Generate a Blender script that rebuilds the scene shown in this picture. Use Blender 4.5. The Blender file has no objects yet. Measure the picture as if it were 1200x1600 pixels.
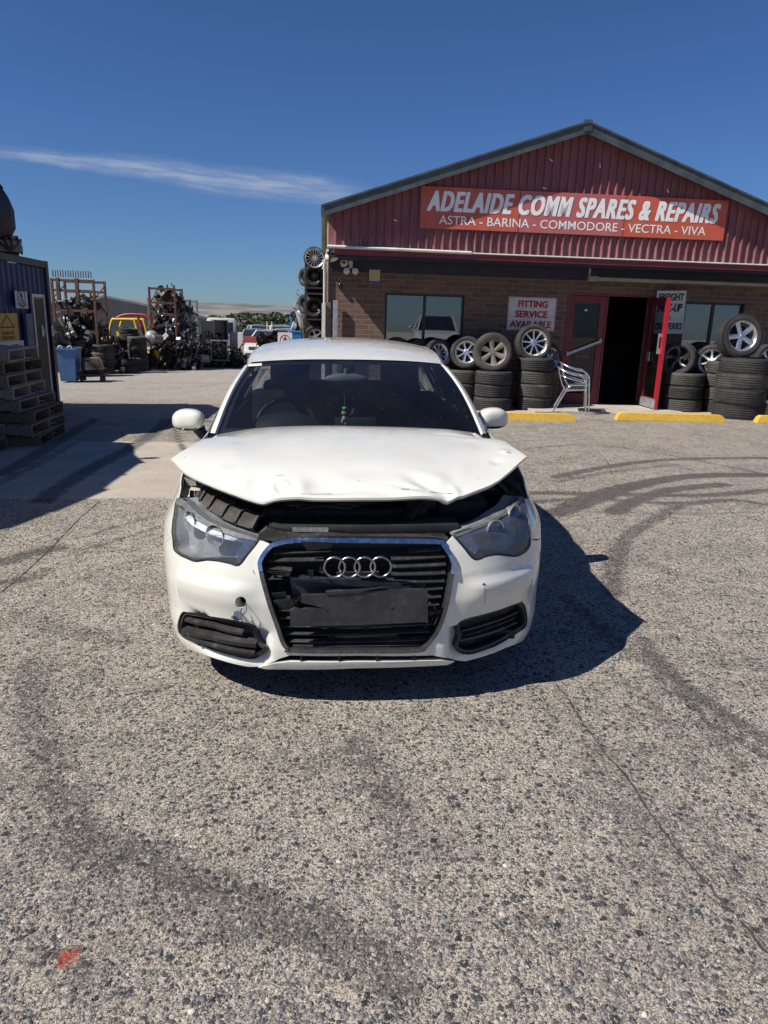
import bpy, bmesh, math, random
import numpy as np
from mathutils import Vector, Matrix, Euler
from mathutils.geometry import delaunay_2d_cdt

# ------------------------------------------------------------------ camera
SC = bpy.context.scene
COL = SC.collection
FPX = 1109.0
PIT, ROL, HC = math.radians(15.2), math.radians(1.77), 1.52
_fw = np.array([0, math.cos(PIT), -math.sin(PIT)]); _up0 = np.array([0, math.sin(PIT), math.cos(PIT)]); _rt0 = np.array([1., 0, 0])
_rt = math.cos(ROL)*_rt0 + math.sin(ROL)*_up0
_up = -math.sin(ROL)*_rt0 + math.cos(ROL)*_up0
CAM = np.array([0, 0, HC])
cd = bpy.data.cameras.new('camera'); cam = bpy.data.objects.new('camera', cd); COL.objects.link(cam)
cd.sensor_fit = 'HORIZONTAL'; cd.sensor_width = 36; cd.lens = FPX/1200*36
cd.clip_start = 0.05; cd.clip_end = 30000
cam.matrix_world = Matrix(((_rt[0], _up[0], -_fw[0], 0), (_rt[1], _up[1], -_fw[1], 0), (_rt[2], _up[2], -_fw[2], HC), (0, 0, 0, 1)))
SC.camera = cam
SC.render.resolution_x = 768; SC.render.resolution_y = 1024
SC.view_settings.view_transform = 'Standard'; SC.view_settings.look = 'None'
SC.view_settings.exposure = 0.42; SC.view_settings.gamma = 1.0

def ray(px, py):
    return _fw + _rt*((px-600)/FPX) + _up*((800-py)/FPX)
def D(px, py, Y):
    d = ray(px, py); return CAM + d*(Y/d[1])

# ------------------------------------------------------------------ sun and sky
SUN_EL, SUN_AZ = math.radians(47.4), math.radians(25.5)      # light travels to +x, a little to +y
ldir = Vector((math.cos(SUN_EL)*math.cos(SUN_AZ), math.cos(SUN_EL)*math.sin(SUN_AZ), -math.sin(SUN_EL)))
sl = bpy.data.lights.new('sun', 'SUN'); sl.energy = 5.0; sl.angle = math.radians(0.5); sl.color = (1.0, 0.94, 0.86)
so = bpy.data.objects.new('sun', sl); COL.objects.link(so); so.rotation_euler = ldir.to_track_quat('-Z', 'Y').to_euler()
so.location = (-8, -4, 14)
W = bpy.data.worlds.new('World'); SC.world = W; W.use_nodes = True
def build_world():
    nt = W.node_tree; nt.nodes.clear(); N = nt.nodes.new; L = nt.links.new
    out = N('ShaderNodeOutputWorld'); bg = N('ShaderNodeBackground'); bg.inputs[1].default_value = 0.0505
    sk = N('ShaderNodeTexSky'); sk.sky_type = 'NISHITA'; sk.sun_disc = False; sk.sun_elevation = SUN_EL
    tosun = -ldir
    sk.sun_rotation = math.atan2(tosun.x, tosun.y)
    sk.altitude = 200; sk.air_density = 1.0; sk.dust_density = 0.1; sk.ozone_density = 3.0
    # a thin streak of cirrus: a band round a great circle, broken up by stretched noise
    a = Vector(ray(-60, 232)).normalized(); b = Vector(ray(590, 306)).normalized()
    n = a.cross(b).normalized()
    if n.z < 0: n = -n
    tc = N('ShaderNodeTexCoord')
    def vm(op, x, y=None):
        m = N('ShaderNodeVectorMath'); m.operation = op
        L(x, m.inputs[0])
        if y is not None: m.inputs[1].default_value = y
        return m
    def ma(op, x, y=None, c=False):
        m = N('ShaderNodeMath'); m.operation = op; m.use_clamp = c
        for i, v in enumerate((x, y)):
            if v is None: continue
            if isinstance(v, (int, float)): m.inputs[i].default_value = v
            else: L(v, m.inputs[i])
        return m.outputs[0]
    def mr(x, a0, a1, b0, b1):
        m = N('ShaderNodeMapRange'); m.interpolation_type = 'SMOOTHSTEP'
        L(x, m.inputs[0])
        for i, v in enumerate((a0, a1, b0, b1)):
            if isinstance(v, (int, float)): m.inputs[i+1].default_value = v
            else: L(v, m.inputs[i+1])
        return m.outputs[0]
    g = tc.outputs['Generated']
    al = (b-a).normalized()
    dn = vm('DOT_PRODUCT', g, n).outputs['Value']           # angle off the circle
    da = vm('DOT_PRODUCT', g, al).outputs['Value']          # along it
    a0, a1 = a.dot(al), b.dot(al)
    t = mr(da, a0, a1, 0, 1)
    lin = N('ShaderNodeMapRange'); L(da, lin.inputs[0]); lin.inputs[1].default_value = a0; lin.inputs[2].default_value = a1; lin = lin.outputs[0]
    cx = N('ShaderNodeCombineXYZ'); L(ma('MULTIPLY', da, 9), cx.inputs[0]); L(ma('MULTIPLY', dn, 95), cx.inputs[1])
    no = N('ShaderNodeTexNoise'); no.inputs['Scale'].default_value = 1.6; no.inputs['Detail'].default_value = 6; no.inputs['Roughness'].default_value = .6
    L(cx.outputs[0], no.inputs['Vector'])
    no2 = N('ShaderNodeTexNoise'); no2.inputs['Scale'].default_value = 14; no2.inputs['Detail'].default_value = 5
    L(g, no2.inputs['Vector'])
    dnw = ma('ADD', dn, ma('MULTIPLY', ma('SUBTRACT', no2.outputs[0], 0.5), 0.012))
    wtop = mr(dnw, 0.0, mr(lin, 0, .5, .008, .020), 1, 0)
    wbot = mr(dnw, mr(lin, 0.1, .75, -.009, -.026), -.002, 0, 1)
    ends = ma('MULTIPLY', mr(lin, 0.02, .22, .35, 1), mr(lin, .82, 1.02, 1, 0))
    br = mr(no.outputs[0], .36, .66, .35, 1)
    m = ma('MULTIPLY', ma('MULTIPLY', wtop, wbot), ma('MULTIPLY', ends, br), True)
    m = ma('MULTIPLY', m, 0.62, True)
    mix = N('ShaderNodeMix'); mix.data_type = 'RGBA'
    wb = vm('MULTIPLY', sk.outputs[0], (.51, .75, 1.16)).outputs[0]
    L(m, mix.inputs[0]); L(wb, mix.inputs[6]); mix.inputs[7].default_value = (6.6, 7.4, 9.0, 1)
    L(mix.outputs[2], bg.inputs[0]); L(bg.outputs[0], out.inputs[0])
build_world()

# ------------------------------------------------------------------ helpers: naming and linking
def tag(o, label=None, cat=None, group=None, kind=None):
    if label: o['label'] = label
    if cat: o['category'] = cat
    if group: o['group'] = group
    if kind: o['kind'] = kind
    return o
def empty(name, loc=(0, 0, 0), rot=(0, 0, 0), label=None, cat=None, group=None):
    o = bpy.data.objects.new(name, None); COL.objects.link(o); o.location = loc; o.rotation_euler = rot
    o.empty_display_size = .1
    return tag(o, label, cat, group)
def link_mesh(name, me, mat, parent=None):
    o = bpy.data.objects.new(name, me); COL.objects.link(o)
    for m in (mat if isinstance(mat, (list, tuple)) else [mat]): me.materials.append(m)
    if parent: o.parent = parent
    return o
KIDS = {}
def children(o): return [c for c in bpy.data.objects if c.parent == o]
def copy_tree(o, parent=None):
    c = o.copy(); COL.objects.link(c); c.parent = parent
    for ch in children(o): copy_tree(ch, c)
    return c

def catmull(pts, closed=False, n=8):
    P_ = [np.array(p, float) for p in pts]; out = []; m = len(P_)
    rng = range(m if closed else m-1)
    for i in rng:
        if closed: p0, p1, p2, p3 = P_[(i-1) % m], P_[i], P_[(i+1) % m], P_[(i+2) % m]
        else: p0, p1, p2, p3 = P_[max(i-1, 0)], P_[i], P_[i+1], P_[min(i+2, m-1)]
        for k in range(n):
            t = k/n
            out.append(.5*((2*p1)+(-p0+p2)*t+(2*p0-5*p1+4*p2-p3)*t*t+(-p0+3*p1-3*p2+p3)*t**3))
    if not closed: out.append(P_[-1])
    return out

class MB:
    """collects shapes, links them as ONE mesh object"""
    def __init__(s): s.v = []; s.f = []; s.mi = []; s.cur = 0; s.M = None
    def add(s, vs, fs):
        b = len(s.v)
        for p in vs:
            p = Vector(p)
            if s.M is not None: p = s.M @ p
            s.v.append(tuple(p))
        for f in fs: s.f.append(tuple(i+b for i in f)); s.mi.append(s.cur)
        return s
    def box(s, lo, hi, M=None, bev=0):
        x0, y0, z0 = lo; x1, y1, z1 = hi
        if bev:
            bm = bmesh.new(); bmesh.ops.create_cube(bm, size=1)
            for v in bm.verts: v.co = Vector(((x0+x1)/2+v.co.x*(x1-x0), (y0+y1)/2+v.co.y*(y1-y0), (z0+z1)/2+v.co.z*(z1-z0)))
            bmesh.ops.bevel(bm, geom=bm.edges[:], offset=bev, segments=2, profile=.5, affect='EDGES')
            bm.verts.index_update()
            vs = [v.co.copy() for v in bm.verts]; fs = [[v.index for v in f.verts] for f in bm.faces]; bm.free()
        else:
            vs = [(x, y, z) for z in (z0, z1) for y in (y0, y1) for x in (x0, x1)]
            fs = [(0, 2, 3, 1), (4, 5, 7, 6), (0, 1, 5, 4), (2, 6, 7, 3), (0, 4, 6, 2), (1, 3, 7, 5)]
        if M is not None: vs = [M @ Vector(v) for v in vs]
        return s.add(vs, fs)
    def bar(s, a, b, w, h, upv=(0, 0, 1)):
        a = Vector(a); b = Vector(b); d = b-a; l = d.length
        if l < 1e-6: return s
        d.normalize(); u = Vector(upv)
        if abs(u.dot(d)) > .98: u = Vector((1, 0, 0))
        sd = d.cross(u).normalized(); u = sd.cross(d)
        M = Matrix(((d.x, sd.x, u.x, a.x), (d.y, sd.y, u.y, a.y), (d.z, sd.z, u.z, a.z), (0, 0, 0, 1)))
        return s.box((0, -w/2, -h/2), (l, w/2, h/2), M)
    def tube(s, pts, r, seg=8, cap=True, closed=False):
        pts = [Vector(p) for p in pts]; n = len(pts); rs = r if isinstance(r, (list, tuple)) else [r]*n
        rings = []; prev = None
        for i, p in enumerate(pts):
            if closed: t = pts[(i+1) % n]-pts[(i-1) % n]
            else: t = pts[min(i+1, n-1)]-pts[max(i-1, 0)]
            t.normalize()
            if prev is None:
                u = Vector((0, 0, 1)) if abs(t.z) < .9 else Vector((1, 0, 0)); u = (u-t*u.dot(t)).normalized()
            else: u = (prev-t*prev.dot(t)).normalized()
            prev = u; w = t.cross(u)
            rings.append([p+(u*math.cos(2*math.pi*k/seg)+w*math.sin(2*math.pi*k/seg))*rs[i] for k in range(seg)])
        vs = [q for rr in rings for q in rr]; fs = []
        for i in range(n if closed else n-1):
            j = (i+1) % n
            for k in range(seg):
                k2 = (k+1) % seg; fs.append((i*seg+k, i*seg+k2, j*seg+k2, j*seg+k))
        if cap and not closed:
            fs.append(tuple(range(seg))[::-1]); fs.append(tuple((n-1)*seg+k for k in range(seg)))
        return s.add(vs, fs)
    def lathe(s, prof, seg=32, M=None, axis='Z', closed=False):
        """prof: (r, h) list, turned about the axis"""
        vs = []; n = len(prof)
        for k in range(seg):
            a = 2*math.pi*k/seg; c, q = math.cos(a), math.sin(a)
            for r, h in prof:
                v = Vector((r*c, r*q, h)) if axis == 'Z' else (Vector((r*c, h, r*q)) if axis == 'Y' else Vector((h, r*c, r*q)))
                vs.append(M @ v if M is not None else v)
        fs = []
        for k in range(seg):
            k2 = (k+1) % seg
            for i in range(n if closed else n-1):
                j = (i+1) % n
                f = (k*n+i, k2*n+i, k2*n+j, k*n+j)
                fs.append(f if axis == 'Z' else f[::-1])
        return s.add(vs, fs)
    def prism(s, poly, d, M=None):
        """poly: 2-D points (x, z) in the XZ plane facing -y, thickness d towards +y"""
        n = len(poly); vs = [(p[0], 0, p[1]) for p in poly]+[(p[0], d, p[1]) for p in poly]
        ar = sum(poly[i][0]*poly[(i+1) % n][1]-poly[(i+1) % n][0]*poly[i][1] for i in range(n))
        idx = list(range(n)) if ar > 0 else list(range(n))[::-1]
        fs = [tuple(idx), tuple(i+n for i in idx[::-1])]
        for q in range(n):
            a, b = idx[q], idx[(q+1) % n]; fs.append((a, a+n, b+n, b))
        if M is not None: vs = [M @ Vector(v) for v in vs]
        return s.add(vs, fs)
    def ball(s, c, r, seg=16, rings=10, M=None):
        rx, ry, rz = r if isinstance(r, (list, tuple)) else (r, r, r); vs = []; fs = []
        for i in range(rings+1):
            th = math.pi*i/rings
            for k in range(seg):
                a = 2*math.pi*k/seg; v = Vector((c[0]+rx*math.sin(th)*math.cos(a), c[1]+ry*math.sin(th)*math.sin(a), c[2]+rz*math.cos(th)))
                vs.append(M @ v if M is not None else v)
        for i in range(rings):
            for k in range(seg):
                k2 = (k+1) % seg; fs.append((i*seg+k, (i+1)*seg+k, (i+1)*seg+k2, i*seg+k2))
        return s.add(vs, fs)
    def mesh(s, name, smooth=None):
        me = bpy.data.meshes.new(name); me.from_pydata(s.v, [], s.f)
        if any(s.mi): me.polygons.foreach_set('material_index', s.mi)
        bm = bmesh.new(); bm.from_mesh(me); bmesh.ops.remove_doubles(bm, verts=bm.verts, dist=1e-5)
        bm.to_mesh(me); bm.free()
        if smooth is not None:
            me.shade_smooth(); me.set_sharp_from_angle(angle=math.radians(smooth))
        me.update(); return me
    def build(s, name, mat, parent=None, smooth=None, label=None, cat=None, group=None, kind=None):
        return tag(link_mesh(name, s.mesh(name, smooth), mat, parent), label, cat, group, kind)

# ------------------------------------------------------------------ helpers: materials
class NT:
    def __init__(s, name):
        s.m = bpy.data.materials.new(name); s.m.use_nodes = True; s.nt = s.m.node_tree; s.nt.nodes.clear()
        s.out = s.nt.nodes.new('ShaderNodeOutputMaterial'); s.b = s.nt.nodes.new('ShaderNodeBsdfPrincipled')
        s.L(s.b.outputs[0], s.out.inputs[0])
        s.geo = s.nt.nodes.new('ShaderNodeNewGeometry'); s.tc = s.nt.nodes.new('ShaderNodeTexCoord')
        s.P = s.geo.outputs['Position']; s.O = s.tc.outputs['Object']
    def L(s, a, b): s.nt.links.new(a, b)
    def put(s, sock, v):
        if isinstance(v, (int, float)): sock.default_value = v
        elif isinstance(v, (tuple, list)): sock.default_value = (tuple(v)+(1,))[:4] if len(sock.default_value) == 4 else tuple(v)
        else: s.L(v, sock)
    def set(s, **k):
        for n, v in k.items(): s.put(s.b.inputs[{'col': 'Base Color', 'rough': 'Roughness', 'metal': 'Metallic', 'coat': 'Coat Weight', 'coatr': 'Coat Roughness', 'spec': 'Specular IOR Level', 'nor': 'Normal', 'em': 'Emission Color', 'ems': 'Emission Strength', 'alpha': 'Alpha', 'trans': 'Transmission Weight', 'ior': 'IOR'}[n]], v)
        return s
    def math(s, op, a, b=None, c=None, clamp=False):
        n = s.nt.nodes.new('ShaderNodeMath'); n.operation = op; n.use_clamp = clamp
        for i, v in enumerate((a, b, c)):
            if v is not None: s.put(n.inputs[i], v)
        return n.outputs[0]
    def vmath(s, op, a, b=None, out=0):
        n = s.nt.nodes.new('ShaderNodeVectorMath'); n.operation = op; s.put(n.inputs[0], a)
        if b is not None: s.put(n.inputs[1], b)
        return n.outputs['Value' if out == 'v' else out]
    def scale(s, v, x, y=None, z=None):
        y = x if y is None else y; z = x if z is None else z
        return s.vmath('MULTIPLY', v, (x, y, z))
    def noise(s, v, sc, det=4, rough=.55, out=0, dist=0):
        n = s.nt.nodes.new('ShaderNodeTexNoise'); s.put(n.inputs['Vector'], v); n.inputs['Scale'].default_value = sc
        n.inputs['Detail'].default_value = det; n.inputs['Roughness'].default_value = rough; n.inputs['Distortion'].default_value = dist
        return n.outputs[out]
    def voro(s, v, sc, feat='F1', rnd=1):
        n = s.nt.nodes.new('ShaderNodeTexVoronoi'); s.put(n.inputs['Vector'], v); n.inputs['Scale'].default_value = sc
        n.feature = feat; n.inputs['Randomness'].default_value = rnd; return n
    def mr(s, x, a, b, c=0, d=1, sm=True):
        n = s.nt.nodes.new('ShaderNodeMapRange'); n.interpolation_type = 'SMOOTHSTEP' if sm else 'LINEAR'
        s.put(n.inputs[0], x)
        for i, v in enumerate((a, b, c, d)): s.put(n.inputs[i+1], v)
        return n.outputs[0]
    def mix(s, f, a, b, mode='MIX'):
        n = s.nt.nodes.new('ShaderNodeMix'); n.data_type = 'RGBA'; n.blend_type = mode
        s.put(n.inputs[0], f); s.put(n.inputs[6], a); s.put(n.inputs[7], b); return n.outputs[2]
    def ramp(s, f, stops, const=False):
        n = s.nt.nodes.new('ShaderNodeValToRGB'); s.put(n.inputs[0], f); e = n.color_ramp.elements
        if const: n.color_ramp.interpolation = 'CONSTANT'
        while len(e) < len(stops): e.new(.5)
        for q, (p, c) in zip(e, stops): q.position = p; q.color = tuple(c)+(1,)
        return n.outputs[0]
    def bump(s, h, strength=.5, dist=.01, nor=None):
        n = s.nt.nodes.new('ShaderNodeBump'); n.inputs['Strength'].default_value = strength; n.inputs['Distance'].default_value = dist
        s.put(n.inputs['Height'], h)
        if nor is not None: s.L(nor, n.inputs['Normal'])
        return n.outputs[0]
    def attr(s, name, out='Color'):
        n = s.nt.nodes.new('ShaderNodeAttribute'); n.attribute_name = name; return n.outputs[out]
    def sep(s, v):
        n = s.nt.nodes.new('ShaderNodeSeparateXYZ'); s.put(n.inputs[0], v); return n.outputs
    def comb(s, x, y, z):
        n = s.nt.nodes.new('ShaderNodeCombineXYZ')
        for i, v in enumerate((x, y, z)): s.put(n.inputs[i], v)
        return n.outputs[0]

def simple(name, col, rough=.5, metal=0, coat=0, var=.15, vs=3., bump=0, bs=40., spec=.5, dirt=0, dcol=(.2, .16, .12)):
    """painted or plain surface with mottling, optional dirt and fine bump"""
    t = NT(name); n = t.noise(t.O, vs, 5, .6)
    c = t.mix(t.mr(n, .3, .7, 0, 1), tuple(x*(1-var) for x in col), tuple(min(1, x*(1+var)) for x in col))
    r = t.mr(t.noise(t.O, vs*4, 4), .3, .7, max(0, rough-.07), min(1, rough+.07))
    if dirt:
        d = t.mr(t.noise(t.O, vs*2.3, 6, .68), .52, .72, 0, dirt); c = t.mix(d, c, dcol)
    t.set(col=c, rough=r, metal=metal, coat=coat, spec=spec)
    if bump: t.set(nor=t.bump(t.noise(t.O, bs, 4, .6), .6, bump))
    return t.m

def glass_sheet(name, tint, gloss_rough=.01, ior=1.5, dust=0., dcol=(.6, .6, .58), boost=1.0):
    """thin pane: tinted see-through plus a fresnel reflection, optional dust"""
    m = bpy.data.materials.new(name); m.use_nodes = True; nt = m.node_tree; nt.nodes.clear(); N = nt.nodes.new; L = nt.links.new
    out = N('ShaderNodeOutputMaterial'); tr = N('ShaderNodeBsdfTransparent'); tr.inputs[0].default_value = tuple(tint)+(1,)
    gl = N('ShaderNodeBsdfGlossy'); gl.inputs['Roughness'].default_value = gloss_rough; gl.inputs['Color'].default_value = (.95, .97, 1, 1)
    fr = N('ShaderNodeFresnel'); fr.inputs[0].default_value = ior
    mu = N('ShaderNodeMath'); mu.operation = 'MULTIPLY'; mu.use_clamp = True; mu.inputs[1].default_value = boost; L(fr.outputs[0], mu.inputs[0])
    mx = N('ShaderNodeMixShader'); L(mu.outputs[0], mx.inputs[0]); L(tr.outputs[0], mx.inputs[1]); L(gl.outputs[0], mx.inputs[2])
    last = mx.outputs[0]
    if dust:
        tc = N('ShaderNodeTexCoord'); no = N('ShaderNodeTexNoise'); no.inputs['Scale'].default_value = 5; no.inputs['Detail'].default_value = 6
        L(tc.outputs['Object'], no.inputs['Vector'])
        vo = N('ShaderNodeTexVoronoi'); vo.inputs['Scale'].default_value = 60; L(tc.outputs['Object'], vo.inputs['Vector'])
        mr = N('ShaderNodeMapRange'); L(vo.outputs['Distance'], mr.inputs[0]); mr.inputs[1].default_value = .13; mr.inputs[2].default_value = .05; mr.inputs[3].default_value = 0; mr.inputs[4].default_value = .32
        sp = N('ShaderNodeSeparateColor'); L(vo.outputs['Color'], sp.inputs[0])
        gt = N('ShaderNodeMath'); gt.operation = 'GREATER_THAN'; gt.inputs[1].default_value = .90; L(sp.outputs[0], gt.inputs[0])
        mm = N('ShaderNodeMath'); mm.operation = 'MULTIPLY'; L(mr.outputs[0], mm.inputs[0]); L(gt.outputs[0], mm.inputs[1])
        m2 = N('ShaderNodeMath'); m2.operation = 'MULTIPLY_ADD'; m2.inputs[1].default_value = dust; L(no.outputs[0], m2.inputs[0]); L(mm.outputs[0], m2.inputs[2])
        df = N('ShaderNodeBsdfDiffuse'); df.inputs[0].default_value = tuple(dcol)+(1,)
        mx2 = N('ShaderNodeMixShader'); L(m2.outputs[0], mx2.inputs[0]); L(last, mx2.inputs[1]); L(df.outputs[0], mx2.inputs[2]); last = mx2.outputs[0]
    L(last, out.inputs[0]); return m
# ------------------------------------------------------------------ the ground
def sstep(a, b, x):
    t = np.clip((np.asarray(x, float)-a)/(b-a), 0, 1); return t*t*(3-2*t)
def gz(x, y):
    """height of the yard: it falls gently to the left and, on the left, away from the camera"""
    x = np.asarray(x, float); y = np.asarray(y, float)
    xx = np.where(x > 1.5, 1.5+np.tanh((x-1.5)/2)*.6, x); xx = np.maximum(xx, -14.)
    z = .016*xx
    s = 1-sstep(-4, 5, x)
    z = z-np.minimum(np.maximum(0, y-6.5)*.021, 1.8)*s
    z = z-sstep(60, 400, y)*6
    return z
def G(px, py):
    """the ground point seen at a pixel"""
    d = ray(px, py); t = 1.; last = 0
    f = lambda t: (CAM+d*t)[2]-float(gz((CAM+d*t)[0], (CAM+d*t)[1]))
    while f(t) > 0 and t < 400: last = t; t *= 1.06
    a, b = last, t
    for _ in range(30):
        m = (a+b)/2
        if f(m) > 0: a = m
        else: b = m
    return CAM+d*((a+b)/2)
def gpt(x, y, dz=0): return Vector((x, y, float(gz(x, y))+dz))

MARKS = [  # rubber marks and stains left on the concrete: pixels of the path, width in metres, strength
 ([(815,702),(900,695),(970,699),(1080,718),(1200,742)], .10, .5),
 ([(870,745),(940,731),(1020,720),(1110,716),(1200,716)], .13, .75),
 ([(868,752),(960,737),(1050,726)], .12, .5),
 ([(868,802),(935,778),(1000,757),(1080,744),(1200,742)], .17, 1.),
 ([(880,790),(950,765),(1040,748),(1130,742)], .11, .8),
 ([(820,770),(910,771),(1000,773),(1100,774),(1200,766)], .12, .75),
 ([(825,785),(920,780),(1060,787),(1140,781),(1200,789)], .11, .7),
 ([(960,800),(990,784),(1050,765),(1130,757)], .15, .85),
 ([(1030,808),(990,830),(968,858),(956,900),(962,928)], .12, .62),
 ([(1060,790),(1030,808)], .12, .6),
 ([(830,800),(960,801),(1060,803),(1200,800)], .05, .45),
 ([(1005,1000),(1030,1035),(1062,1065),(1110,1100),(1170,1140),(1230,1170)], .08, .72),
 ([(1060,1075),(1090,1110),(1140,1150),(1220,1190)], .05, .7),
 ([(940,990),(1000,1032),(1060,1085),(1120,1150),(1160,1200)], .07, .5),
 ([(860,1105),(960,1112),(1060,1125)], .09, .35),
 ([(930,1170),(1000,1180),(1080,1200),(1180,1260)], .12, .3),
 ([(0,741),(42,719),(113,676),(150,655)], .18, .8),
 ([(-10,760),(60,725),(120,690)], .10, .6),
 ([(0,690),(60,668),(110,655)], .14, .7),
 ([(66,782),(142,732),(200,702),(250,669),(262,655)], .17, .85),
 ([(271,668),(277,688),(286,704)], .035, .9),([(275,668),(281,688),(291,704)], .035, .9),
 ([(0,880),(40,868),(85,857)], .14, .75),([(0,910),(40,905),(75,890)], .10, .6),
 ([(119,843),(198,818),(252,805)], .05, .55),([(130,858),(190,842),(252,822)], .05, .55),
 ([(60,868),(150,862),(230,860)], .04, .35),
 ([(50,1040),(55,1125),(95,1225),(120,1310),(160,1345)], .15, .50),
 ([(120,1310),(225,1335),(300,1380),(390,1410),(475,1440),(560,1482),(620,1530)], .13, .56),
 ([(60,1130),(80,1260),(60,1330)], .16, .36),
 ([(160,1340),(240,1370),(330,1440),(440,1450)], .12, .42),
 ([(555,1165),(590,1215),(625,1290)], .12, .5),([(380,1170),(470,1190),(560,1200)], .12, .3),
 ([(0,1210),(60,1235),(130,1260)], .12, .35),([(60,1480),(110,1490),(130,1540)], .05, .5),
 ([(640,1480),(760,1440),(900,1470)], .10, .34), ([(930,1200),(990,1290),(1010,1360)], .12, .34), ([(1040,1300),(1120,1330),(1190,1420)], .13, .36),
 ([(700,1130),(820,1140),(900,1125)], .10, .3), ([(30,960),(110,985),(200,1000)], .12, .4), ([(60,1010),(150,1060),(240,1075)], .11, .35), ([(880,930),(960,1000)], .10, .5), ([(1000,880),(1100,905),(1200,900)], .12, .3), ([(1040,960),(1130,990),(1210,985)], .10, .3), ([(880,840),(1000,860),(1150,850)], .10, .3), ([(960,1050),(1040,1120),(1100,1200)], .08, .4),
 ([(170,1080),(300,1085),(420,1100)], .05, .25),
 ([(850,585),(700,592),(450,598),(200,600)], .5, .35),
 ([(350,600),(240,608),(120,612)], .25, .4),
]
JOINTS = [  # sawn joints and cracks
 ([(870,1070),(925,1150),(985,1225),(1050,1320),(1120,1400),(1215,1510)], .9),
 ([(-20,945),(38,895),(75,860),(120,815),(156,784)], .9),
 ([(120,781),(180,779),(262,778)], .35),
 ([(960,745),(1010,760),(1080,778),(1150,803)], .7),([(1150,803),(1210,822)], .5),
 ([(690,640),(900,690),(960,745)], .4),
 ([(1060,655),(1120,672),(1200,700)], .5),
 ([(337,572),(350,580),(325,590),(300,593)], .6),([(380,565),(300,580),(250,582)], .5),
]
GRID = {}
def build_ground():
    def ax(segs):
        o = []
        for a, b, st in segs:
            n = max(1, int(round((b-a)/st))); o += [a+(b-a)*i/n for i in range(n)]
        o.append(segs[-1][1]); return np.array(o)
    xs = ax([(-9000, -1000, 2000), (-1000, -100, 150), (-100, -20, 10), (-20, -5, .4), (-5, -2.6, .08), (-2.6, 2.6, .035), (2.6, 5, .045), (5, 9, .1), (9, 30, 1.5), (30, 200, 30), (200, 9000, 1500)])
    ys = ax([(-60, -8, 8), (-8, .6, .8), (.6, 4.5, .03), (4.5, 7.5, .045), (7.5, 15, .08), (15, 32, .3), (32, 120, 5), (120, 1000, 60), (1000, 9000, 1000)])
    X, Y = np.meshgrid(xs, ys); Z = gz(X, Y); nx, ny = len(xs), len(ys)
    me = bpy.data.meshes.new('yard_ground')
    co = np.stack([X.ravel(), Y.ravel(), Z.ravel()], 1)
    i = np.arange(nx*ny).reshape(ny, nx)
    f = np.stack([i[:-1, :-1].ravel(), i[:-1, 1:].ravel(), i[1:, 1:].ravel(), i[1:, :-1].ravel()], 1)
    me.from_pydata(co.tolist(), [], f.tolist())
    x, y = co[:, 0], co[:, 1]
    def paint(paths, wmul, prof):
        acc = np.zeros(len(x))
        for item in paths:
            pts = [G(*p)[:2] for p in item[0]]; w = item[1] if wmul is None else wmul; st = item[-1]
            pts = np.array(catmull(pts, n=6))
            lo = pts.min(0)-w*2; hi = pts.max(0)+w*2
            sel = np.where((x > lo[0]) & (x < hi[0]) & (y > lo[1]) & (y < hi[1]))[0]
            if not len(sel): continue
            q = co[sel][:, :2]; best = np.full(len(sel), 1e9)
            for a, b in zip(pts[:-1], pts[1:]):
                ab = b-a; L2 = max(ab@ab, 1e-9); t = np.clip(((q-a)@ab)/L2, 0, 1)
                best = np.minimum(best, np.hypot(*(q-a-t[:, None]*ab).T))
            acc[sel] = np.maximum(acc[sel], st*prof(best/w))
        return acc
    mk = paint(MARKS, None, lambda d: 1-sstep(.25, 1., d))
    GRID.update(xs=xs, ys=ys, mk=mk.reshape(ny, nx))
    # distance to the nearest joint, coded 0..1 over 12 cm
    jt = np.zeros(len(x))
    for pth, st in JOINTS:
        jt = np.maximum(jt, paint([(pth, st)], .12, lambda d: np.clip(1-d, 0, 1))*1.0)
    slab = np.zeros(len(x))
    edge = sstep(5.85, 5.95, y-.06*(x+2))*(1-sstep(8.9, 9.3, y))*(1-sstep(-.8, -.6, x))*sstep(-7, -6, x)
    slab = np.maximum(slab, edge*.95)
    apron = sstep(12.4, 12.6, y)*sstep(-.6, .2, x); slab = np.maximum(slab, apron*.9)
    asph = sstep(14, 16, y)*(1-sstep(-2, 0, x))
    asph = np.maximum(asph, sstep(40, 60, y))
    at = me.color_attributes.new('yard', 'FLOAT_COLOR', 'POINT')
    at.data.foreach_set('color', np.stack([mk, slab, asph, jt], 1).astype(np.float32).ravel())
    me.shade_smooth()
    t = NT('exposed aggregate concrete')
    A = t.nt.nodes.new('ShaderNodeAttribute'); A.attribute_name = 'yard'
    sp = t.nt.nodes.new('ShaderNodeSeparateColor'); t.L(A.outputs['Color'], sp.inputs[0])
    mark, slb, asp = sp.outputs[0], sp.outputs[1], sp.outputs[2]; jd = A.outputs['Alpha']
    P = t.vmath('MULTIPLY', t.P, (1, 1, 0))
    warp = t.scale(t.vmath('SUBTRACT', t.noise(P, 60, 3, .65, out=1), (.5, .5, .5)), .022)
    warp2 = t.scale(t.vmath('SUBTRACT', t.noise(P, 190, 2, .6, out=1), (.5, .5, .5)), .007)
    Q = t.vmath('ADD', t.vmath('ADD', P, warp), warp2)
    big = t.noise(P, .55, 5, .6); mid = t.noise(P, 4.5, 5, .62); fine = t.noise(P, 420, 3, .7); fin2 = t.noise(P, 130, 5, .65)
    v1 = t.voro(Q, 78); v2 = t.voro(Q, 43); v3 = t.voro(Q, 150)
    clump = t.noise(P, 11, 4, .65)
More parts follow.
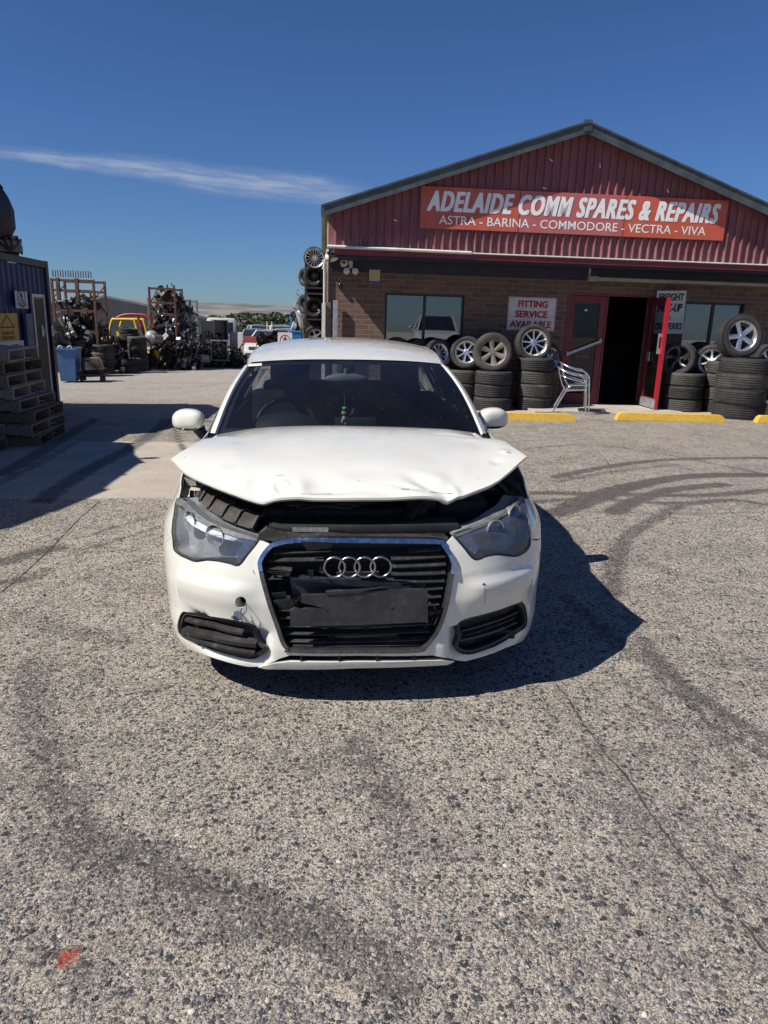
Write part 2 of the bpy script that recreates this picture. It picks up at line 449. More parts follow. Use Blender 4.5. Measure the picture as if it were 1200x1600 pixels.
    def stones(v, lo, hi, dens, soft):
        c = t.sep(v.outputs['Color']); r = t.mr(c[0], 0, 1, lo, hi, False)
        keep = t.math('GREATER_THAN', c[1], dens)
        m = t.mr(t.math('SUBTRACT', r, v.outputs['Distance']), 0, soft)
        return t.math('MULTIPLY', m, keep), c
    m1, c1 = stones(v1, .26, .60, t.mr(t.math('ADD', clump, t.math('MULTIPLY', mid, .5)), .55, .95, .72, .10), .07)
    m2, c2 = stones(v2, .24, .54, t.mr(clump, .35, .65, .86, .50), .05)
    m3, c3 = stones(v3, .25, .60, .38, .14)
    mortar = t.mix(t.mr(big, .3, .7), (.62, .54, .425), (.74, .655, .53))
    mortar = t.mix(t.mr(mid, .35, .7, 0, .5), mortar, (.42, .36, .29))
    mortar = t.mix(t.mr(fin2, .38, .66, 0, .8), mortar, (.80, .725, .61))
    mortar = t.mix(t.mr(fine, .38, .56, .75, 0), mortar, (.16, .14, .12))
    # thin crevices curling round the chips, their small shadows painted as dark lines
    cr = t.math('ABSOLUTE', t.math('SUBTRACT', t.noise(Q, 62, 3, .6), .5)); crev = t.math('MULTIPLY', t.mr(cr, .030, .006, 0, .85), t.mr(fin2, .40, .58, .2, 1))
    ramp = [(0, (.030, .036, .044)), (.18, (.065, .073, .088)), (.34, (.11, .118, .13)), (.5, (.19, .18, .165)), (.62, (.12, .082, .065)), (.72, (.30, .275, .245)), (.86, (.085, .095, .115)), (1, (.42, .39, .35))]
    s1 = t.ramp(c1[2], ramp); s2 = t.ramp(c2[2], ramp[:4]+[(.62, (.10, .07, .06)), (.8, (.07, .08, .095)), (1, (.16, .155, .15))]); s3 = t.ramp(c3[2], ramp)
    sv = t.mr(fin2, .3, .7, .65, 1.45, False)
    slb = t.mr(t.math('ADD', slb, t.math('MULTIPLY', t.math('SUBTRACT', t.noise(P, 7, 6, .75), .5), .9)), .35, .75); notsl = t.math('SUBTRACT', 1., t.math('MULTIPLY', slb, .85))
    nota = t.math('SUBTRACT', 1., t.math('MULTIPLY', asp, .5))
    ms = t.math('MULTIPLY', notsl, nota)
    col = t.mix(t.math('MULTIPLY', m3, t.math('MULTIPLY', notsl, .85)), mortar, s3)
    col = t.mix(t.math('MULTIPLY', m1, t.math('MULTIPLY', ms, .92)), col, t.vmath('MULTIPLY', s1, t.comb(sv, sv, sv)))
    col = t.mix(t.math('MULTIPLY', m2, t.math('MULTIPLY', ms, .95)), col, t.vmath('MULTIPLY', s2, t.comb(sv, sv, sv)))
    col = t.mix(t.math('MULTIPLY', crev, ms), col, (.05, .046, .042))
    # smooth trowelled slab
    sc = t.mix(t.mr(t.noise(P, 2.2, 6, .6), .3, .7), (.39, .345, .285), (.49, .435, .36)); sc = t.mix(t.mr(fin2, .4, .7, 0, .35), sc, (.25, .22, .19))
    col = t.mix(t.math('MULTIPLY', slb, .85), col, sc)
    ac = t.mix(t.mr(t.noise(P, 9, 6, .7), .35, .68), (.42, .385, .34), (.29, .265, .235)); ac = t.mix(t.mr(t.noise(P, .8, 5, .6), .45, .7, 0, .6), ac, (.46, .42, .36)); ac = t.mix(t.mr(t.noise(P, 60, 4, .7), .5, .7, 0, .6), ac, (.16, .15, .14))
    col = t.mix(t.math('MULTIPLY', asp, .9), col, ac)
    # rubber, ground into the high spots
    hi = t.math('ADD', t.math('MULTIPLY', t.noise(P, 62, 5, .85), 1.35), t.math('MULTIPLY', t.noise(P, 12, 5, .75), .85))
    thr = t.math('ADD', t.math('MULTIPLY', mark, .62), t.math('SUBTRACT', hi, 1.37))
    st = t.math('MULTIPLY', t.mr(thr, -.10, .15, 0, .93), t.mr(mark, .02, .25))
    col = t.mix(st, col, t.mix(.22, (.050, .050, .053), col))
    # soft general grime
    gr = t.mr(t.math('ADD', t.math('MULTIPLY', t.noise(P, 1.6, 6, .7), .6), t.math('MULTIPLY', t.noise(P, 16, 5, .7), .4)), .47, .64, 0, .62); gr = t.math('MULTIPLY', gr, t.mr(slb, 0, 1, 1, .35)); col = t.mix(gr, col, t.mix(.35, (.085, .082, .08), col))
    col = t.mix(t.math('MULTIPLY', t.mr(jd, .45, .9), .22), col, (.08, .075, .07))
    # a splash of red paint
    rp = G(105, 1497); dd = t.vmath('DISTANCE', P, (float(rp[0]), float(rp[1]), 0), out='v')
    rm = t.math('MULTIPLY', t.mr(t.math('ADD', dd, t.math('MULTIPLY', t.noise(P, 45, 4, .7), .05)), .062, .040), t.mr(t.noise(P, 90, 4, .7), .42, .5, .1, 1))
    col = t.mix(rm, col, (.50, .10, .055))
    # relief
    def dome(v, m): return t.math('MULTIPLY', m, t.mr(v.outputs['Distance'], 0, .55, 1, .35))
    h = t.math('MULTIPLY', dome(v1, m1), t.math('MULTIPLY', ms, t.mr(c1[1], 0, 1, .1, 1)))
    h = t.math('ADD', h, t.math('MULTIPLY', dome(v2, m2), t.math('MULTIPLY', ms, 1.3)))
    h = t.math('ADD', h, t.math('MULTIPLY', fin2, t.mr(slb, 0, 1, 1.2, .45)))
    h = t.math('ADD', h, t.math('MULTIPLY', t.noise(P, 45, 3), t.mr(slb, 0, 1, 1.1, .2)))
    h = t.math('SUBTRACT', h, t.math('MULTIPLY', crev, t.math('MULTIPLY', ms, 1.1)))
    h = t.math('ADD', h, t.math('MULTIPLY', fine, .3))
    t.set(col=col, rough=t.mr(m1, 0, 1, .92, .62), spec=.35, nor=t.bump(h, 1.0, .0085))
    o = link_mesh('ground', me, t.m); tag(o, kind='structure')
build_ground()

def build_joints():
    m = simple('joint grit', (.045, .04, .034), .95, var=.4, vs=30)
    r = random.Random(4); mb = MB()
    for pth, st in JOINTS:
        pts = catmull([G(*p)[:2] for p in pth], n=30); L = 0; row = None; wob = 0
        for i in range(len(pts)-1):
            a, b = pts[i], pts[i+1]; d = b-a; l = np.hypot(*d); n_ = np.array([-d[1], d[0]])/max(l, 1e-9); k = max(1, int(l/.02))
            for q in range(k):
                p = a+d*q/k; wob = wob*.8+r.uniform(-.0035, .0035); w = (.0016+.0022*st)*r.uniform(.35, 1.5)
                if r.random() < .12*(1.2-st): w *= .15
                p = p+n_*wob; A, B = p+n_*w, p-n_*w
                cur = (A, B)
                if row is not None and i+q > 0:
                    V_ = [(v[0], v[1], float(gz(v[0], v[1]))+.0025) for v in (row[0], row[1], cur[1], cur[0])]; mb.add(V_, [(0, 1, 2, 3)])
                row = cur
        row = None
    o = mb.build('expansion_joints', m, None, kind='structure')
build_joints()
def build_chips():
    """the stones themselves: angular chips set in the paste, standing a few millimetres proud"""
    rs = np.random.RandomState(5); PX_, PY_ = [], []
    # pick spots by picture area near the camera, thinning out with distance
    n = 110000
    y = 1.05+rs.rand(n)**1.55*5.2; half = .60*y+.18; x = (rs.rand(n)*2-1)*half
    # clumpiness
    f = sum(np.sin(x*a+y*b+c)*np.sin(x*b*.7-y*a*1.1+c*2) for a, b, c in ((5.1, 3.3, .4), (9.7, 12.1, 1.9), (17.3, 14.9, 4.2)))
    keep = rs.rand(n) < np.clip(.42+.26*f, .06, 1)
    g = lambda v, a, b: np.clip((v-a)/(b-a), 0, 1)
    slab_ = (y-.06*(x+2) > 5.9) & (x < -.7); keep &= ~slab_; x, y = x[keep], y[keep]; n = len(x)
    s = np.exp(rs.normal(math.log(.0050), .45, n)); s = np.clip(s, .0022, .0125)
    asp = rs.uniform(.36, .95, n); rot = rs.uniform(0, 6.283, n); h = s*rs.uniform(.05, .34, n)
    K = 6; ang = np.arange(K)*2*math.pi/K
    rad = rs.uniform(.72, 1.2, (n, K)); a = ang[None]+rs.uniform(-.3, .3, (n, K))
    def ring(sc, zz, sh=0):
        u = np.cos(a)*rad*sc; v = np.sin(a)*rad*sc*asp[:, None]; c, q = np.cos(rot)[:, None], np.sin(rot)[:, None]
        return np.stack([x[:, None]+(u*c-v*q)*s[:, None]+sh, y[:, None]+(u*q+v*c)*s[:, None], zz], 2)
    z0 = gz(x, y)[:, None]
    tilt = rs.uniform(-.35, .35, (n, 1))*s[:, None]*np.cos(a+rs.uniform(0, 6, (n, 1)))
    base = ring(1.0, z0+np.zeros((n, K))-.0025); top = ring(rs.uniform(.45, .8, (n, 1)), z0+h[:, None]+tilt*.42)
    V = np.concatenate([base, top], 1).reshape(-1, 3); off = (np.arange(n)*2*K)[:, None]
    k = np.arange(K); k2 = (k+1) % K
    quads = np.stack([k, k2, k2+K, k+K], 1); Q = (off[:, :, None]+quads[None]).reshape(-1, 4); T = off+np.arange(K, 2*K)[None]
    me = bpy.data.meshes.new('aggregate_stones'); me.vertices.add(len(V)); me.vertices.foreach_set('co', V.astype(np.float32).ravel())
    loops = np.concatenate([Q.ravel(), T.ravel()]).astype(np.int32); me.loops.add(len(loops)); me.loops.foreach_set('vertex_index', loops)
    nq, nt_ = len(Q), len(T); st = np.concatenate([np.arange(nq)*4, nq*4+np.arange(nt_)*K]).astype(np.int32)
    me.polygons.add(nq+nt_); me.polygons.foreach_set('loop_start', st); me.update(calc_edges=True); me.validate()
    pal = np.array([(.030, .036, .046), (.055, .064, .080), (.085, .093, .108), (.12, .125, .135), (.17, .165, .155), (.24, .225, .20), (.33, .30, .26), (.12, .085, .068), (.46, .42, .36), (.56, .50, .42), (.60, .54, .45)])
    pr = np.array([.15, .17, .15, .11, .10, .09, .07, .05, .02, .0, .0]); idx = rs.choice(len(pal), n, p=pr/pr.sum()); c = pal[idx]*rs.uniform(.75, 1.25, (n, 1))
    ix = np.clip(np.searchsorted(GRID['xs'], x), 0, len(GRID['xs'])-1); iy = np.clip(np.searchsorted(GRID['ys'], y), 0, len(GRID['ys'])-1); mk = GRID['mk'][iy, ix]; mk = np.clip(mk*1.5*rs.uniform(.3, 1.2, n), 0, .85)[:, None]; c = c*(1-mk)+np.array([.035, .035, .038])*mk; c = np.repeat(c, 2*K, 0)
    at = me.color_attributes.new('stone', 'FLOAT_COLOR', 'POINT'); at.data.foreach_set('color', np.c_[np.clip(c, 0, 1), np.ones(len(c))].astype(np.float32).ravel())
    t = NT('aggregate chips'); cc = t.attr('stone'); cc = t.mix(t.mr(t.noise(t.P, 300, 3, .7), .35, .65, 0, .5), cc, t.mix(.5, cc, (.42, .38, .31)))
    hi = t.math('ADD', t.math('MULTIPLY', t.noise(t.P, 13, 4, .7), .5), t.math('MULTIPLY', t.noise(t.P, 1.7, 3, .6), .5)); cc = t.mix(t.mr(hi, .52, .68, 0, .5), cc, (.04, .04, .043))
    t.set(col=cc, rough=.62, spec=.45); tag(link_mesh('aggregate_stones', me, t.m), 'grey and brown stone chips set in the concrete yard', 'gravel', None, 'stuff')
build_chips()
# ------------------------------------------------------------------ materials
M = {}
def car_paint(name, col, flake=0.0, rough=.28, dirt=.0):
    t = NT(name); n = t.noise(t.O, 2.2, 5, .6)
    c = t.mix(t.mr(n, .3, .7), tuple(x*.965 for x in col), col)
    if dirt:
        z = t.sep(t.O)[2]
        d = t.math('MULTIPLY', t.mr(t.noise(t.O, 9, 7, .7), .46, .75, 0, dirt), 1.)
        c = t.mix(d, c, (.38, .34, .28))
        v = t.voro(t.O, 26); g = t.math('GREATER_THAN', t.sep(v.outputs['Color'])[0], .93)
        c = t.mix(t.math('MULTIPLY', g, t.mr(v.outputs['Distance'], .10, .06, 0, .8)), c, (.09, .08, .07))
    t.set(col=c, rough=t.mr(t.noise(t.O, 14, 5, .65), .3, .7, rough-.05, rough+.1), coat=1., coatr=.05, spec=.5)
    t.set(nor=t.bump(t.noise(t.O, 2.2, 2, .5), .10, .02))
    return t.m
M['white'] = car_paint('white car paint', (.70, .695, .625), dirt=.05)
M['wplain'] = car_paint('old white car paint', (.62, .61, .58), dirt=.2)
M['black_pl'] = simple('black plastic', (.026, .026, .027), .45, var=.3, vs=8, dirt=.65, dcol=(.115, .102, .088), bump=.0015, bs=120)  # strong dirt also paints a sunlit grey onto slats and fog inserts
M['black_gl'] = simple('satin black plastic', (.014, .015, .018), .28, var=.3, vs=6, dirt=.35, dcol=(.07, .065, .06))
M['dark'] = simple('dark engine bay', (.010, .010, .012), .7, var=.5, vs=14, dirt=.5, dcol=(.03, .026, .022))
M['bayplastic'] = simple('dusty grey brown plastic', (.052, .045, .040), .75, var=.35, vs=16, dirt=.6, dcol=(.16, .14, .12), bump=.003, bs=60)
M['chrome'] = simple('chrome trim', (.60, .60, .60), .2, 1.0, var=.08, vs=12, dirt=.25, dcol=(.25, .24, .23))
M['emblem'] = simple('worn chrome', (.40, .40, .41), .28, 1.0, var=.2, vs=14, dirt=.3, dcol=(.12, .12, .12))
M['chrome_dk'] = simple('dulled dark chrome', (.16, .165, .175), .32, .85, var=.25, vs=20, dirt=.3, dcol=(.1, .09, .08))
M['reflector'] = simple('lamp reflector', (.72, .74, .76), .22, .8, var=.1, vs=30)
M['lampbody'] = simple('lamp inner grey', (.27, .28, .30), .42, .3, var=.25, vs=12)
M['lamprim'] = simple('dusty lamp rim', (.10, .105, .11), .6, 0, var=.25, vs=20, dirt=.5, dcol=(.2, .19, .17))
M['lens'] = glass_sheet('headlamp lens', (.95, .96, .97), .03, 1.45, dust=.20, dcol=(.50, .52, .54), boost=1.0)
M['screen'] = glass_sheet('windscreen glass', (.44, .50, .52), .01, 1.5, dust=.016, boost=1.0)
M['sideglass'] = glass_sheet('tinted side glass', (.25, .30, .31), .01, 1.5, dust=.01)
M['pane'] = glass_sheet('shop window glass', (.22, .25, .27), .012, 1.7, dust=.012, dcol=(.4, .4, .4), boost=3.2)
M['rearglass'] = glass_sheet('rear window glass', (.72, .78, .78), .01, 1.5, dust=.01)
M['interior'] = simple('dark cabin trim', (.020, .022, .026), .7, var=.3, vs=10)
M['seatcloth'] = simple('dark seat cloth', (.026, .027, .031), .9, var=.3, vs=20)
M['liner'] = simple('pale grey trim', (.42, .44, .44), .8, var=.1)
M['mirrorglass'] = simple('mirror glass', (.75, .78, .8), .02, 1.0, var=.02)
M['red_lamp'] = simple('red lamp lens', (.42, .012, .012), .15, coat=1, var=.1)
M['amber'] = simple('amber lens', (.7, .25, .02), .2, coat=1)
def rubber_mat(name, a, b, tread=0.):
    t = NT(name); r = t.noise(t.O, 3.5, 6, .65)
    c = t.mix(t.mr(r, .32, .7), a, b)
    c = t.mix(t.mr(t.noise(t.O, 34, 4, .7), .5, .8, 0, .5), c, (.115, .105, .095))
    t.set(col=c, rough=.82, spec=.35)
    bm = t.bump(t.noise(t.O, 60, 4, .7), .5, .004)
    t.set(nor=bm); return t.m
M['rubber'] = rubber_mat('tyre rubber', (.022, .022, .023), (.048, .046, .045))
M['rubber_old'] = rubber_mat('dusty tyre rubber', (.035, .033, .031), (.085, .08, .073))
M['alloy'] = simple('silver alloy', (.60, .61, .63), .30, .85, var=.12, vs=8, dirt=.25, dcol=(.22, .2, .18))
M['alloy_dk'] = simple('graphite alloy', (.10, .10, .105), .35, .8, var=.2, vs=8, dirt=.25)
M['alloy_br'] = simple('brake dust covered alloy', (.21, .185, .155), .6, .3, var=.25, vs=12, dirt=.6, dcol=(.10, .085, .07))
M['steel_dk'] = simple('dark steel', (.035, .035, .038), .55, .6, var=.3, vs=10, dirt=.5, dcol=(.08, .06, .045))
# ------------------------------------------------------------------ tyres and wheels (axle along local x, outer face towards +x)
def tyre_prof(R, w, rr):
    h = w/2
    p = [(rr, -h*.80), (rr+.012, -h*.92), ((R+rr)/2, -h*1.0), (R-.022, -h*.93), (R-.006, -h*.80)]
    for g in (-.45, -.15, .15, .45):
        a = g*h; p += [(R, a-h*.09-.0), (R-.009, a-h*.06), (R-.009, a+h*.06), (R, a+h*.09)]
    p += [(R-.006, h*.80), (R-.022, h*.93), ((R+rr)/2, h*1.0), (rr+.012, h*.92), (rr, h*.80), (rr-.004, h*.5), (rr+.03, 0), (rr-.004, -h*.5)]
    return p
TY = {}
def tyre_mesh(R, w, rr, mat, axis='X', blocks=False):
    k = (R, w, rr, mat, axis, blocks)
    if k not in TY:
        mb = MB(); mb.lathe(tyre_prof(R, w, rr), 56, None, axis, closed=True)
        n = 70 if blocks else 0
        for i in range(n):                                # shoulder blocks
            a = 2*math.pi*i/n; L_ = .030 if not blocks else .055
            for s in (-1, 1):
                c0 = (R-.004); x0 = s*w*.5*.86
                Mx = Matrix.Rotation(a, 4, axis)
                if axis == 'X': mb.box((x0-L_/2, -.006 if not blocks else -.008, c0-.006), (x0+L_/2-.004*s, .006 if not blocks else .008, c0+.004), Mx @ Matrix.Rotation(.25*s, 4, 'Z'))
                else: mb.box((c0-.006, -.006, x0-L_/2), (c0+.004, .006, x0+L_/2-.004*s), Mx @ Matrix.Rotation(.25*s, 4, 'X') if False else Mx)
        TY[k] = mb.mesh('tyre', 35); TY[k].materials.append(M[mat])
    return TY[k]
RM = {}
def rim_mesh(rr, w, mat, style):
    k = (rr, w, mat, style)
    if k in RM: return RM[k]
    mb = MB(); h = w/2
    mb.lathe([(rr+.002, -h*.8), (rr-.012, -h*.75), (rr-.03, -h*.4), (rr-.035, h*.3), (rr-.016, h*.72), (rr+.004, h*.84), (rr+.008, h*.80), (rr+.004, h*.5), (rr, 0)], 48, None, 'X', closed=True)
    hub = .058; f = h*.55
    mb.lathe([(0, f+.012), (.026, f+.012), (.030, f+.006), (hub, f), (hub, f-.05), (0, f-.05)], 28, None, 'X')
    ns, split, w0, w1, dish = {'five': (5, 0, .070, .085, .03), 'ten': (10, 0, .020, .034, .03), 'seven': (7, 0, .05, .035, .035), 'split5': (5, .10, .026, .026, .03), 'split7': (7, .07, .018, .02, .02),
                               'twist5': (5, 0, .03, .075, .03), 'six': (6, 0, .055, .11, .02), 'nine': (9, 0, .026, .03, .02), 'steel': (0, 0, 0, 0, 0), 'fifteen': (15, 0, .012, .018, .02)}[style]
    for i in range(ns):
        a = 2*math.pi*i/ns+.0
        for sp in ((-split, split) if split else (0,)):
            Mx = Matrix.Rotation(a+sp, 4, 'X'); r0, r1 = hub*.6, rr-.010; vs = []
            for t in np.linspace(0, 1, 5):
                r = r0+(r1-r0)*t; ww = (w0+(w1-w0)*t)/2; x = f+.004-dish*math.sin(math.pi*t)*.4+(h*.70-f)*t
                off = (.03*math.sin(math.pi*t) if style == 'twist5' else 0)
                vs += [(x-.028, -ww+off, r), (x-.004, -ww+off, r), (x+.004, -ww*.6+off, r), (x+.004, ww*.6+off, r), (x-.004, ww+off, r), (x-.028, ww+off, r)]
            fs = []
            for j in range(4):
                for q in range(6): q2 = (q+1) % 6; fs.append((j*6+q, j*6+q2, (j+1)*6+q2, (j+1)*6+q))
            mb.add([Mx @ Vector(v) for v in vs], [g[::-1] for g in fs])
    if style == 'steel':
        mb.lathe([(.03, f-.02), (.07, f-.02), (.10, f-.035), (rr-.05, f-.02), (rr-.03, f-.06)], 32, None, 'X')
    for i in range(5):
        a = 2*math.pi*(i+.5)/5; mb.lathe([(0, .006), (.007, .006), (.008, 0)], 8, Matrix.Translation((f+.004, .038*math.cos(a), .038*math.sin(a))), 'X')
    RM[k] = mb.mesh('rim', 35); RM[k].materials.append(M[mat]); return RM[k]
def brake_mesh(rr):
    k = ('brake', rr)
    if k not in RM:
        mb = MB(); mb.lathe([(.02, -.02), (rr*.62, -.02), (rr*.62, -.04), (.02, -.04)], 28, None, 'X'); mb.lathe([(0, -.055), (rr-.04, -.055)], 28, None, 'X')
        RM[k] = mb.mesh('inner_well', 35); RM[k].materials.append(M['dark'])
    return RM[k]
RIMN = {5: 'five'}
def make_wheel(name, R, w, rimmat='alloy', style='five', label=None, group=None, part_of=None, rr=None, rub='rubber', blocks=False):
    """a wheel: an Empty with tyre and rim; an Empty on a car is its part, tyre and rim its sub-parts"""
    st = RIMN.get(style, style); rr = rr or R-.095
    e = empty(name); e.parent = part_of
    if not part_of: tag(e, label, 'wheel', group)
    for nm, me in (('tyre', tyre_mesh(R, w, rr, rub, 'X', blocks)), ('rim', rim_mesh(rr, w, rimmat, st)), ('brake_disc', brake_mesh(rr))):
        if nm == 'brake_disc' and not part_of: nm = 'inner_well'
        o = bpy.data.objects.new(nm, me); COL.objects.link(o); o.parent = e
    return e
# ------------------------------------------------------------------ the crashed white hatchback
CYAW, CTILT = math.radians(5.0), math.radians(.92)
CO = Vector((-.07, 2.55, .0))
CM = Matrix.Translation(CO) @ (Matrix.Rotation(-CTILT, 4, 'Y') @ Matrix.Rotation(CYAW, 4, 'Z'))
CMi = np.array(CM.inverted())
co_ = (CMi @ np.array([0, 0, HC, 1]))[:3]
def cray(px, py): return CMi[:3, :3] @ ray(px, py)
def CY(px, py, y):
    d = cray(px, py); return co_+d*((y-co_[1])/d[1])
def CYs(lst): return [CY(*q) for q in lst]

_half = [(0, 0), (.2, .006), (.4, .032), (.54, .078), (.65, .15), (.745, .240), (.808, .355), (.850, .51), (.870, .72), (.876, .95), (.866, 1.3), (.864, 2.2), (.870, 3.1), (.858, 3.4), (.815, 3.68), (.70, 3.86), (.45, 3.935), (0, 3.955)]
_c = np.array(catmull([(-.2, .006)]+_half+[(-.45, 3.935)], n=40))[40:-40]
_s = np.concatenate([[0], np.cumsum(np.hypot(*np.diff(_c, axis=0).T))]); ULEN = _s[-1]
_u = np.linspace(0, ULEN, 900); _c = np.stack([np.interp(_u, _s, _c[:, 0]), np.interp(_u, _s, _c[:, 1])], 1)
_t = np.gradient(_c, axis=0); _t /= np.hypot(_t[:, 0], _t[:, 1])[:, None]; _n = np.stack([_t[:, 1], -_t[:, 0]], 1)
_ix = int(np.argmax(_c[:, 0])); 
def uofy(y, side=1): return side*float(np.interp(y, _c[60:640, 1], _u[60:640]))
FZ = ([.10, .15, .20, .26, .34, .45, .56, .64, .70, .74, .78, .84, .95], [.06, .03, .008, .004, .012, .0, .008, .028, .05, .08, .13, .22, .36])
SZ = ([.10, .18, .26, .40, .55, .66, .74, .80, .86, .93], [.05, .022, .008, .002, .0, .008, .050, .078, .092, .105])
PLAIN = [False]                     # True while fitting inserts that ignore the pressed creases
def inset(u, z):
    au = abs(u); w = float(sstep(.55, 1.2, au))
    if PLAIN[0]: return np.interp(z, *FZ)*(1-w)+np.interp(z, *SZ)*w
    f = np.interp(z, *FZ); s = np.interp(z, *SZ); r = f*(1-w)+s*w
    if au < .80:                                     # the lower face steps back under a crease beside the grille
        zc = .335+.10*max(0, (au-.36)); k = float(sstep(.34, .40, au))*(1-float(sstep(.62, .78, au)))
        r += .038*k*float(sstep(zc+.006, zc-.014, z))*float(sstep(.17, .24, z))
        kk = float(sstep(.38, .50, au)); sh = z-.505; r -= .020*kk*(math.exp(-(sh/.022)**2) if sh > 0 else math.exp(-(sh/.085)**2))*(1-float(sstep(.74, .92, au)))   # shelf line
    return r
def S(u, z, off=0.):
    au = abs(u); x = np.interp(au, _u, _c[:, 0]); y = np.interp(au, _u, _c[:, 1]); nx = np.interp(au, _u, _n[:, 0]); ny = np.interp(au, _u, _n[:, 1])
    d = inset(u, z)+off
    p = (x-nx*d, y-ny*d); return Vector((p[0] if u >= 0 else -p[0], p[1], z))
def SU(px, py):
    """(u, z) where the ray of a pixel meets the body surface"""
    d = cray(px, py)
    def F(t):
        p = co_+d*t; q = np.array([abs(p[0]), p[1]]); i = int(np.argmin(((_c-q)**2).sum(1)))
        u = _u[i]*(1 if p[0] >= 0 else -1)
        return float((q-_c[i])@_n[i])+inset(u, p[2]), u+(0 if i in (0, len(_u)-1) else math.copysign(1, p[0])*float((q-_c[i])@_t[i])), p[2]
    t = 2.2; best = (9, 0, 0); prev = None
    while t < 4.2:
        f = F(t)
        if f[0] < best[0]: best = (f[0], f[1], f[2])
        if f[0] <= 0: break
        prev = t; t += .03
    else: return (best[1], best[2])
    a, b = prev, t
    for _ in range(14):
        m = (a+b)/2
        if F(m)[0] > 0: a = m
        else: b = m
    f = F(b); return (f[1], f[2])
def SUs(l): return [SU(*p) for p in l]

def in_poly(q, poly):
    q = np.asarray(q); poly = np.asarray(poly); x, y = q[:, 0], q[:, 1]; c = np.zeros(len(q), bool); j = len(poly)-1
    for i in range(len(poly)):
        xi, yi = poly[i]; xj, yj = poly[j]
        with np.errstate(divide='ignore', invalid='ignore'):
            k = ((yi > y) != (yj > y)) & (x < (xj-xi)*(y-yi)/(yj-yi)+xi)
        c ^= k; j = i
    return c
def resample(poly, st, closed=True):
    P_ = [np.array(p, float)[:2] for p in poly]; out = []
    for i in range(len(P_) if closed else len(P_)-1):
        a, b = P_[i], P_[(i+1) % len(P_)]; n = max(1, int(math.ceil(np.hypot(*(b-a))/st)))
        out += [a+(b-a)*k/n for k in range(n)]
    if not closed: out.append(P_[-1])
    return out
def sheet(mb, outline, lift, st=.02, holes=(), thick=.004, edge=None):
    """triangulate a region of a 2-D chart, lift it to 3-D and give it thickness"""
    edge = edge or st*.6
    loops = [resample(outline, edge)]+[resample(h, edge) for h in holes]
    vs = []; es = []
    for lp in loops:
        b = len(vs); vs += [tuple(p) for p in lp]; es += [(b+i, b+(i+1) % len(lp)) for i in range(len(lp))]
    lo = np.min(loops[0], axis=0); hi = np.max(loops[0], axis=0)
    gx, gy = np.meshgrid(np.arange(lo[0]+st*.5, hi[0], st), np.arange(lo[1]+st*.5, hi[1], st)); g = np.stack([gx.ravel(), gy.ravel()], 1)
    k = in_poly(g, loops[0])
    for h in loops[1:]: k &= ~in_poly(g, h)
    g = g[k]; B = np.array(vs)
    if len(g):
        dm = np.array([np.min(((B-q)**2).sum(1)) for q in g]); g = g[dm > (st*.45)**2]
    vs += [tuple(q) for q in g]
    v2, _, f2, *_r = delaunay_2d_cdt([Vector(v) for v in vs], es, [], 0, 1e-6)
    v2 = np.array([tuple(v) for v in v2]); f2 = [f for f in f2 if len(f) == 3]
    cen = np.array([v2[list(f)].mean(0) for f in f2]); k = in_poly(cen, loops[0])
    for h in loops[1:]: k &= ~in_poly(cen, h)
    F_ = []
    for f, ok in zip(f2, k):
        if not ok: continue
        a, b, c = v2[f[0]], v2[f[1]], v2[f[2]]; ar = (b[0]-a[0])*(c[1]-a[1])-(c[0]-a[0])*(b[1]-a[1])
        if abs(ar) < 1e-9: continue
        F_.append(tuple(f) if ar > 0 else tuple(f[::-1]))
    top = [Vector(lift(p[0], p[1], 0)) for p in v2]
    if thick:
        n = len(v2); bot = [Vector(lift(p[0], p[1], thick)) for p in v2]
        ec = {}
        for f in F_:
            for i in range(3):
                a, b = f[i], f[(i+1) % 3]; ec[(a, b)] = 1
        rim = [(b, a, a+n, b+n) for (a, b) in ec if (b, a) not in ec]
        mb.add(top+bot, F_+[tuple(i+n for i in f[::-1]) for f in F_]+rim)
    else: mb.add(top, F_)
    return mb
def Slift(o=0.): return lambda u, z, d: S(u, z, o+d)
def wall(mb, loop, o0, o1, st=.015, closed=True):
    """side wall of an opening: joins the surface at two depths"""
    lp = resample(loop, st, closed); n = len(lp)
    vs = [S(p[0], p[1], o0) for p in lp]+[S(p[0], p[1], o1) for p in lp]
    fs = []
    for i in range(n if closed else n-1):
        j = (i+1) % n; fs.append((i, j, j+n, i+n))
    return mb.add(vs, fs)
def shrink(poly, d):
    P_ = [np.array(p[:2], float) for p in poly]; n = len(P_); out = []
    ar = sum(P_[i][0]*P_[(i+1) % n][1]-P_[(i+1) % n][0]*P_[i][1] for i in range(n)); sg = 1 if ar > 0 else -1
    for i in range(n):
        a, b, c = P_[i-1], P_[i], P_[(i+1) % n]; e1 = b-a; e2 = c-b
        n1 = np.array([-e1[1], e1[0]])/max(np.hypot(*e1), 1e-9); n2 = np.array([-e2[1], e2[0]])/max(np.hypot(*e2), 1e-9)
        m = n1+n2; l = np.hypot(*m); m = m/max(l, .3)
        out.append(b+sg*m*d/max(m@n1, .45))
    return out

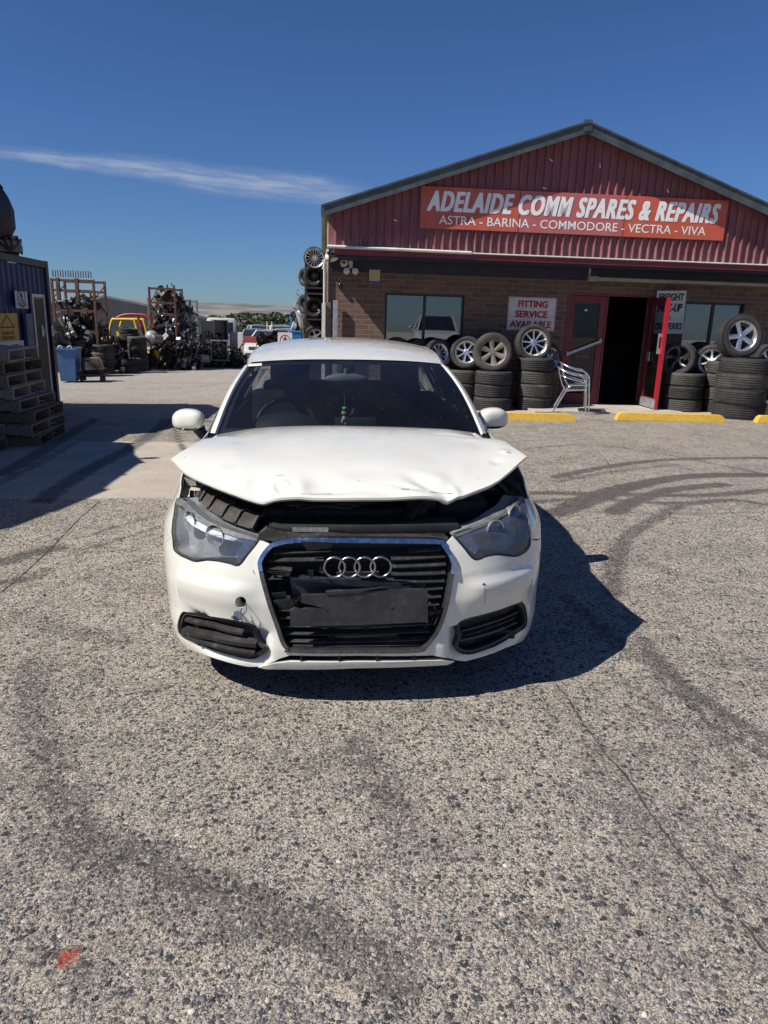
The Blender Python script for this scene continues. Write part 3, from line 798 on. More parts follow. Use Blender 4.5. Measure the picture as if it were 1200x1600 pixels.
# ---- outlines read off the photograph, put on the body surface
HL_L = [(275,781),(283,778),(292,784),(304,797),(328,815),(360,828),(385,836),(402.5,841),(403,846),(388,865),(373,883),(357,880),(340,876.5),(322,875),(304,877),(288,871),(278,866),(271,858),(269,839),(270.5,807)]
HL_R = [(709,836),(722,852),(742,874),(760,869),(778,866),(795,868),(810,868),(826,857),(830,842),(827,812),(819,780),(811,776),(797,793),(775,807),(742,823)]
GR_O = [(458,840.5),(560,841),(681,843),(695,851),(709,875),(709,897),(692,973),(676,1001),(667,1012),(652,1019),(560,1020),(454,1019),(446,1014),(437,999),(421,952),(405,892),(405,872),(421,850),(440,843)]
FOG_L = [(284,957),(300,957),(350,966),(397,976),(405,983),(412,1000),(420,1012),(410,1019),(392,1026),(350,1015),(300,1001),(280,993),(277,975)]
FOG_R = [(809,942),(819,943),(824,955),(824,977),(800,990),(765,1007),(728,1020),(707,1008),(711,990),(718,971),(765,957)]
def smooth(l, n=4): return [tuple(p) for p in catmull(l, True, n)]

def make_car():
    car = empty('crashed_car', CO, (0, 0, 0), 'white hatchback with a crumpled raised bonnet and broken grille in the middle of the yard', 'car')
    car.matrix_world = CM
    W_ = M['white']
    NS = 4; hlL, hlR, gro = smooth(SUs(HL_L), NS), smooth(SUs(HL_R), NS), smooth(SUs(GR_O), NS)
    fgL, fgR = smooth(SUs(FOG_L)), smooth(SUs(FOG_R))
    tow = [SU(376+8.8*math.cos(a), 941+8.8*math.sin(a)) for a in [i*math.pi/12 for i in range(24)]]
    AY, AZ, AR = .80, .315, .335
    def arch(a0, a1, side, n=14, yc=AY):      # angles: 180 front, 90 top, 0 rear
        return [(uofy(yc+AR*math.cos(math.radians(a0+(a1-a0)*i/n)), side), AZ+AR*math.sin(math.radians(a0+(a1-a0)*i/n))) for i in range(n+1)]
    # ---- bumper
    seamR = [(uofy(.40, 1), .585), (uofy(.50, 1), .572)]
    seamL = [(uofy(.50, -1), .572), (uofy(.40, -1), .585)]
    aR = arch(148, 205, 1); aL = arch(205, 148, -1)
    out = [SU(406, 843)]+gro[3*NS:17*NS+1][::-1]+[SU(707.5, 838)]
    out += [tuple(p) for p in shrink(hlR, -.004)[1*NS:8*NS+1]]
    out += [SU(836, 845)]+seamR+aR+[(uofy(.44, 1), .165), (uofy(.36, 1), .150)]
    out += SUs([(790,1012),(760,1024),(727,1033),(712,1031.5),(700,1028),(676,1024),(560,1024.5),(453,1024),(437,1029),(411,1041),(389,1042),(347,1032),(310,1019)])
    out += [(uofy(.36, -1), .150), (uofy(.44, -1), .165)]+aL+seamL+[SU(258, 848.5)]
    sl_ = [tuple(p) for p in shrink(hlL, -.004)]
    out += sl_[8*NS:18*NS+1][::-1]
    mb = MB(); sheet(mb, out, Slift(), .015, [fgL, fgR, tow], .005, .011)
    wall(mb, tow, .004, .05)
    bump = mb.build('front_bumper', W_, car, 32)
    # lower lip with the slot above it
    lip = SUs([(404,1042),(430,1035.5),(452,1033),(560,1033),(660,1031.5),(690,1031),(709,1033),(698,1038),(640,1041),(560,1043),(450,1045),(416,1044.5)])
    mb = MB(); sheet(mb, lip, Slift(-.006), .02, (), .02, .012); mb.build('lip', W_, bump, 40)
    slot = SUs([(404,1041),(440,1025),(560,1022),(670,1022),(715,1033),(640,1040),(560,1041),(450,1042)])
    mb = MB(); sheet(mb, slot, Slift(.035), .03, (), .01)
    for px in (470, 530, 589, 647): p = SU(px, 1024); q = SU(px, 1034); mb.bar(S(*p, .012), S(*q, .012), .006, .03, (0, 1, 0))
    mb.build('lower_intake', M['black_gl'], bump)
    mb = MB(); mb.box((-.45, .12, .17), (.45, .4, .18)); mb.box((-.70, .30, .175), (.70, .42, .185)); mb.build('undertray', M['black_pl'], bump)
    # tow cap on its strap
    c = CY(370, 962, .03); mb = MB(); mb.lathe([(0, .004), (.017, .004), (.021, 0), (.017, -.004), (0, -.004)], 14, Matrix.Translation(c) @ Matrix.Rotation(math.radians(50), 4, 'X') @ Matrix.Rotation(.5, 4, 'Y'))
    for a in (0, 2, 4): mb.box((-.006, -.004, -.004), (.006, .004, .008), Matrix.Translation(c) @ Matrix.Rotation(a, 4, 'Z') @ Matrix.Translation((.02, 0, 0)))
    mb.build('tow_cap', simple('grey blue cap', (.16, .19, .23), .5), bump, 30)
    mb = MB(); mb.tube(catmull(CYs([(384,942,.036),(385,953,.02),(380,960,.022),(376,957,.025),(378,950,.03)]), n=5), .0016, 6); mb.build('strap', M['black_pl'], bump)
    # scrapes and a puncture on the paint
    mb = MB()
    for pts, w in (([(754,914),(756,911),(758,914)], .004), ([(757,918),(758,930),(757,944)], .0016), ([(395,890),(398,897)], .0015), ([(497,1043),(503,1043.5)], .005)):
        q = [S(*SU(*p), -.0012) for p in pts]
        mb = MB()
        for a, b in zip(q[:-1], q[1:]): mb.bar(a, b, .001, w)
        mb.build('scratch', M['dark'], bump)
    # ---- fog lamp grilles
    PLAIN[0] = True
    def fog(loop, rows, side):
        mb = MB(); sheet(mb, shrink(loop, -.004), Slift(.055), .03, (), .004); wall(mb, shrink(loop, -.001), .002, .06); 
        ring = shrink(loop, .016); sheet(mb, loop, Slift(.010), .02, [ring], .02, .012)
        for pts, hh, off in rows:
            q = resample(SUs(pts), .02, False)
            for a, b in zip(q[:-1], q[1:]):
                A, B = S(a[0], a[1], off), S(b[0], b[1], off); mb.bar(A, B, .034 if side < 0 else .02, hh, (0, -.35, 1))
        return mb.build('fog_grille', M['black_pl'], bump, 30)
    fog(fgL, [([(287,968),(330,978),(378,990)], .012, .02), ([(285,985),(330,995),(400,1007)], .020, .012), ([(287,992),(345,1010),(398,1020)], .012, .01)], -1)
    fog(fgR, [([(813,957),(770,974),(724,987)], .010, .022), ([(812,973),(775,988),(722,1002)], .012, .022), ([(810,966),(770,982),(728,995)], .006, .026)], 1)
    # ---- grille
    gi = shrink(gro, .017)
    g = empty('grille', (0, 0, 0)); g.parent = car
    n = len(gro)
    def ringpart(a_, b_, mat, nm, lo, hi):
        idx = range(a_*NS, b_*NS+1); o_ = [gro[i % n] for i in idx]; i_ = [tuple(gi[i % n]) for i in idx]
        mb = MB(); sheet(mb, o_+i_[::-1], Slift(lo), .02, (), hi-lo, .008); return mb.build(nm, mat, g, 40)
    ringpart(15, 19, M['chrome'], 'chrome_trim', -.010, .02)
    o_ = gro[0:5*NS+1]; i_ = [tuple(p) for p in gi[0:5*NS+1]]
    up = lambda l: [(p[0], p[1]+.004) for p in l]
    mb = MB(); sheet(mb, up(o_)+[tuple(p) for p in up(i_[::-1])], Slift(-.013), .02, (), .03, .008); mb.build('chrome_trim', M['chrome'], g, 40)
    ringpart(5, 15, M['chrome_dk'], 'lower_trim', -.006, .02)
    mb = MB(); sheet(mb, shrink(gro, .003), Slift(.12), .04, (), .004); wall(mb, shrink(gro, .012), .012, .13)
    for i in range(26):                                  # radiator fins behind
        zz = .27+i*.017; q = [S(-.30+.6*k/6, zz, .105) for k in range(7)]
        for a, b in zip(q[:-1], q[1:]): mb.bar(a, b, .004, .003)
    mb.build('radiator_mesh', M['dark'], g)
    mb = MB()
    def slat(pts, h=.006, off=.022, d=.019, sl=-.55, taper=False):
        q = resample(SUs(pts), .03, False)
        mb = MB()
        for k, (a, b) in enumerate(zip(q[:-1], q[1:])): mb.bar(S(a[0], a[1], off), S(b[0], b[1], off), d, h, (0, sl, 1))
        mb.build('slat', M['black_pl'], g)
    for l in ([(640,863),(690,860)], [(612,876),(698,871)], [(614,888),(699,884)], [(612,900),(698,897.5)], [(565,907),(650,911),(697,910)],
              [(668,923),(694,921)], [(668,936),(691,934)], [(668,948),(688,946)], [(668,960),(686,958)],
              [(426,866),(518,862)], [(418,878),(505,877)], [(416,890),(455,893)], [(418,905),(440,905)],
              [(428,938),(452,938)], [(433,955),(455,956)], [(436,967),(452,968)],
              [(440,980.5),(560,979),(680,976)], [(446,992.5),(560,991.5),(674,988)], [(450,1004.5),(560,1004),(668,1000.5)], [(457,1011),(560,1011),(660,1009)]):
        slat(l)
    mb = MB()                                            # broken stubs and shards at the left
    def shard(pts, y0, y1, th=.004):
        nonlocal mb
        v = [CY(p[0], p[1], y0+(y1-y0)*k/(len(pts)-1)) for k, p in enumerate(pts)]; n_ = len(v); w = [Vector(a)+Vector((0, th, 0)) for a in v]
        mb.add([tuple(a) for a in v]+w, [tuple(range(n_))[::-1], tuple(range(n_, 2*n_))]+[(i, (i+1) % n_, (i+1) % n_+n_, i+n_) for i in range(n_)])
    for s_ in ([(417,893),(455,893),(452,901),(430,899)], [(419,906),(441,905),(428,898)], [(427,939),(455,935),(462,948),(452,955),(437,952)], [(455,948),(474,927),(463,947),(456,952)],
               [(470,846),(520,848),(518,856),(480,861)], [(424,927),(446,925),(448,934),(430,936)], [(500,885),(507,889),(505,897),(498,893)], [(480,892),(490,891),(489,905),(486,905)]):
        mb = MB(); shard(s_, .02, .04); mb.build('broken_plastic', M['black_pl'], g)
    mb = MB(); shard([(453,902),(475,898),(560,903),(665,912),(663,930),(560,935),(458,940)], .065, .075); shard([(458,905),(470,900),(560,905),(660,915),(560,917),(470,915)], .05, .06)
    mb.build('exposed_crossmember', simple('blue grey moulding', (.035, .045, .068), .4, var=.3, vs=9, dirt=.3, dcol=(.08, .08, .09)), g)
    # plate holder
    mb = MB()
    def slab(pts, y, th):
        v = [Vector(CY(p[0], p[1], y)) for p in pts]; n_ = len(v); w = [a+Vector((0, th, 0)) for a in v]
        mb.add(v+w, [tuple(range(n_))[::-1], tuple(range(n_, 2*n_))]+[(i, (i+1) % n_, (i+1) % n_+n_, i+n_) for i in range(n_)])
    slab([(509,929),(560,926),(600,922),(662,921),(666.5,923),(668,972),(560,977),(453.5,979),(453,955),(460,950),(470,953),(482,950),(507,951),(486,945),(470,942),(472,930)], -.012, .014)
    slab([(509,925),(560,922),(602,917),(560,926.5),(509,929.5)], -.016, .02)
    slab([(665,921),(668,922),(669,973),(666,974)], -.016, .01)
    for q in ((509,953), (612,949)): mb.lathe([(0, -.003), (.005, -.002), (.005, .002)], 10, Matrix.Translation(CY(*q, -.013)), 'Y')
    mb.build('plate_holder', simple('scuffed plate holder', (.028, .029, .032), .5, var=.35, vs=14, dirt=.5, dcol=(.075, .068, .06), bump=.001, bs=150), g)
    # the four rings
    mb = MB()
    for cx, cy in ((522.8, 886), (546, 886), (570, 885.8), (594.8, 885.4)):
        c = CY(cx, cy, -.014); mb.lathe([(.0435, 0), (.0425, -.006), (.039, -.008), (.0355, -.006), (.0345, 0), (.0355, .004), (.0425, .004)], 44, Matrix.Translation(c) @ Matrix.Rotation(-.06, 4, 'Z'), 'Y', closed=True)
    mb.build('emblem', M['emblem'], g, 60)
    mb = MB(); mb.box(CY(526, 900, .01), CY(592, 892, .03)); mb.build('emblem_bracket', M['black_pl'], g)
    PLAIN[0] = False
    # ---- head lamps
    def lamp(loop, bowls, side, strip, ind):
        mb = MB(); sheet(mb, shrink(loop, .0045), Slift(.002), .02, (), 0); lens = mb.build('headlight', M['lens'], car, 60)
        mb = MB(); sheet(mb, shrink(loop, .002), Slift(.068), .03, (), .004); wall(mb, shrink(loop, .0035), .004, .070); mb.build('housing', M['lampbody'], lens)
        mb = MB(); rim = shrink(loop, .007); sheet(mb, shrink(loop, .001), Slift(-.001), .02, [rim], .012, .01); mb.build('seal', M['black_pl'], lens)
        mb = MB()
        for (px, py, r) in bowls:
            u, z = SU(px, py); c = S(u, z, .036); nn = (S(u, z, 0)-S(u, z, .1)).normalized()
            Mx = Matrix.Translation(c) @ nn.to_track_quat('Y', 'Z').to_matrix().to_4x4()
            mb.lathe([(r, .030), (r*.94, .030), (r*.86, .012), (r*.66, -.014), (r*.35, -.028), (0, -.032)], 28, Mx, 'Y')
            mb.ball((0, 0, 0), (r*.30, .02, r*.30), 12, 8, Mx)
        mb.build('reflector', M['reflector'], lens, 50)
        mb = MB(); sheet(mb, SUs(strip), Slift(.007), .015, (), .012, .008); mb.build('light_strip', simple('pale lamp strip', (.62, .64, .66), .3, .4, var=.2, vs=30), lens)
        mb = MB(); sheet(mb, SUs(ind), Slift(.010), .012, (), .01, .008); mb.build('indicator', simple('ribbed clear lens', (.60, .62, .63), .25, .0, var=.35, vs=90, bump=.004, bs=160), lens)
        return lens
    lL = lamp(hlL, [(293,815,.044), (333,838,.046)], -1, [(287,797),(300,810),(330,826),(365,838),(398,845),(395,851),(362,846),(325,835),(296,820),(285,806)], [(380,848),(398,846),(390,860),(376,874),(366,868)])
    lR = lamp(hlR, [(806,805,.042), (776,830,.046)], 1, [(816,790),(806,803),(780,815),(746,827),(718,838),(722,842),(748,834),(782,823),(808,812),(818,800)], [(714,840),(736,838),(750,856),(744,868),(730,856)])
    band = SUs([(275,781),(283,778),(292,784),(304,797),(328,815),(360,828),(385,836),(402,841),(401,845),(384,842),(358,835),(326,823),(300,807),(286,791),(276,788)])
    mb = MB(); sheet(mb, band, Slift(-.002), .012, (), .03, .01); mb.build('upper_rim', M['lamprim'], lL, 40)
    band = SUs([(819,778),(811,776),(797,793),(775,807),(742,823),(709,836),(711,839),(743,827),(777,811),(800,798),(812,783)])
    mb = MB(); sheet(mb, band, Slift(-.002), .012, (), .03, .01); mb.build('upper_rim', M['lamprim'], lR, 40)
    # ---- front wings
    ztop = lambda y: float(np.interp(y, [.40, .5, .7, .9, 1.15, 1.33], [.752, .805, .855, .88, .908, .925]))
    for side, hl in ((-1, hlL), (1, hlR)):
        ys = [.42, .5, .6, .7, .85, 1.0, 1.15, 1.325]
        tp = [(uofy(y, side), ztop(y)) for y in ys]
        if side > 0: edge_ = hl[8*NS:10*NS+1]
        else: edge_ = hl[18*NS:]+hl[:1]
        seam = [(uofy(.50, side), .575), (uofy(.40, side), .588)]
        poly = list(edge_)+tp+[(uofy(1.325, side), .20), (uofy(1.17, side), .20)]+arch(-18, 147, side, 18)+seam
        mb = MB(); sheet(mb, poly, Slift(.0), .03, (), .005, .015)
        mb.build('front_wing', W_, car, 35)
    # ---- sides
    for side in (-1, 1):
        def U(y): return uofy(y, side)
        door = [(U(1.335), .24), (U(1.335), .926), (U(1.9), .93), (U(2.60), .93), (U(2.60), .5), (U(2.50), .24)]
        mb = MB(); sheet(mb, door, Slift(), .05, (), .006, .03); dr = mb.build('door', W_, car, 35)
        h = S(U(2.40), .78, -.022); mb = MB(); mb.tube([S(U(2.30), .775, 0), S(U(2.32), .777, -.03), S(U(2.48), .787, -.03), S(U(2.50), .787, 0)], .012, 8); mb.build('handle', W_, dr, 60)
        q = [(U(2.61), .93), (U(3.2), .935), (U(3.60), .93), (side*(ULEN-.72), .93), (side*(ULEN-.72), .60), (U(3.50), .58)]
        ya = 3.27; a_ = arch(0, 180, side, 18, ya); q += a_[::1]+[(U(2.90), .20), (U(2.55), .20), (U(2.51), .24), (U(2.61), .50)]
        mb = MB(); sheet(mb, q, Slift(), .05, (), .006, .03); mb.build('rear_quarter', W_, car, 35)
        mb = MB(); sheet(mb, [(U(1.18), .16), (U(1.18), .235), (U(2.85), .235), (U(2.85), .16)], Slift(.01), .06, (), .01); mb.build('sill', M['black_pl'], car)
        mb = MB(); sheet(mb, [(side*(ULEN-.78), .66), (side*(ULEN-.78), .88), (side*(ULEN-.50), .90), (side*(ULEN-.42), .80), (side*(ULEN-.5), .68)], Slift(-.012), .03, (), .02); mb.build('tail_light', M['red_lamp'], car, 40)
    m_ = ULEN
    mb = MB()
    for sgn in (-1, 1): sheet(mb, [(sgn*(m_-.001), .50), (sgn*(m_-.715), .50), (sgn*(m_-.715), .93), (sgn*(m_-.001), .955)], Slift(), .05, (), .006, .03)
    mb.build('tailgate', W_, car, 40)
    mb = MB()
    for sgn in (-1, 1): sheet(mb, [(sgn*(m_-.001), .20), (sgn*(m_-.95), .20), (sgn*(m_-1.02), .56), (sgn*(m_-.001), .49)], Slift(-.02), .05, (), .02, .03)
    mb.build('rear_bumper', W_, car, 40)
    # ---- roof, pillars, glass
    zc = lambda y: float(np.interp(y, [1.70, 1.80, 2.0, 2.2, 2.4, 2.7, 3.1, 3.5], [1.284, 1.308, 1.345, 1.370, 1.383, 1.390, 1.375, 1.325]))
    hw = lambda y: float(np.interp(y, [1.70, 2.0, 2.3, 2.6, 3.1, 3.5], [.560, .575, .572, .56, .54, .52]))
    ze = lambda y: float(np.interp(y, [1.70, 1.80, 2.0, 2.3, 2.6, 3.1, 3.5], [1.253, 1.272, 1.303, 1.328, 1.338, 1.318, 1.262]))
    yf = lambda a: 1.715+.045*a*a
    def RP(a, v):
        y = yf(a)*(1-v)+(3.50-.03*a*a)*v; return (a*hw(y), y, ze(y)+(zc(y)-ze(y))*(1-abs(a)**2.4))
    na, nv = 28, 26; mb = MB(); vs = [RP(-1+2*i/na, j/nv) for j in range(nv+1) for i in range(na+1)]
    mb.add(vs, [(j*(na+1)+i, j*(na+1)+i+1, (j+1)*(na+1)+i+1, (j+1)*(na+1)+i) for j in range(nv) for i in range(na)])
    lo_ = [(v[0], v[1], v[2]-.028) for v in vs]; mb.add(lo_, [(j*(na+1)+i, (j+1)*(na+1)+i, (j+1)*(na+1)+i+1, j*(na+1)+i+1) for j in range(nv) for i in range(na)])
    roof = mb.build('roof', W_, car, 40)
    E0, E1 = Vector((.700, 1.19, .925)), Vector((.5585, 1.757, 1.2625))
    C0, C1 = Vector((0, 1.0, .955)), Vector((0, 1.713, 1.283))
    def EP(t): p = E0.lerp(E1, t); p.z += .03*math.sin(math.pi*t); p.x += .008*math.sin(math.pi*t); return p
    def CP(t): p = C0.lerp(C1, t); p.z += .03*math.sin(math.pi*t); return p
    def WS(a, t):
        e, c = EP(t), CP(t); return Vector((a*e.x, c.y+(e.y-c.y)*a*a, c.z+(e.z-c.z)*abs(a)**2.2))
    na, nt_ = 32, 16; mb = MB(); vs = [WS(-1+2*i/na, j/nt_) for j in range(nt_+1) for i in range(na+1)]
    mb.add(vs, [(j*(na+1)+i, j*(na+1)+i+1, (j+1)*(na+1)+i+1, (j+1)*(na+1)+i) for j in range(nt_) for i in range(na)])
    ws = mb.build('windscreen', M['screen'], car, 60)
    mb = MB()                                            # black printed border inside the glass
    dn = Vector((0, .012, -.012))
    for (a0, a1, t0, t1, k) in ((-1, -.955, 0, 1, 16), (.955, 1, 0, 1, 16), (-1, 1, .965, 1, 1), (-1, 1, 0, .08, 1)):
        ka = 1 if k > 1 else 32; V_ = [WS(a0+(a1-a0)*i/ka, t0+(t1-t0)*j/k)+dn for j in range(k+1) for i in range(ka+1)]
        mb.add(V_, [(j*(ka+1)+i, j*(ka+1)+i+1, (j+1)*(ka+1)+i+1, (j+1)*(ka+1)+i) for j in range(k) for i in range(ka)])
    mb.build('border', M['dark'], ws)
    def sticker(name, pts, mat):
        mb = MB(); v = []
        for px, py in pts:
            d = cray(px, py); best = min(((co_+d*t) for t in np.linspace(3, 5, 900)), key=lambda p: abs(p[2]-WS(max(-1, min(1, p[0]/.6)), max(0, min(1, (p[1]-1.0-.03)/.72))).z)); v.append(best)
        mb.add([tuple(p) for p in v], [tuple(range(len(v)))]); mb.build(name, mat, ws)
    sticker('sticker', [(388, 568.6), (409, 567.4), (409, 571.2), (388, 572.4)], M['offwhite'] if 'offwhite' in M else M['liner'])
    sticker('label', [(407, 573), (423, 572.2), (423, 575.6), (407, 576.4)], simple('faded red label', (.12, .06, .07), .6))
    for side in (-1, 1):                                 # A pillar, cant rail and rear pillar as one frame
        mb = MB(); n = 30; L = []
        for i in range(n+1):
            t = i/n
            if t < .4:
                k = t/.4; e = EP(k*.999); w = .048-.012*k
                L.append((Vector((e.x-.004, e.y+.004, e.z-.006)), Vector((e.x+.008, e.y-.004, e.z+.008)), Vector((e.x+w*.75, e.y+.022, e.z+.006)), Vector((e.x+w, e.y+.05, e.z-.022)), Vector((e.x+w*.85, e.y+.055, e.z-.034))))
            else:
                y = 1.757+(3.50-1.757)*(t-.4)/.6; x, z = hw(y), ze(y); k = (t-.4)/.6
                L.append((Vector((x-.006, y, z-.012)), Vector((x-.001, y, z+.001)), Vector((x+.024, y, z-.012)), Vector((x+.036, y, z-.038)), Vector((x+.028, y, z-.050))))
        m5 = len(L[0]); vs = [p for r in L for p in r]; fs = []
        for i in range(n):
            for k in range(m5): k2 = (k+1) % m5; fs.append((i*m5+k, (i+1)*m5+k, (i+1)*m5+k2, i*m5+k2))
        if side < 0: vs = [Vector((-p.x, p.y, p.z)) for p in vs]
        else: fs = [f[::-1] for f in fs]
        mb.add(vs, fs); mb.build('pillar', W_, car, 50)
        # side glass: from the rail to the belt
        mb = MB(); rows = []
        for i in range(13):
            y = 1.30+(3.05-1.30)*i/12; zb = .925; k = (y-1.15)/(1.757-1.15)
            if y < 1.757+.05: t_ = max(0.05, min(1, (y-1.19-.05)/(1.757-1.19))); e = EP(t_); top = Vector((e.x+.036, y, e.z-.03))
            else: top = Vector((hw(y)+.028, y, ze(y)-.045))
            bot = Vector((.772, y, zb)); rows.append((bot, bot.lerp(top, .5)+Vector((.012, 0, 0)), top))
        vs = [Vector((side*p.x, p.y, p.z)) for r in rows for p in r]; fs = []
        for i in range(12):
            for k in range(2): f = (i*3+k, (i+1)*3+k, (i+1)*3+k+1, i*3+k+1); fs.append(f if side > 0 else f[::-1])
        mb.add(vs, fs); mb.build('side_window', M['sideglass'], car, 60)
        mb = MB()
        def colm(y0, y1, s0, s1):
            a = Vector((side*.776, y0, .925)); b = Vector((side*.776, y1, .925)); c = Vector((side*(hw(s1)+.032), s1, ze(s1)-.04)); d = Vector((side*(hw(s0)+.032), s0, ze(s0)-.04)); o = Vector((-side*.03, 0, 0))
            mb.add([a, b, c, d, a+o, b+o, c+o, d+o], [(0, 1, 2, 3) if side > 0 else (3, 2, 1, 0), (0, 4, 5, 1), (1, 5, 6, 2), (2, 6, 7, 3), (3, 7, 4, 0), (7, 6, 5, 4)])
        colm(2.50, 2.58, 2.45, 2.52); mb.build('door_pillar', M['black_gl'], car)
        mb = MB(); colm(3.0, 3.72, 2.98, 3.49); mb.build('rear_pillar', W_, car)
    mb = MB()
    vs = []; 
    for i in range(13):
        a = -1+i/6; y = 3.49-.03*a*a; vs.append((a*.53, y, ze(y)+(zc(y)-ze(y))*(1-abs(a)**2.4)-.01)); vs.append((a*.70, 3.90-.16*a*a, .95-.02*a*a))
    mb.add(vs, [(2*i, 2*i+1, 2*i+3, 2*i+2) for i in range(12)]); mb.build('rear_window', M['rearglass'], car, 60)
    # ---- cabin
    mb = MB(); mb.box((-.70, 1.12, .62), (.70, 1.62, .90), bev=.05); mb.box((-.70, 1.05, .80), (.70, 1.45, .915), bev=.03); mb.ball((-.36, 1.52, .90), (.22, .16, .10), 20, 10)
    mb.box((-.08, 1.50, .80), (.16, 1.60, .965), bev=.01); mb.build('dashboard', M['interior'], car, 40)
    mb = MB(); Mx = Matrix.Translation(CY(447, 668, 1.78)) @ Matrix.Rotation(math.radians(-25), 4, 'X')
    mb.tube([Mx @ Vector((.178*math.cos(a), 0, .178*math.sin(a))) for a in [i*math.pi/18 for i in range(36)]], .014, 10, closed=True)
    for a in (0, math.pi, -math.pi/2): mb.bar(Mx @ Vector((0, 0, 0)), Mx @ Vector((.17*math.cos(a), 0, .17*math.sin(a))), .03, .03)
    mb.ball((0, 0, 0), (.07, .03, .06), 14, 8, Mx); mb.build('steering_wheel', simple('steering wheel leather', (.03, .03, .033), .35), car, 50)
    def seat(x, y, w, nm):
        mb = MB(); Mb = Matrix.Translation((x, y, .45)) @ Matrix.Rotation(math.radians(-14), 4, 'X')
        mb.box((-w, -.45, -.12), (w, .05, .03), Matrix.Translation((x, y, .50)), .05); mb.box((-w, -.06, 0), (w, .06, .62), Mb, .05)
        if w < .4: mb.box((-.13, -.05, .65), (.13, .05, .84), Mb, .045); mb.bar(Mb @ Vector((-.05, 0, .6)), Mb @ Vector((-.05, 0, .7)), .012, .012); mb.bar(Mb @ Vector((.05, 0, .6)), Mb @ Vector((.05, 0, .7)), .012, .012)
        mb.build(nm, M['seatcloth'], car, 50)
    seat(-.37, 2.15, .25, 'seat'); seat(.37, 2.15, .25, 'seat'); seat(0, 3.0, .62, 'rear_seat')
    mb = MB(); mb.box((-.66, 1.15, .25), (.66, 3.6, .32)); mb.box((-.8, 3.35, .32), (.8, 3.4, .72))
    for s_ in (-1, 1): mb.box((s_*.74-.03, 1.3, .30), (s_*.74+.03, 3.4, .915))
    mb.build('cabin_lining', M['interior'], car)
    mb = MB()
    for side in (-1, 1):                                 # pale inner pillar trims seen through the screen
        vs = [];
        for i in range(9):
            t = .08+.84*i/8; e = EP(t); vs.append((side*(e.x-.045), e.y+.09, e.z-.035)); vs.append((side*(e.x-.005), e.y+.12, e.z-.035))
        mb.add(vs, [(2*i, 2*i+1, 2*i+3, 2*i+2) for i in range(8)])
    mb.build('pillar_trim', simple('grey pillar trim', (.16, .18, .19), .8), car, 60)
    mb = MB(); c = Vector(CY(541, 592, 1.66)); mb.ball(c, (.125, .022, .032), 24, 12); mb.tube([c, c+Vector((.0, .0, .06))], .014, 8); mb.build('rear_view_mirror', simple('grey mirror shell', (.30, .32, .33), .45), car, 60)
    mb = MB(); mb.box(c+Vector((.0, -.0, .03)), c+Vector((.055, .05, .085)), bev=.01); mb.build('sensor_box', M['black_gl'], car)
    # ---- door mirrors
    for side, cpx in ((-1, (294, 655)), (1, (770, 652.5))):
        c = CY(cpx[0], cpx[1], 1.50); mr_ = MB(); R_, K = 20, 26; vs = []
        for i in range(R_+1):
            v = -1+2*i/R_
            for k in range(K):
                a = 2*math.pi*k/K; ca, sa = math.cos(a), math.sin(a); e = .72
                sx = v; rad = (max(0, 1-abs(v)**3.2))**.5
                hz = .062*rad*(1-.10*(sx+1)/2)*math.copysign(abs(sa)**e, sa); dy = .070*rad*math.copysign(abs(ca)**e, ca)
                X = sx*.096
                if sx < -.0: hz *= 1+.10*sx
                vs.append((c[0]+side*X, c[1]+dy+.03*(sx), c[2]+hz-(.012*max(0, sx)**2)))
        fs = [(i*K+k, i*K+(k+1) % K, (i+1)*K+(k+1) % K, (i+1)*K+k) for i in range(R_) for k in range(K)]
        if side < 0: fs = [f[::-1] for f in fs]
        fw_, fb_ = [], []
        for f in fs:
            zz = sum(vs[i][2] for i in f)/4-c[2]; (fw_ if zz > -.040 else fb_).append(f)
        hd = MB().add(vs, fw_).build('door_mirror', W_, car, 50)
        b = MB().add([(v[0], v[1]-.000, v[2]-.001) for v in vs], fb_)
        b.tube([(c[0]-side*.05, c[1]+.01, c[2]-.045), (c[0]-side*.075, c[1]-.0, c[2]-.085), (c[0]-side*.13, c[1]-.03, c[2]-.105)], [.038, .030, .034], 10)
        b.ball((c[0]-side*.01, c[1], c[2]-.048), (.078, .055, .016), 16, 8)
        b.build('mirror_base', M['black_gl'], hd, 50)
        mb = MB(); mb.ball((c[0], c[1]+.062, c[2]), (.078, .008, .048), 20, 8); mb.build('mirror_glass', M['mirrorglass'], hd, 50)
    # ---- engine bay
    mb = MB()
    mb.box((-.62, .75, .45), (.62, .80, .90)); mb.box((-.66, .16, .22), (.66, 1.05, .26))
    mb.box((-.40, .30, .40), (.30, .72, .76), bev=.03); mb.box((.34, .34, .45), (.56, .62, .78), bev=.02); mb.box((-.60, .45, .5), (-.44, .68, .80), bev=.02)
    mb.box((-.34, .09, .655), (.34, .19, .700), bev=.008); mb.box((-.35, .13, .69), (.40, .26, .735), bev=.01)
    mb.tube(catmull([(-.25, .20, .745), (-.22, .25, .775), (.05, .3, .785), (.10, .36, .77)], n=6), .009, 8)
    mb.tube(catmull([(-.30, .26, .79), (-.1, .30, .80), (.02, .33, .795)], n=6), .006, 8)
    mb.tube(catmull([(.2, .2, .74), (.3, .35, .80), (.45, .4, .79)], n=6), .02, 8)
    mb.box((.20, .30, .75), (.33, .42, .82), bev=.01)
    mb.build('engine_bay', M['dark'], car, 40)
    for side in (-1, 1): mb = MB(); mb.box((side*.66-.012, .42, .3), (side*.66+.012, 1.15, .80)); mb.box((min(side*.56, side*.68), .50, .76), (max(side*.56, side*.68), 1.1, .785)); mb.build('inner_wing', M['dark'], car)
    mb = MB()
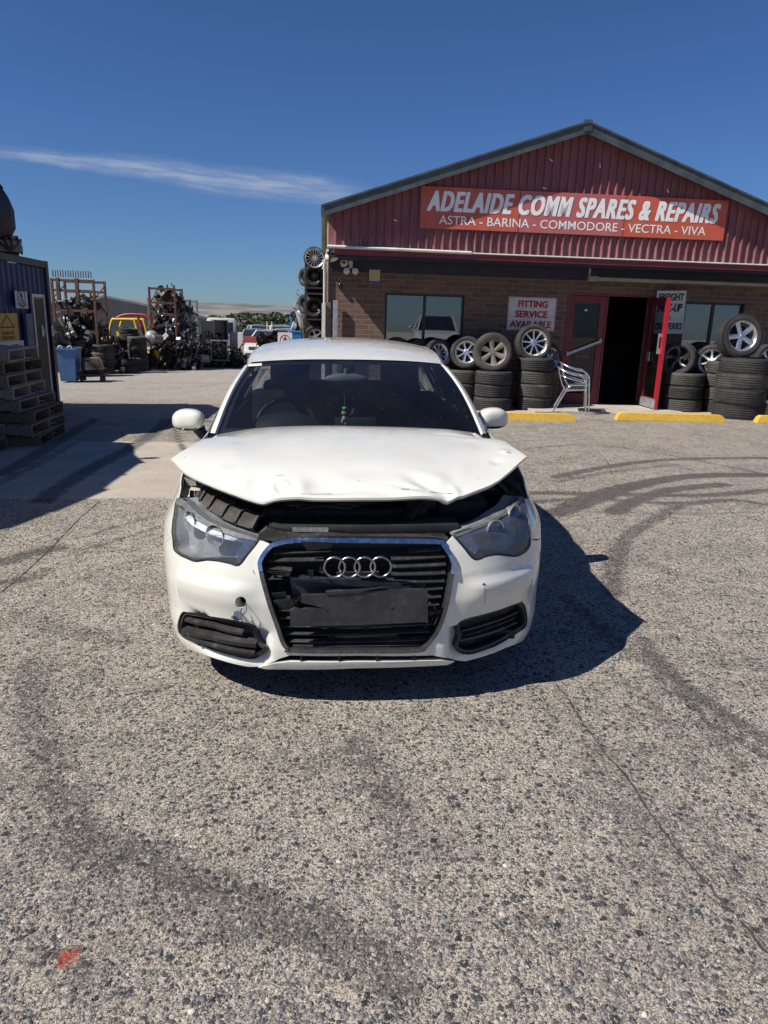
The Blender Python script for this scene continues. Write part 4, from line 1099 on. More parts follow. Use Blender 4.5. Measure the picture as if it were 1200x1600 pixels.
    v = CYs([(297,766,.50),(327,768,.52),(319,754,.66),(300,754,.66)]); mb.add([tuple(p) for p in v], [(0, 1, 2, 3)])
    v = CYs([(281,776,.52),(296,776,.50),(297,757,.62),(286,757,.66)]); mb.add([tuple(p) for p in v], [(0, 1, 2, 3)])
    mb.build('wing_rail', simple('cream inner panel', (.62, .55, .45), .55, dirt=.3), car)
    mb = MB()                                            # ribbed back of the left lamp
    q = SUs([(300,786),(312,797),(335,813),(362,824),(392,833)]); q = resample(q, .012, False); n = len(q)
    for i in range(n-1):
        a0 = S(q[i][0], q[i][1]+.004, .03); a1 = S(q[i+1][0], q[i+1][1]+.004, .03); b0 = a0+Vector((.02, .055, .030)); b1 = a1+Vector((.02, .055, .030)); c0 = b0+Vector((.02, .05, .002)); c1 = b1+Vector((.02, .05, .002))
        mb.add([a0, a1, b1, b0, c0, c1], [(0, 1, 2, 3), (3, 2, 5, 4)])
        if i % 9 == 0: mb.bar(a0, b0+Vector((0, 0, .004)), .010, .016); mb.bar(b0, c0, .010, .014)
    for px, py, r in ((310,772,.016), (332,783,.014), (352,795,.015), (372,806,.013), (388,815,.012)):
        c = Vector(CY(px, py+4, .30+(388-px)*.0012)); mb.tube([c, c+Vector((0.01, .0, .018))], r, 10)
    mb.build('lamp_back_housing', M['bayplastic'], car, 40)
    mb = MB(); mb.tube(catmull([S(q[0][0], q[0][1]+.012, .07), S(q[n//2][0], q[n//2][1]+.02, .075), S(q[-1][0], q[-1][1]+.012, .06)], n=8), .007, 7); mb.build('bonnet_cable', M['black_pl'], car, 50)
    mb = MB()
    for pts, y in (([(404,836),(416,826),(432,833),(470,838),(510,836),(545,839),(545,843),(455,843),(430,846),(404,843)], .075), ([(575,840),(640,839),(700,842),(704,846),(690,846),(575,843)], .075), ([(420,822),(448,828),(500,831),(540,828),(542,834),(470,838),(440,834)], .13)):
        v = [Vector(CY(p[0], p[1], y)) for p in pts]; n_ = len(v); w = [a+Vector((0, .03, .004)) for a in v]
        mb.add(v+w, [tuple(range(n_))[::-1], tuple(range(n_, 2*n_))]+[(i, (i+1) % n_, (i+1) % n_+n_, i+n_) for i in range(n_)])
    mb.build('slam_panel', simple('dusty black slam panel', (.03, .029, .028), .6, var=.4, vs=20, dirt=.6, dcol=(.10, .09, .08)), car)
    mb = MB(); v = CYs([(457,831,.125),(513,831,.125),(513,824,.13),(457,824,.13)]); mb.add([tuple(p) for p in v], [(0, 1, 2, 3)]); mb.build('bay_label', simple('grey paper label', (.16, .16, .155), .7, var=.3, vs=40), car)
    mb = MB(); mb.tube(catmull(CYs([(463,795,.30),(470,792,.30),(520,793,.31),(560,796,.32),(566,802,.33)]), n=5), .003, 6); mb.build('hose', simple('grey hose', (.10, .10, .10), .5), car, 50)
    mb = MB(); mb.tube(catmull(CYs([(452,790,.28),(500,788,.29),(545,790,.30),(560,791,.3)]), n=5), .003, 6); mb.build('hose', simple('grey hose', (.10, .10, .10), .5), car, 50)
    mb = MB(); v = CYs([(640,785,.33),(668,784,.33),(667,798,.30),(639,799,.30)]); w = [Vector(p)+Vector((0, .1, 0)) for p in v]; mb.add([tuple(p) for p in v]+w, [(3, 2, 1, 0), (4, 5, 6, 7), (0, 1, 5, 4), (1, 2, 6, 5), (2, 3, 7, 6), (3, 0, 4, 7)]); mb.build('fluid_reservoir', simple('dusty grey reservoir', (.12, .12, .12), .6), car)
    mb = MB(); v = CYs([(286,745,.62),(300,742,.60),(330,754,.56),(335,775,.5),(322,772,.5),(318,758,.54),(298,760,.56),(288,757,.6)]); w = [Vector(p)+Vector((0, .02, 0)) for p in v]; n_ = len(v)
    mb.add([tuple(p) for p in v]+w, [tuple(range(n_))[::-1], tuple(range(n_, 2*n_))]+[(i, (i+1) % n_, (i+1) % n_+n_, i+n_) for i in range(n_)]); mb.build('bonnet_hinge', M['black_pl'], car)
    # ---- bonnet
    front = [(267,717,.5),(290,738,.38),(330,757,.26),(370,772,.18),(408,784,.135),(418,783,.13),(426,779.5,.125),(436,778,.12),(490,778,.11),(545,778,.105),(620,777,.11),(678,776,.12),(687,777.5,.122),(697,783,.13),(706,780.5,.138),(740,768,.19),(780,750,.28),(823,713,.5)]
    rear_ = [(800,698,.62),(780,687,.8),(742,676.5,1.05),(700,671,1.0),(540,668,.95),(380,674,1.0),(340,679.5,1.05),(322,685,.8),(295,699,.62)]
    PF, PR = CYs(front), CYs(rear_)
    inner = [(0, .25, .902), (0, .5, .955), (0, .75, .986), (.3, .25, .893), (-.3, .25, .897), (.3, .5, .945), (-.3, .5, .950), (.35, .75, .978), (-.35, .75, .982),
             (.55, .42, .920), (-.55, .42, .928), (.55, .7, .965), (-.55, .7, .97), (0, 1.12, .985), (.5, 1.16, .955), (-.5, 1.16, .965), (.72, .85, .93), (-.70, .88, .955)]
    P3 = np.array([tuple(p) for p in PF]+[tuple(p) for p in PR]+inner)
    cl = [(np.array(CY(349, 681, 1.02)[:2]), np.array(CY(386, 768, .2)[:2])), (np.array(CY(743, 680, 1.0)[:2]), np.array(CY(715, 770, .2)[:2]))]
    def crease(x, y):
        r = 0
        for k, (a, b) in enumerate(cl):
            d = b-a; nn = np.array([d[1], -d[0]])/np.hypot(*d)
            s_ = (np.array([x, y])-a)@nn
            if k == 1: s_ = -s_
            r -= .10*(math.sqrt(s_*s_+.00006)+s_)/2*(-1 if False else 1) if s_ > -.2 else 0
        return r
    # sign: make sure the drop is outside the two lines
    def crease2(x, y):
        r = 0
        for k, (a, b) in enumerate(cl):
            t = (y-a[1])/(b[1]-a[1]); xl = a[0]+(b[0]-a[0])*t; s_ = (xl-x) if k == 0 else (x-xl)
            r -= .12*(math.sqrt(s_*s_+.00005)+s_)/2
        return r
    dents = []
    def dent(px, py, y, rx, ry, amp, rot=0): c = CY(px, py, y); dents.append((c[0], c[1], rx, ry, amp*1.15, rot))
    dent(438, 752, .20, .022, .035, -.016, .3); dent(446, 748, .20, .012, .03, .012, .3); dent(430, 745, .22, .05, .05, .005)
    dent(500, 745, .21, .07, .05, -.008, .5); dent(470, 755, .18, .03, .06, .007); dent(545, 760, .16, .12, .025, -.004)
    dent(650, 735, .25, .05, .035, -.007, -.6); dent(672, 752, .19, .06, .025, -.009, -.5); dent(712, 757, .18, .015, .03, .010); dent(690, 740, .24, .04, .05, .006)
    dent(600, 765, .14, .05, .02, -.003); dent(640, 768, .14, .05, .015, .004)
    dent(560, 735, .3, .10, .05, -.005, .3); dent(520, 762, .15, .05, .012, -.006, .1); dent(640, 757, .18, .06, .012, -.006, -.2); dent(400, 735, .25, .03, .06, -.005, -.4); dent(350, 730, .35, .04, .05, .004, .4)
    dent(775, 715, .45, .03, .02, -.006, .8); dent(790, 700, .55, .02, .02, .005)
    def local(x, y):
        r = crease2(x, y)
        for cx, cy, rx, ry, am, ro in dents:
            dx, dy = x-cx, y-cy; c, s_ = math.cos(ro), math.sin(ro); a = dx*c+dy*s_; b = -dx*s_+dy*c
            r += am*math.exp(-(a/rx)**2-(b/ry)**2)
        return r
    n = len(P3); zz = P3[:, 2]-np.array([crease2(p[0], p[1]) for p in P3])
    def phi(r2): return np.where(r2 > 1e-12, .5*r2*np.log(np.maximum(r2, 1e-12)), 0)
    A = phi(((P3[:, None, :2]-P3[None, :, :2])**2).sum(2))+np.eye(n)*2e-4; Q = np.c_[np.ones(n), P3[:, :2]]
    sol = np.linalg.solve(np.block([[A, Q], [Q.T, np.zeros((3, 3))]]), np.r_[zz, 0, 0, 0])
    def H(x, y):
        r2 = (P3[:, 0]-x)**2+(P3[:, 1]-y)**2
        return float(phi(r2)@sol[:n]+sol[n]+sol[n+1]*x+sol[n+2]*y)+local(x, y)
    outl = catmull([p[:2] for p in PF], n=3)+[np.array(p[:2]) for p in PR[:3]]+[np.array((.5, 1.13)), np.array((0, 1.06)), np.array((-.5, 1.13))]+[np.array(p[:2]) for p in PR[-3:]]
    mb = MB(); sheet(mb, outl, lambda x, y, d: (x, y, H(x, y)-d), .012, (), .009, .010)
    hood = mb.build('bonnet', W_, car, 38)
    mb = MB()                                            # folded front flange and the inner frame
    e = [Vector((p[0], p[1], H(p[0], p[1]))) for p in catmull([q[:2] for q in PF], n=3)]
    e2 = [v+Vector((0, .018, -.020)) for v in e]; e3 = [v+Vector((0, .06, -.012)) for v in e]; k = len(e)
    e = [v+Vector((0, .003, -.006)) for v in e]
    mb.add(e+e2+e3, [(i, i+k, i+1+k, i+1) for i in range(k-1)]+[(i+k, i+2*k, i+1+2*k, i+1+k) for i in range(k-1)])
    mb.build('bonnet_flange', M['wplain'], hood, 60)
    mb = MB()
    for pts, w in (([(470,772),(480,771.5),(492,772.5),(520,771.5)], .0016), ([(672,768),(684,770),(697,771.5),(708,770.5)], .003), ([(627,764),(640,764.5)], .003), ([(432,744),(438,742),(444,744)], .0018), ([(446,750),(444,757),(440,760)], .003), ([(791,706),(798,708)], .006)):
        q = []
        for px, py in pts:
            d = cray(px, py); t = 2.3
            while t < 4.5 and (co_+d*t)[2] > H((co_+d*t)[0], (co_+d*t)[1])+.0012: t += .003
            q.append(Vector(co_+d*t))
        mb = MB()
        for a, b in zip(q[:-1], q[1:]): mb.bar(a, b, w, .001)
        mb.build('scratch', M['dark'], hood)
    # cowl under the screen, wipers
    mb = MB(); mb.box((-.70, 1.0, .86), (.70, 1.16, .90)); mb.tube([(-.5, 1.12, .935), (.1, 1.06, .955)], .008, 6); mb.tube([(.0, 1.10, .94), (.55, 1.13, .94)], .008, 6); mb.build('cowl', M['black_pl'], car)
    mb = MB(); mb.box((-.74, .35, .17), (.74, 3.7, .21)); 
    for yy in (.8, 3.27): mb.tube([(-.7, yy, .3), (.7, yy, .3)], .04, 8)
    for s_ in (-1, 1):
        for yy in (.8, 3.27):
            mb.lathe([(.36, -.28), (.36, -.02)], 24, Matrix.Translation((s_*.83, yy, .32)) if s_ > 0 else Matrix.Translation((s_*.83, yy, .32)) @ Matrix.Rotation(math.pi, 4, 'Z'), 'X')
    mb.build('underbody', M['dark'], car)
    for s_ in (-1, 1):
        for yy in (.80, 3.27):
            w = make_wheel('wheel', .305, .185, 'alloy', 5, None, part_of=car); w.location = (s_*.725, yy, .305); w.rotation_euler = (0, 0, 0 if s_ > 0 else math.pi)
    # things hanging in the windscreen
    return car, WS
# ------------------------------------------------------------------ the workshop shop front
SYAW = math.radians(5.35)
SM = Matrix.Translation((3.35, 13.75, 0)) @ Matrix.Rotation(SYAW, 4, 'Z')
SMi = np.array(SM.inverted()); so_ = (SMi @ np.array([0, 0, HC, 1]))[:3]
def FY(px, py, y):
    d = SMi[:3, :3] @ ray(px, py); return so_+d*((y-so_[1])/d[1])

def text_mb(mb, s, x0, z0, wid, hgt, y=0., bold=0., shear=0., sp=1.):
    """flat lettering fitted into a box, upright in the XZ plane facing -y"""
    c = bpy.data.curves.new('lettering', 'FONT'); c.body = s; c.offset = min(bold, .004); c.shear = shear; c.space_character = sp; c.resolution_u = 3
    o = bpy.data.objects.new('lettering', c); COL.objects.link(o)
    dg = bpy.context.evaluated_depsgraph_get(); me = bpy.data.meshes.new_from_object(o.evaluated_get(dg))
    co = np.array([tuple(v.co)[:2] for v in me.vertices]); lo, hi = co.min(0), co.max(0)
    h_ = hgt/(hi[1]-lo[1]); e_ = bold*h_
    vs = [(x0+e_+(p[0]-lo[0])/(hi[0]-lo[0])*(wid-2*e_), y, z0+e_*.6+(p[1]-lo[1])/(hi[1]-lo[1])*(hgt-1.2*e_)) for p in co]
    fs = [tuple(p.vertices) for p in me.polygons]
    nz = me.polygons[0].normal.z if len(me.polygons) else 1
    fs = fs if nz > 0 else [f[::-1] for f in fs]; mb.add(vs, fs)
    if bold > .015:                                      # heavier strokes: the letters again, a hair proud and shifted
        for q, (dx, dz) in enumerate(((1, .6), (-1, .6), (1, -.6), (-1, -.6), (1, 0), (-1, 0))): mb.add([(v[0]+dx*e_, v[1]-.0004*(q+1), v[2]+dz*e_) for v in vs], fs)
    bpy.data.objects.remove(o); bpy.data.curves.remove(c); bpy.data.meshes.remove(me)

def brick_mat():
    t = NT('brown brick'); o = t.sep(t.O); v = t.comb(t.math('ADD', o[0], o[1]), o[2], 0)
    n = t.nt.nodes.new('ShaderNodeTexBrick'); t.L(v, n.inputs['Vector']); n.inputs['Scale'].default_value = 1
    n.inputs['Brick Width'].default_value = .25; n.inputs['Row Height'].default_value = .0885; n.inputs['Mortar Size'].default_value = .0085
    n.inputs['Mortar Smooth'].default_value = .15; n.inputs['Bias'].default_value = -.1
    n.inputs['Color1'].default_value = (.185, .10, .066, 1); n.inputs['Color2'].default_value = (.095, .052, .038, 1); n.inputs['Mortar'].default_value = (.20, .17, .145, 1)
    c = t.mix(t.mr(t.noise(t.O, 5, 5, .6), .35, .7, 0, .3), n.outputs['Color'], (.10, .07, .055))
    c = t.mix(t.mr(t.noise(t.O, 60, 4, .7), .45, .7, 0, .35), c, (.25, .17, .12))
    t.set(col=c, rough=.9, nor=t.bump(t.math('ADD', t.math('MULTIPLY', n.outputs['Fac'], -1.), t.math('MULTIPLY', t.noise(t.O, 90, 3), .25)), .9, .006)); return t.m
def clad_mat():
    t = NT('maroon ribbed steel'); n = t.noise(t.scale(t.O, 1, 1, .25), 3, 6, .65)
    c = t.mix(t.mr(n, .3, .7), (.215, .068, .076), (.28, .098, .106))
    pn = t.noise(t.scale(t.O, 1, 0, 0), 1.25, 1, .5); c = t.mix(t.mr(pn, .42, .58, 0, .5), c, (.17, .062, .078))
    chalk = t.mr(t.noise(t.scale(t.O, 3, 3, .35), 5, 6, .7), .45, .75, 0, .35); c = t.mix(chalk, c, (.36, .21, .215))
    c = t.mix(t.mr(t.noise(t.O, 1.1, 6, .7), .55, .8, 0, .6), c, (.11, .03, .035))
    z = t.sep(t.O)[2]; c = t.mix(t.math('MULTIPLY', t.mr(z, 2.95, 2.63), t.mr(t.noise(t.scale(t.O, 4, 4, 1), 3, 5, .7), .4, .7, 0, .75)), c, (.36, .25, .23))
    t.set(col=c, rough=.62, spec=.35); return t.m
M['maroon'] = simple('maroon paint', (.17, .022, .028), .5, var=.2, vs=4, dirt=.4, dcol=(.10, .03, .03))
M['sunlit_red'] = simple('sunlit red door paint', (.36, .014, .026), .28, coat=.5, var=.12, vs=5, dirt=.3, dcol=(.28, .02, .03))  # brighter red: sunlight on the open door's stile put into the colour
M['darkband'] = simple('navy painted boards', (.018, .022, .042), .6, var=.3, vs=4, dirt=.3, dcol=(.04, .045, .06))
M['barge'] = simple('slate grey flashing', (.075, .088, .092), .5, .2, var=.25, vs=5, dirt=.3, dcol=(.14, .15, .15))
M['blackframe'] = simple('black aluminium frame', (.012, .012, .013), .4, var=.2)
M['offwhite'] = simple('weathered white paint', (.66, .64, .58), .5, var=.1, vs=6, dirt=.35, dcol=(.35, .31, .25))
M['letter'] = simple('white sign vinyl', (.86, .86, .84), .4, var=.04)
M['galv'] = simple('galvanised steel', (.42, .44, .46), .45, .6, var=.2, vs=10, dirt=.3, dcol=(.25, .25, .25))
M['concrete'] = simple('pale concrete', (.40, .36, .31), .9, var=.15, vs=5, dirt=.5, dcol=(.24, .21, .18), bump=.004, bs=60)
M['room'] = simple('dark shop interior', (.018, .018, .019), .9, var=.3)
M['cream'] = simple('cream fibre cement', (.50, .42, .24), .8, var=.12, dirt=.3, dcol=(.35, .28, .17))

def make_shop():
    s = empty('workshop_building', SM.to_translation(), (0, 0, SYAW), 'brick workshop with a maroon corrugated gable above its shaded shop front', 'building')
    SL, SR, AP = -4.50, 3.78, -.36; ZE, ZA, ZG = 3.22, 4.64, 2.65; G_ = -.80
    def ztop(x): return ZA-.335*abs(x-AP)-.06
    # brick wall with openings
    wins = [(-3.46, -2.0, 1.0, 1.985), (2.22, 3.38, 1.0, 2.005)]; door = (-.03, 1.56, .05, 2.09)
    mb = MB(); xs = sorted({SL, SR+3, *[w for a in wins for w in a[:2]], door[0], door[1]})
    for a, b in zip(xs[:-1], xs[1:]):
        m = (a+b)/2; op = [w for w in wins+[door] if w[0] < m < w[1]]
        if not op: mb.box((a, 0, -.3), (b, .23, 2.45))
        else:
            w = op[0]
            if w is not door: mb.box((a, 0, -.3), (b, .23, w[2]))
            mb.box((a, 0, w[3]), (b, .23, 2.45))
    mb.box((SL, .231, -.4), (SL+.23, 14, 2.45))
    bm_ = mb.build('wall', brick_mat(), s)
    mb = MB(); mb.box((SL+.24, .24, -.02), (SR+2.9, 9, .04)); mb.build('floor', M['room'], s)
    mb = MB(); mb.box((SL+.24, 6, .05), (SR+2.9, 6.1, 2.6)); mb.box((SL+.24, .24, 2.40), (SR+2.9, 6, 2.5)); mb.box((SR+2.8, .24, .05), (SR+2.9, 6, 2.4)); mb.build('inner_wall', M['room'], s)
    mb = MB(); mb.box((.3, 2.8, .05), (2.6, 3.3, 1.1)); mb.build('counter', simple('brown counter', (.05, .035, .028), .6), s)
    # corrugated gable: trapezoid ribs clipped by the roof line
    mb = MB(); xs = []; x = SL
    while x < SR+3.2:
        xs += [(x, 0), (x+.098, 0), (x+.106, -.036), (x+.126, -.036)]; x += .138
    V_ = []
    for q, d in xs:
        if q < SR+.9: V_ += [(q, G_+d, ZG), (q, G_+d, max(ztop(q), ZG+.02))]
    n = len(V_)//2; mb.add(V_, [(2*i, 2*i+2, 2*i+3, 2*i+1) for i in range(n-1)])
    mb.build('gable', clad_mat(), s)
    for q, z, a_ in ((-.86, 4.13, .5), (-.02, 4.08, 1.4), (-.93, 3.70, .2), (1.2, 3.75, .9), (-3.4, 3.1, .3)):
        mb = MB(); mb.box((-.035, 0, -.008), (.035, .006, .008), Matrix.Translation((q, G_-.045, z)) @ Matrix.Rotation(a_, 4, 'Y')); mb.build('scuff', M['offwhite'], s)
    mb = MB(); mb.box((SL-.02, G_+.05, ZG+.02), (SL+.03, .2, ZE)); mb.build('gable_return', M['cream'], s)
    mb = MB(); mb.box((SL+.02, .205, 2.452), (SL+.06, 13.9, 3.18)); mb.build('side_cladding', M['cream'], s)
    mb = MB(); mb.box((SL+.1, .05, 2.532), (SR+3, .15, 2.62)); mb.build('lintel', M['darkband'], s)
    # roof with barge boards
    mb = MB(); y0, y1 = G_-.22, 14
    for a, b in ((AP, -4.62), (AP, 4.55)):
        sg = 1 if b > a else -1; zb = ZA-.335*abs(b-a)
        vs = [(a, y0, ZA), (b, y0, zb), (b, y1, zb), (a, y1, ZA), (a, y0, ZA-.05), (b, y0, zb-.05), (b, y1, zb-.05), (a, y1, ZA-.05)]
        fs = [(0, 3, 2, 1), (4, 5, 6, 7), (0, 1, 5, 4), (1, 2, 6, 5)]; mb.add(vs, fs if sg < 0 else [f[::-1] for f in fs])
    mb.build('roof', simple('roof sheeting', (.16, .17, .17), .5, .3, var=.2), s)
    for a, b in ((AP, -4.63), (AP, 4.56)):
        zb = ZA-.335*abs(b-a); mb = MB()
        mb.add([(a, y0-.02, ZA+.045), (b, y0-.02, zb+.045), (b, y0-.02, zb-.13), (a, y0-.02, ZA-.13), (a, y0-.002, ZA+.045), (b, y0-.002, zb+.045), (b, y0-.002, zb-.13), (a, y0-.002, ZA-.13)],
               [f if b > a else f[::-1] for f in [(0, 3, 2, 1), (4, 5, 6, 7), (3, 7, 6, 2), (0, 1, 5, 4), (1, 2, 6, 5)]])
        mb.add([(a, y0-.04, ZA+.052), (b, y0-.04, zb+.052), (b, y0+.16, zb+.052), (a, y0+.16, ZA+.052), (a, y0-.04, ZA+.02), (b, y0-.04, zb+.02)], [f if b > a else f[::-1] for f in [(0, 1, 2, 3), (4, 5, 1, 0)]])
        mb.build('barge_board', M['barge'], s)
    mb = MB(); mb.box((AP-.07, y0-.03, ZA-.10), (AP+.07, y0-.022, ZA+.07)); mb.build('ridge_cap', M['barge'], s)
    # gutter, maroon fascia, navy boards, soffit
    mb = MB(); mb.tube([(SL-.02, G_-.05, 2.655), (-2.1, G_-.05, 2.640)], .026, 8); mb.tube([(-2.1, G_-.035, 2.635), (SR+.9, G_-.035, 2.635)], .012, 6); mb.build('flashing', M['offwhite'], s, 50)
    mb = MB(); mb.box((SL+.1, G_-.02, 2.535), (SR+3, G_+.03, 2.628)); mb.build('fascia', M['maroon'], s)
    mb = MB(); mb.box((SL+.02, G_+.035, 2.50), (SR+3, -.043, 2.53)); mb.build('soffit', M['darkband'], s)
    mb = MB(); mb.box((SL+.02, -.040, 2.315), (SR+3, -.004, 2.62)); mb.build('wall_board', M['darkband'], s)
    mb = MB(); mb.box((SL+.0, G_+.05, 2.42), (SL+.035, -.045, 2.62)); mb.build('end_board', M['darkband'], s)
    # windows
    for k, (a, b, z0, z1) in enumerate(wins):
        w = empty('window'); w.parent = s
        mb = MB(); y = .06
        for lo, hi in (((a, y, z0), (a+.04, y+.06, z1)), ((b-.04, y, z0), (b, y+.06, z1)), ((a+.041, y, z0), (b-.041, y+.06, z0+.04)), ((a+.041, y, z1-.04), (b-.041, y+.06, z1)), (((a+b)/2-.025, y-.01, z0+.041), ((a+b)/2+.025, y+.05, z1-.041))): mb.box(lo, hi)
        mb.build('frame', M['blackframe'], w)
        for lo, hi in ((a+.04, (a+b)/2-.02), ((a+b)/2+.02, b-.04)):
            mb = MB(); mb.add([(lo, y+.02, z0+.04), (hi, y+.02, z0+.04), (hi, y+.02, z1-.04), (lo, y+.02, z1-.04)], [(0, 1, 2, 3)]); mb.build('pane', M['pane'], w)
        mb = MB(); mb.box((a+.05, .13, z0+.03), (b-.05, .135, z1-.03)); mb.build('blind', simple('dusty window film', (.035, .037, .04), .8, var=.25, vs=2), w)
    # entrance
    def leaf(name, w, h, parent, M4, broken=False):
        d = empty(name); d.parent = parent; d.matrix_local = M4
        mb = MB(); t_ = .045; st = .11
        for lo, hi in (((0, 0, 0), (st, t_, h)), ((w-st, 0, 0), (w, t_, h)), ((st+.001, 0, 0), (w-st-.001, t_, .20)), ((st+.001, 0, h-.13), (w-st-.001, t_, h))): mb.box(lo, hi)
        mb.build('door_frame', M['maroon'], d)
        if broken: mb = MB(); mb.box((w-st+.01, -.003, .0), (w+.003, t_+.003, h)); mb.build('sunlit_stile', M['sunlit_red'], d)  # free stile painted in the sunlit tone, rest of the leaf stays maroon
        mb = MB(); mb.add([(st, .02, .2), (w-st, .02, .2), (w-st, .02, h-.13), (st, .02, h-.13)], [(0, 1, 2, 3)]); mb.build('door_glass', M['sideglass'], d)
        return d
    dl = leaf('door', .70, 1.99, s, Matrix.Translation((-.02, .02, .055)))
    mb = MB(); mb.bar((.02, -.05, .93), (.66, -.05, 1.19), .03, .045); mb.box((.01, -.05, .90), (.05, .0, .98)); mb.box((.63, -.05, 1.15), (.67, .0, 1.23)); mb.build('push_bar', M['galv'], dl)
    mb = MB(); mb.ball((.33, .012, 1.74), (.032, .006, .022), 14, 8); mb.build('sticker', M['offwhite'], dl)
    mb = MB()
    for i in range(5): mb.box((.22+i*.055, .010, .875), (.255+i*.055, .014, .915))
    mb.build('notice', simple('grey lettering', (.10, .10, .11), .6), dl)
    hp = Vector((1.53, -.01, .055)); fp = FY(1020, 640, -.66); ang = math.atan2(fp[1]-hp.y, fp[0]-hp.x); L_ = .72
    dr = leaf('open_door', L_, 1.99, s, Matrix.Translation(hp) @ Matrix.Rotation(ang, 4, 'Z'), True)
    mb = MB(); mb.box((.06, -.012, .02), (L_-.02, -.002, .18)); mb.build('kick_plate', M['galv'], dr)
    mb = MB(); mb.box((L_-.14, -.04, 1.0), (L_-.10, 0, 1.10)); mb.box((L_-.14, -.04, 1.30), (L_-.10, 0, 1.36)); mb.bar((L_-.12, -.035, 1.05), (L_-.12, -.035, 1.33), .02, .02); mb.build('door_handle', M['galv'], dr)
    mb = MB(); mb.box((.12, -.02, .85), (.24, 0, 1.02)); mb.build('lock_plate', M['galv'], dr)
    mb = MB(); mb.box((-.07, -.01, .05), (-.025, .08, 2.09)); mb.box((1.535, .0, .05), (1.58, .08, 2.09)); mb.box((-.024, -.01, 2.055), (1.534, .08, 2.09)); mb.box((.685, .01, .055), (.72, .07, 2.05)); mb.build('door_surround', M['maroon'], s)
    mb = MB(); mb.box((-.9, -1.25, -.15), (1.95, -.005, .052), bev=.008); mb.build('threshold', M['concrete'], s)
    # signs: top-level things on the wall
    def board(name, x0, x1, z0, z1, y, mat, label, th=.02, skew=0):
        e = empty(name, SM @ Vector(((x0+x1)/2, y, z0)), (0, 0, SYAW), label, 'sign')
        mb = MB(); w = (x1-x0)/2; mb.box((-w, -th, 0), (w, 0, z1-z0), bev=.003); mb.build('panel', mat, e)
        return e
    t = NT('faded red sign panel'); x = t.sep(t.O)[0]
    fade = t.math('MULTIPLY', t.math('GREATER_THAN', x, -.98), t.math('LESS_THAN', x, .84)); fade2 = t.math('GREATER_THAN', x, .84)
    c = t.mix(fade, (.52, .105, .068), (.46, .125, .12)); c = t.mix(fade2, c, (.56, .105, .058)); c = t.mix(t.mr(t.noise(t.O, 3, 5, .6), .4, .7, 0, .25), c, (.60, .20, .16))
    t.set(col=c, rough=.45, spec=.4)
    e = board('shop_sign', -2.995, 2.295, 3.0, 3.645, G_-.030, t.m, 'long faded red shop name sign on the maroon gable')
    mb = MB(); text_mb(mb, 'ADELAIDE COMM SPARES & REPAIRS', -2.54, .265, 5.06, .32, -.023, bold=.034, shear=.28, sp=1.14); mb.build('lettering', M['letter'], e)
    mb = MB(); text_mb(mb, 'ASTRA - BARINA - COMMODORE - VECTRA - VIVA', -2.33, .07, 4.64, .14, -.023, bold=.012); mb.build('small_lettering', M['letter'], e)
    mb = MB(); mb.box((-.985, -.0235, .004), (-.975, -.021, .64)); mb.build('panel_joint', M['maroon'], e); mb = MB(); mb.box((.835, -.0235, .004), (.843, -.021, .64)); mb.build('panel_joint', M['maroon'], e)
    e = board('service_sign', -1.19, -.28, 1.39, 1.99, -.004, M['offwhite'], 'white sign with red lettering about fitting service on the brick wall', .012)
    red = simple('red sign paint', (.48, .012, .02), .5); w2 = .455
    mb = MB()
    for lo, hi in (((-w2+.01, 0, .01), (w2-.01, 0, .018)), ((-w2+.01, 0, .582), (w2-.01, 0, .59)), ((-w2+.01, 0, .018), (-w2+.018, 0, .582)), ((w2-.018, 0, .018), (w2-.01, 0, .582))): mb.box((lo[0], -.0145, lo[2]), (hi[0], -.0125, hi[2]))
    mb.build('border', red, e)
    mb = MB(); text_mb(mb, 'FITTING', -.27, .415, .56, .125, -.0145, bold=.04); text_mb(mb, 'SERVICE', -.31, .235, .61, .125, -.0145, bold=.04); text_mb(mb, 'AVAILABLE', -.40, .055, .79, .125, -.0145, bold=.04); mb.build('lettering', red, e)
    e = board('freight_sign', 1.62, 2.19, 1.41, 2.19, -.06, M['offwhite'], 'white sign with black lettering about freight partly behind the open red door', .012)
    e.rotation_euler[1] = math.radians(-2); bk = simple('black sign paint', (.012, .012, .014), .5)
    mb = MB(); text_mb(mb, 'FREIGHT', -.25, .60, .50, .13, -.0145, bold=.03, shear=0.1); text_mb(mb, 'PICK-UP', -.25, .40, .48, .15, -.0145, bold=.03, shear=.25); text_mb(mb, 'DELIVERIES', -.26, .08, .52, .12, -.0145, bold=.02); text_mb(mb, '&', -.03, .26, .06, .07, -.0145); mb.build('lettering', bk, e)
    # fittings
    def thing_at(name, x, y, z, label, cat, grp=None): return empty(name, SM @ Vector((x, y, z)), (0, 0, SYAW), label, cat, grp)
    lh = simple('yellowed lamp housing', (.30, .27, .20), .6)
    e = thing_at('strip_light', 2.0, -.35, 2.30, 'long cream fluorescent strip light under the soffit above the entrance', 'light')
    mb = MB(); mb.box((-1.75, -.04, 0), (-.02, .04, .06), bev=.01); mb.box((-.018, -.04, 0), (1.9, .04, .06), bev=.01); mb.build('light_housing', lh, e)
    mb = MB(); mb.box((-1.86, -.06, -.015), (-1.68, .06, .075), bev=.01); mb.build('end_box', lh, e)
    mb = MB(); mb.box((-1.85, -.01, .075), (-1.82, .01, .196)); mb.box((1.7, -.01, .06), (1.73, .01, .196)); mb.build('bracket', M['cream'], e)
    e = thing_at('security_light', -4.10, -.06, 2.34, 'twin white security floodlights with sensor on the dark board', 'light')
    mb = MB(); mb.box((-.035, -.02, .04), (.035, .05, .16), bev=.006); mb.build('sensor', M['offwhite'], e)
